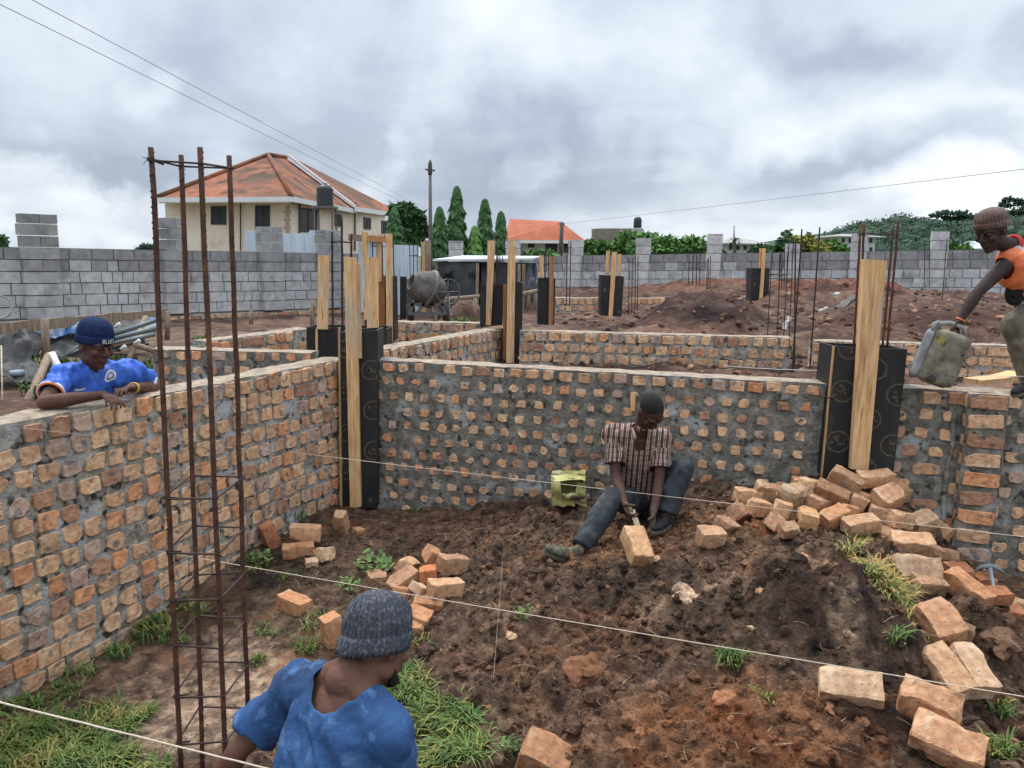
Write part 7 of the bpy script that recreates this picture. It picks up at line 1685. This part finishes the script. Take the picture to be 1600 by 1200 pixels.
# ---- man with the grey ribbed hat, seen from behind ---------------------------------------------------------
J = dict(pel=D(505, 1400, 2.02), chest=D(520, 1195, 2.14), neck=D(549, 1060, 2.20), neckr=.060, head=D(594, 1008, 2.27), hf=Vector((.66, .60, -.36)), hu=Vector((-.06, .22, .95)),
         shL=D(466, 1072, 2.33), shR=D(606, 1152, 2.08), elL=D(372, 1172, 2.30), elR=D(622, 1290, 2.12), wrL=D(325, 1262, 2.42), wrR=D(640, 1330, 2.35),
         hipL=D(470, 1420, 2.06), hipR=D(548, 1430, 1.98), knL=D(470, 1500, 2.45), knR=D(560, 1520, 2.4), anL=Vector((-.62, 2.2, -.22)), anR=Vector((-.36, 2.1, -.22)), toeL=Vector((-.60, 2.42, -.26)), toeR=Vector((-.32, 2.32, -.26)))
J['z0'] = -.27; random.seed(43)
man, F = person('man in faded blue shirt and grey ribbed hat bending with his back to us', J, [M['skin_mid']], hands={'L': (Vector((-.2, .5, -.8)), Vector((.8, .1, 0)), -1, (.4, .5, .4), .5), 'R': (Vector((.1, .6, -.7)), Vector((-.8, .1, 0)), 1, (.4, .5, .4), .5)}, slim=1.02,
    body_extra=lambda mb: (caps(mb, [J['neck'] + Vector((0, 0, .02)), J['neck'].lerp(J['chest'], .4)], [.048, .056]), caps(mb, [J['neck'] + Vector((0, 0, .025)), J['neck'].lerp(J['shL'], .6)], [.052, .050]), caps(mb, [J['neck'] + Vector((0, 0, .025)), J['neck'].lerp(J['shR'], .6)], [.052, .050])))
eyes(man, J['head'], F)
ax = (J['shR'] - J['shL']).normalized(); tu = (J['neck'] - J['chest']).normalized(); cb_ = (CAMPOS - J['neck']); cb_ = (cb_ - tu * cb_.dot(tu)); cb_ = (cb_ - ax * cb_.dot(ax)).normalized()
def scoop(c):
    q = c - J['neck']; x, z, y = q.dot(ax), q.dot(tu), q.dot(cb_)
    return (x / (.078 if z < -.03 else .094)) ** 2 + (z / (.088 if z < 0 else .16)) ** 2 < 1 and y > -.30
mbs = shirt_mb(J, .021, 1.0, .72, .068, .006)
def wr2(c, n):
    q = c - J['chest']; x, z = q.dot(ax), q.dot(tu); f = math.sin(x * 46 + mnoise.noise(c * 5) * 4 + z * 3) * .5 + .5
    g = 1 - abs(mnoise.noise(Vector((x * 9, z * 4, 3)) + Vector((z * 6, 0, 0)))) * 3.2
    return .016 * (f ** 2.5) * max(0, min(1, (.10 - z) / .12)) + .007 * mnoise.noise(c * 13) + .012 * max(0, g) + .0025 * mnoise.noise(c * 40)
remesh(mbs, .007, 4, 'shirt', M['tee_faded'], man, wr2, cut=opencut(J, F, .70, scoop), thick=.004)
hat = beanie(man, J['head'] + F @ Vector((0, -.020, .006)), F, 'hat_grey', 1.05, 40, (0, -.03, .0), .158, .052, -.020, .22, .07)
mb = MB()   # beard along the jaw
for s in (-1, 1): mb.tube([J['head'] + F @ Vector((s * .056, .020, -.066)), J['head'] + F @ Vector((s * .040, .046, -.096)), J['head'] + F @ Vector((0, .064, -.108))], [.012, .018, .017], 10)
remesh(mb, .005, 2, 'beard', M['hair'], man, wrinkle(.002, 6))
mb = MB(); loft(mb, [(J['pel'] - tu * .14, ax, cb_, .165, .13), (J['pel'] + tu * .05, ax, cb_, .16, .12)])
for s in 'LR': hp, kn, an = J['hip' + s], J['kn' + s], J['an' + s]; caps(mb, [hp, kn], [.10, .075]); mb.tube([kn, an], [.072, .065], 14)
remesh(mb, .012, 3, 'trousers', M['trousers'], man, wrinkle(.01, 1))
for s in 'LR': shoe(man, J['an' + s], J['toe' + s], Vector((0, 0, 1)), 'black_cloth')

# ---- man in the orange vest reaching for the jerrycan ----------------------------------------------------------
J = dict(pel=D(1646, 464, 5.60), chest=D(1600, 420, 5.54), neck=D(1583, 386, 5.54), head=D(1549, 362, 5.42), hf=Vector((-.78, -.42, -.36)), hu=Vector((-.20, -.05, .95)),
         shL=D(1571, 414, 5.44), shR=D(1600, 398, 5.86), elL=D(1527, 458, 5.42), elR=D(1590, 440, 6.05), wrL=D(1499, 502, 5.42), wrR=D(1590, 480, 5.95),
         hipL=D(1652, 475, 5.60), hipR=D(1668, 470, 5.86), knL=D(1585, 508, 5.50), knR=D(1650, 520, 5.95), anL=D(1612, 594, 5.52), anR=D(1690, 560, 6.1), toeL=D(1588, 604, 5.42), toeR=D(1660, 575, 6.0))
J['z0'] = 1.28; random.seed(44)
man, F = person('man in an orange safety vest and brown wool hat bending to hold the jerrycan', J, M['skin_deep'], hands={'L': (D(1483, 522, 5.41) - J['wrL'], Vector((-.1, -.4, -.8)), -1, (.6, .9, .7), .9)}, headk=1.12)
eyes(man, J['head'], F, 1.12)
ax = (J['shR'] - J['shL']).normalized(); tu = (J['neck'] - J['pel']).normalized()
mb = MB(); loft(mb, torso_secs(J, .042, 1.04))
for s in 'LR': caps(mb, [J['neck'] - (J['neck'] - J['chest']) * .2, J['neck'].lerp(J['sh' + s], .75)], [.080, .072])
def armhole(c):
    for s in 'LR':
        q = c - J['sh' + s]; 
        if (q - (J['el' + s] - J['sh' + s]).normalized() * .05).length < .082: return True
    return (c - J['neck'] - tu * .02).length < .078
def bandfn(c):
    c = c + man.location; z = (c - J['pel']).dot(tu); x = (c - J['neck']).dot(ax)
    if .10 < z < .15: return 1
    if .055 < abs(x) < .085 and z > .15: return 1
    return 0
remesh(mb, .008, 4, 'vest', [M['vest'], M['grey_band']], man, wrinkle(.010, 1.2, 2), cut=armhole, thick=.005)
vest = man.children[-1]
for p in vest.data.polygons: p.material_index = bandfn(p.center)
mb = MB(); loft(mb, torso_secs(J, .008, 1.0))
remesh(mb, .008, 3, 'undershirt', M['red'], man)
mb = MB(); pts = []
for i in range(25): t = 2 * math.pi * i / 24; n0 = (J['head'] - J['neck']).normalized(); a0 = n0.cross(Vector((0, 0, 1))).normalized(); b0 = n0.cross(a0); pts.append(J['neck'] + n0 * .028 + a0 * math.cos(t) * .068 + b0 * math.sin(t) * .068)
mb.tube(pts, .015, 8); mb.build('collar', M['red'], man)
beanie(man, J['head'] + F @ Vector((0, -.016, .030)), F, 'hat_brown', 1.14, 30, (0, -.03, 0), .118, .035, -.004, .20, .04)
u = (J['wrL'] - J['elL']).normalized(); mb = MB(); mb.lathe(J['wrL'] - u * .012, [(.026, -.006), (.030, -.005), (.030, .005), (.026, .006)], 18, u.to_track_quat('Z', 'Y').to_matrix()); mb.build('bracelet', M['vest'], man)
mb = MB(); loft(mb, [(J['pel'] - tu * .12, ax, tu.cross(ax), .165, .125), (J['pel'] + tu * .06, ax, tu.cross(ax), .165, .12)])
for s in 'LR': hp, kn, an = J['hip' + s], J['kn' + s], J['an' + s]; caps(mb, [hp, hp.lerp(kn, .5), kn], [.115, .105, .085]); mb.tube([kn, kn.lerp(an, .5), kn.lerp(an, .9)], [.084, .078, .07], 18)
remesh(mb, .008, 4, 'trousers', M['khaki'], man, wrinkle(.012, 1.2, 8))
for s in 'LR': shoe(man, J['an' + s], J['toe' + s], Vector((0, 0, 1)), 'black_cloth')
mb = MB(); mb.beam(D(1580, 462, 5.50), D(1640, 415, 5.42), .12, .05); mb.ell(D(1586, 458, 5.50), (.07, .05, .09), None, 14, 10); remesh(mb, .008, 3, 'waist_bag', M['black_cloth'], man)
ZEN = 2.6; SKYK = .78; EXPO = 0.64
# ------------------------------------------------------------------ sky, sun, view
SUN_EL, SUN_AZ = R(58), R(-30)       # azimuth measured from +Y towards +X
w = bpy.data.worlds.new('World'); scn.world = w; w.use_nodes = True; nt = w.node_tree; N = nt.nodes; L = nt.links; N.clear()
out = N.new('ShaderNodeOutputWorld'); sky = N.new('ShaderNodeTexSky'); sky.sky_type = 'NISHITA'; sky.sun_disc = False
sky.sun_elevation = SUN_EL; sky.sun_rotation = SUN_AZ; sky.air_density = 1.2; sky.dust_density = 2.0
b1 = N.new('ShaderNodeBackground'); L.new(sky.outputs[0], b1.inputs[0]); b1.inputs[1].default_value = .10
tc = N.new('ShaderNodeTexCoord'); G = tc.outputs['Generated']
def math_(op, a, b=None, c=None, clamp=False):
    n = N.new('ShaderNodeMath'); n.operation = op; n.use_clamp = clamp
    for i, v in enumerate((a, b, c)):
        if v is None: continue
        if isinstance(v, (int, float)): n.inputs[i].default_value = v
        else: L.new(v, n.inputs[i])
    return n.outputs[0]
sx = N.new('ShaderNodeSeparateXYZ'); L.new(G, sx.inputs[0]); den = math_('ADD', math_('MAXIMUM', sx.outputs[2], 0.0), .16)
cb = N.new('ShaderNodeCombineXYZ'); L.new(math_('DIVIDE', sx.outputs[0], den), cb.inputs[0]); L.new(math_('DIVIDE', sx.outputs[1], den), cb.inputs[1])
def noise_(vec, scale, detail=7, rough=.55, dist=0, off=(0, 0, 0)):
    mp = N.new('ShaderNodeMapping'); mp.inputs['Location'].default_value = off; L.new(vec, mp.inputs[0]); n = N.new('ShaderNodeTexNoise')
    n.inputs['Scale'].default_value = scale; n.inputs['Detail'].default_value = detail; n.inputs['Roughness'].default_value = rough; n.inputs['Distortion'].default_value = dist; L.new(mp.outputs[0], n.inputs['Vector']); return n.outputs['Fac'], n.outputs['Color']
f1, _c = noise_(cb.outputs[0], .70, 10, .54, .3, (3.1, 1.7, 0)); f2, _ = noise_(G, 4.5, 10, .56, .2, (1, 4, 2))
wf, wc = noise_(G, 3.2, 6, .55, 0, (7, 1, 3))
vs = N.new('ShaderNodeVectorMath'); vs.operation = 'MULTIPLY_ADD'; L.new(wc, vs.inputs[0]); vs.inputs[1].default_value = (.40, .40, .40); vs.inputs[2].default_value = (-.20, -.20, -.20)
va = N.new('ShaderNodeVectorMath'); L.new(G, va.inputs[0]); L.new(vs.outputs[0], va.inputs[1]); WG = va.outputs[0]
val = math_('ADD', math_('MULTIPLY', f1, .55), math_('MULTIPLY', f2, .45))
def cloud(px, py, r, amp, sq=1.0):
    """a brighter or darker cloud mass in a given direction of the sky"""
    global val
    d = ray(px, py).normalized(); n = N.new('ShaderNodeVectorMath'); n.operation = 'SUBTRACT'; L.new(WG, n.inputs[0]); n.inputs[1].default_value = d
    m = N.new('ShaderNodeVectorMath'); m.operation = 'MULTIPLY'; L.new(n.outputs[0], m.inputs[0]); m.inputs[1].default_value = (1, 1, sq)
    q = N.new('ShaderNodeVectorMath'); q.operation = 'LENGTH'; L.new(m.outputs[0], q.inputs[0])
    mr = N.new('ShaderNodeMapRange'); mr.interpolation_type = 'SMOOTHSTEP'; L.new(q.outputs['Value'], mr.inputs[0]); mr.inputs[1].default_value = r; mr.inputs[2].default_value = r * .35; mr.inputs[3].default_value = 0; mr.inputs[4].default_value = amp
    val = math_('ADD', val, mr.outputs[0])
for c_ in ((120, 90, .3, -.07, 1.5), (640, 210, .20, -.10, 1), (900, 190, .17, -.11, 1.2), (840, 300, .20, -.07, 1.5), (1400, 240, .22, -.13, 3.5), (1180, 300, .16, -.07, 2), (330, 170, .22, -.05, 1.5), (150, 320, .2, -.09, 3), (1290, 50, .12, -.10, 1.6), (1570, 60, .10, -.10, 1.5),
           (900, 70, .22, .12, 1.5), (1300, 150, .22, .12, 2.2), (1450, 310, .16, .20, 3), (60, 350, .16, .17, 3), (230, 350, .10, .12, 2.5), (700, 60, .12, .06, 1), (790, 225, .05, .16, 1), (640, 205, .05, .10, 1), (225, 145, .06, .12, 1), (1010, 225, .05, .08, 1), (30, 60, .15, .05, 1), (1600, 180, .14, .08, 2)):
    cloud(*c_)
rp = N.new('ShaderNodeValToRGB'); L.new(val, rp.inputs[0]); el = rp.color_ramp.elements
st = [(.30, (.33, .39, .485)), (.40, (.42, .485, .585)), (.48, (.54, .605, .70)), (.58, (.68, .74, .82)), (.72, (.86, .90, .95))]
while len(el) < len(st): el.new(.5)
for e, (p, c_) in zip(el, st): e.position = p; e.color = (*c_, 1)
zen = N.new('ShaderNodeMapRange'); L.new(sx.outputs[2], zen.inputs[0]); zen.inputs[1].default_value = .32; zen.inputs[2].default_value = .85; zen.inputs[3].default_value = 1.0; zen.inputs[4].default_value = ZEN
b2 = N.new('ShaderNodeBackground'); L.new(rp.outputs[0], b2.inputs[0]); L.new(math_('MULTIPLY', zen.outputs[0], SKYK), b2.inputs[1])
mix = N.new('ShaderNodeMixShader'); mix.inputs[0].default_value = .94; L.new(b1.outputs[0], mix.inputs[1]); L.new(b2.outputs[0], mix.inputs[2]); L.new(mix.outputs[0], out.inputs[0])
w.cycles.sampling_method = 'AUTOMATIC'
sd_ = bpy.data.lights.new('sun', 'SUN'); sd_.energy = 1.5; sd_.angle = R(10); sd_.color = (1, .94, .86); so = bpy.data.objects.new('sun', sd_); COL.objects.link(so)
dirs = Vector((math.sin(SUN_AZ) * math.cos(SUN_EL), math.cos(SUN_AZ) * math.cos(SUN_EL), math.sin(SUN_EL))); so.rotation_euler = dirs.to_track_quat('Z', 'Y').to_euler(); so.location = (0, 0, 20)
scn.view_settings.view_transform = 'Standard'; scn.view_settings.look = 'None'; scn.view_settings.exposure = EXPO; scn.view_settings.gamma = 1
scn.cycles.use_adaptive_sampling = True; scn.cycles.adaptive_threshold = .02; scn.cycles.max_bounces = 5; scn.cycles.diffuse_bounces = 3; scn.cycles.glossy_bounces = 2; scn.cycles.use_denoising = True
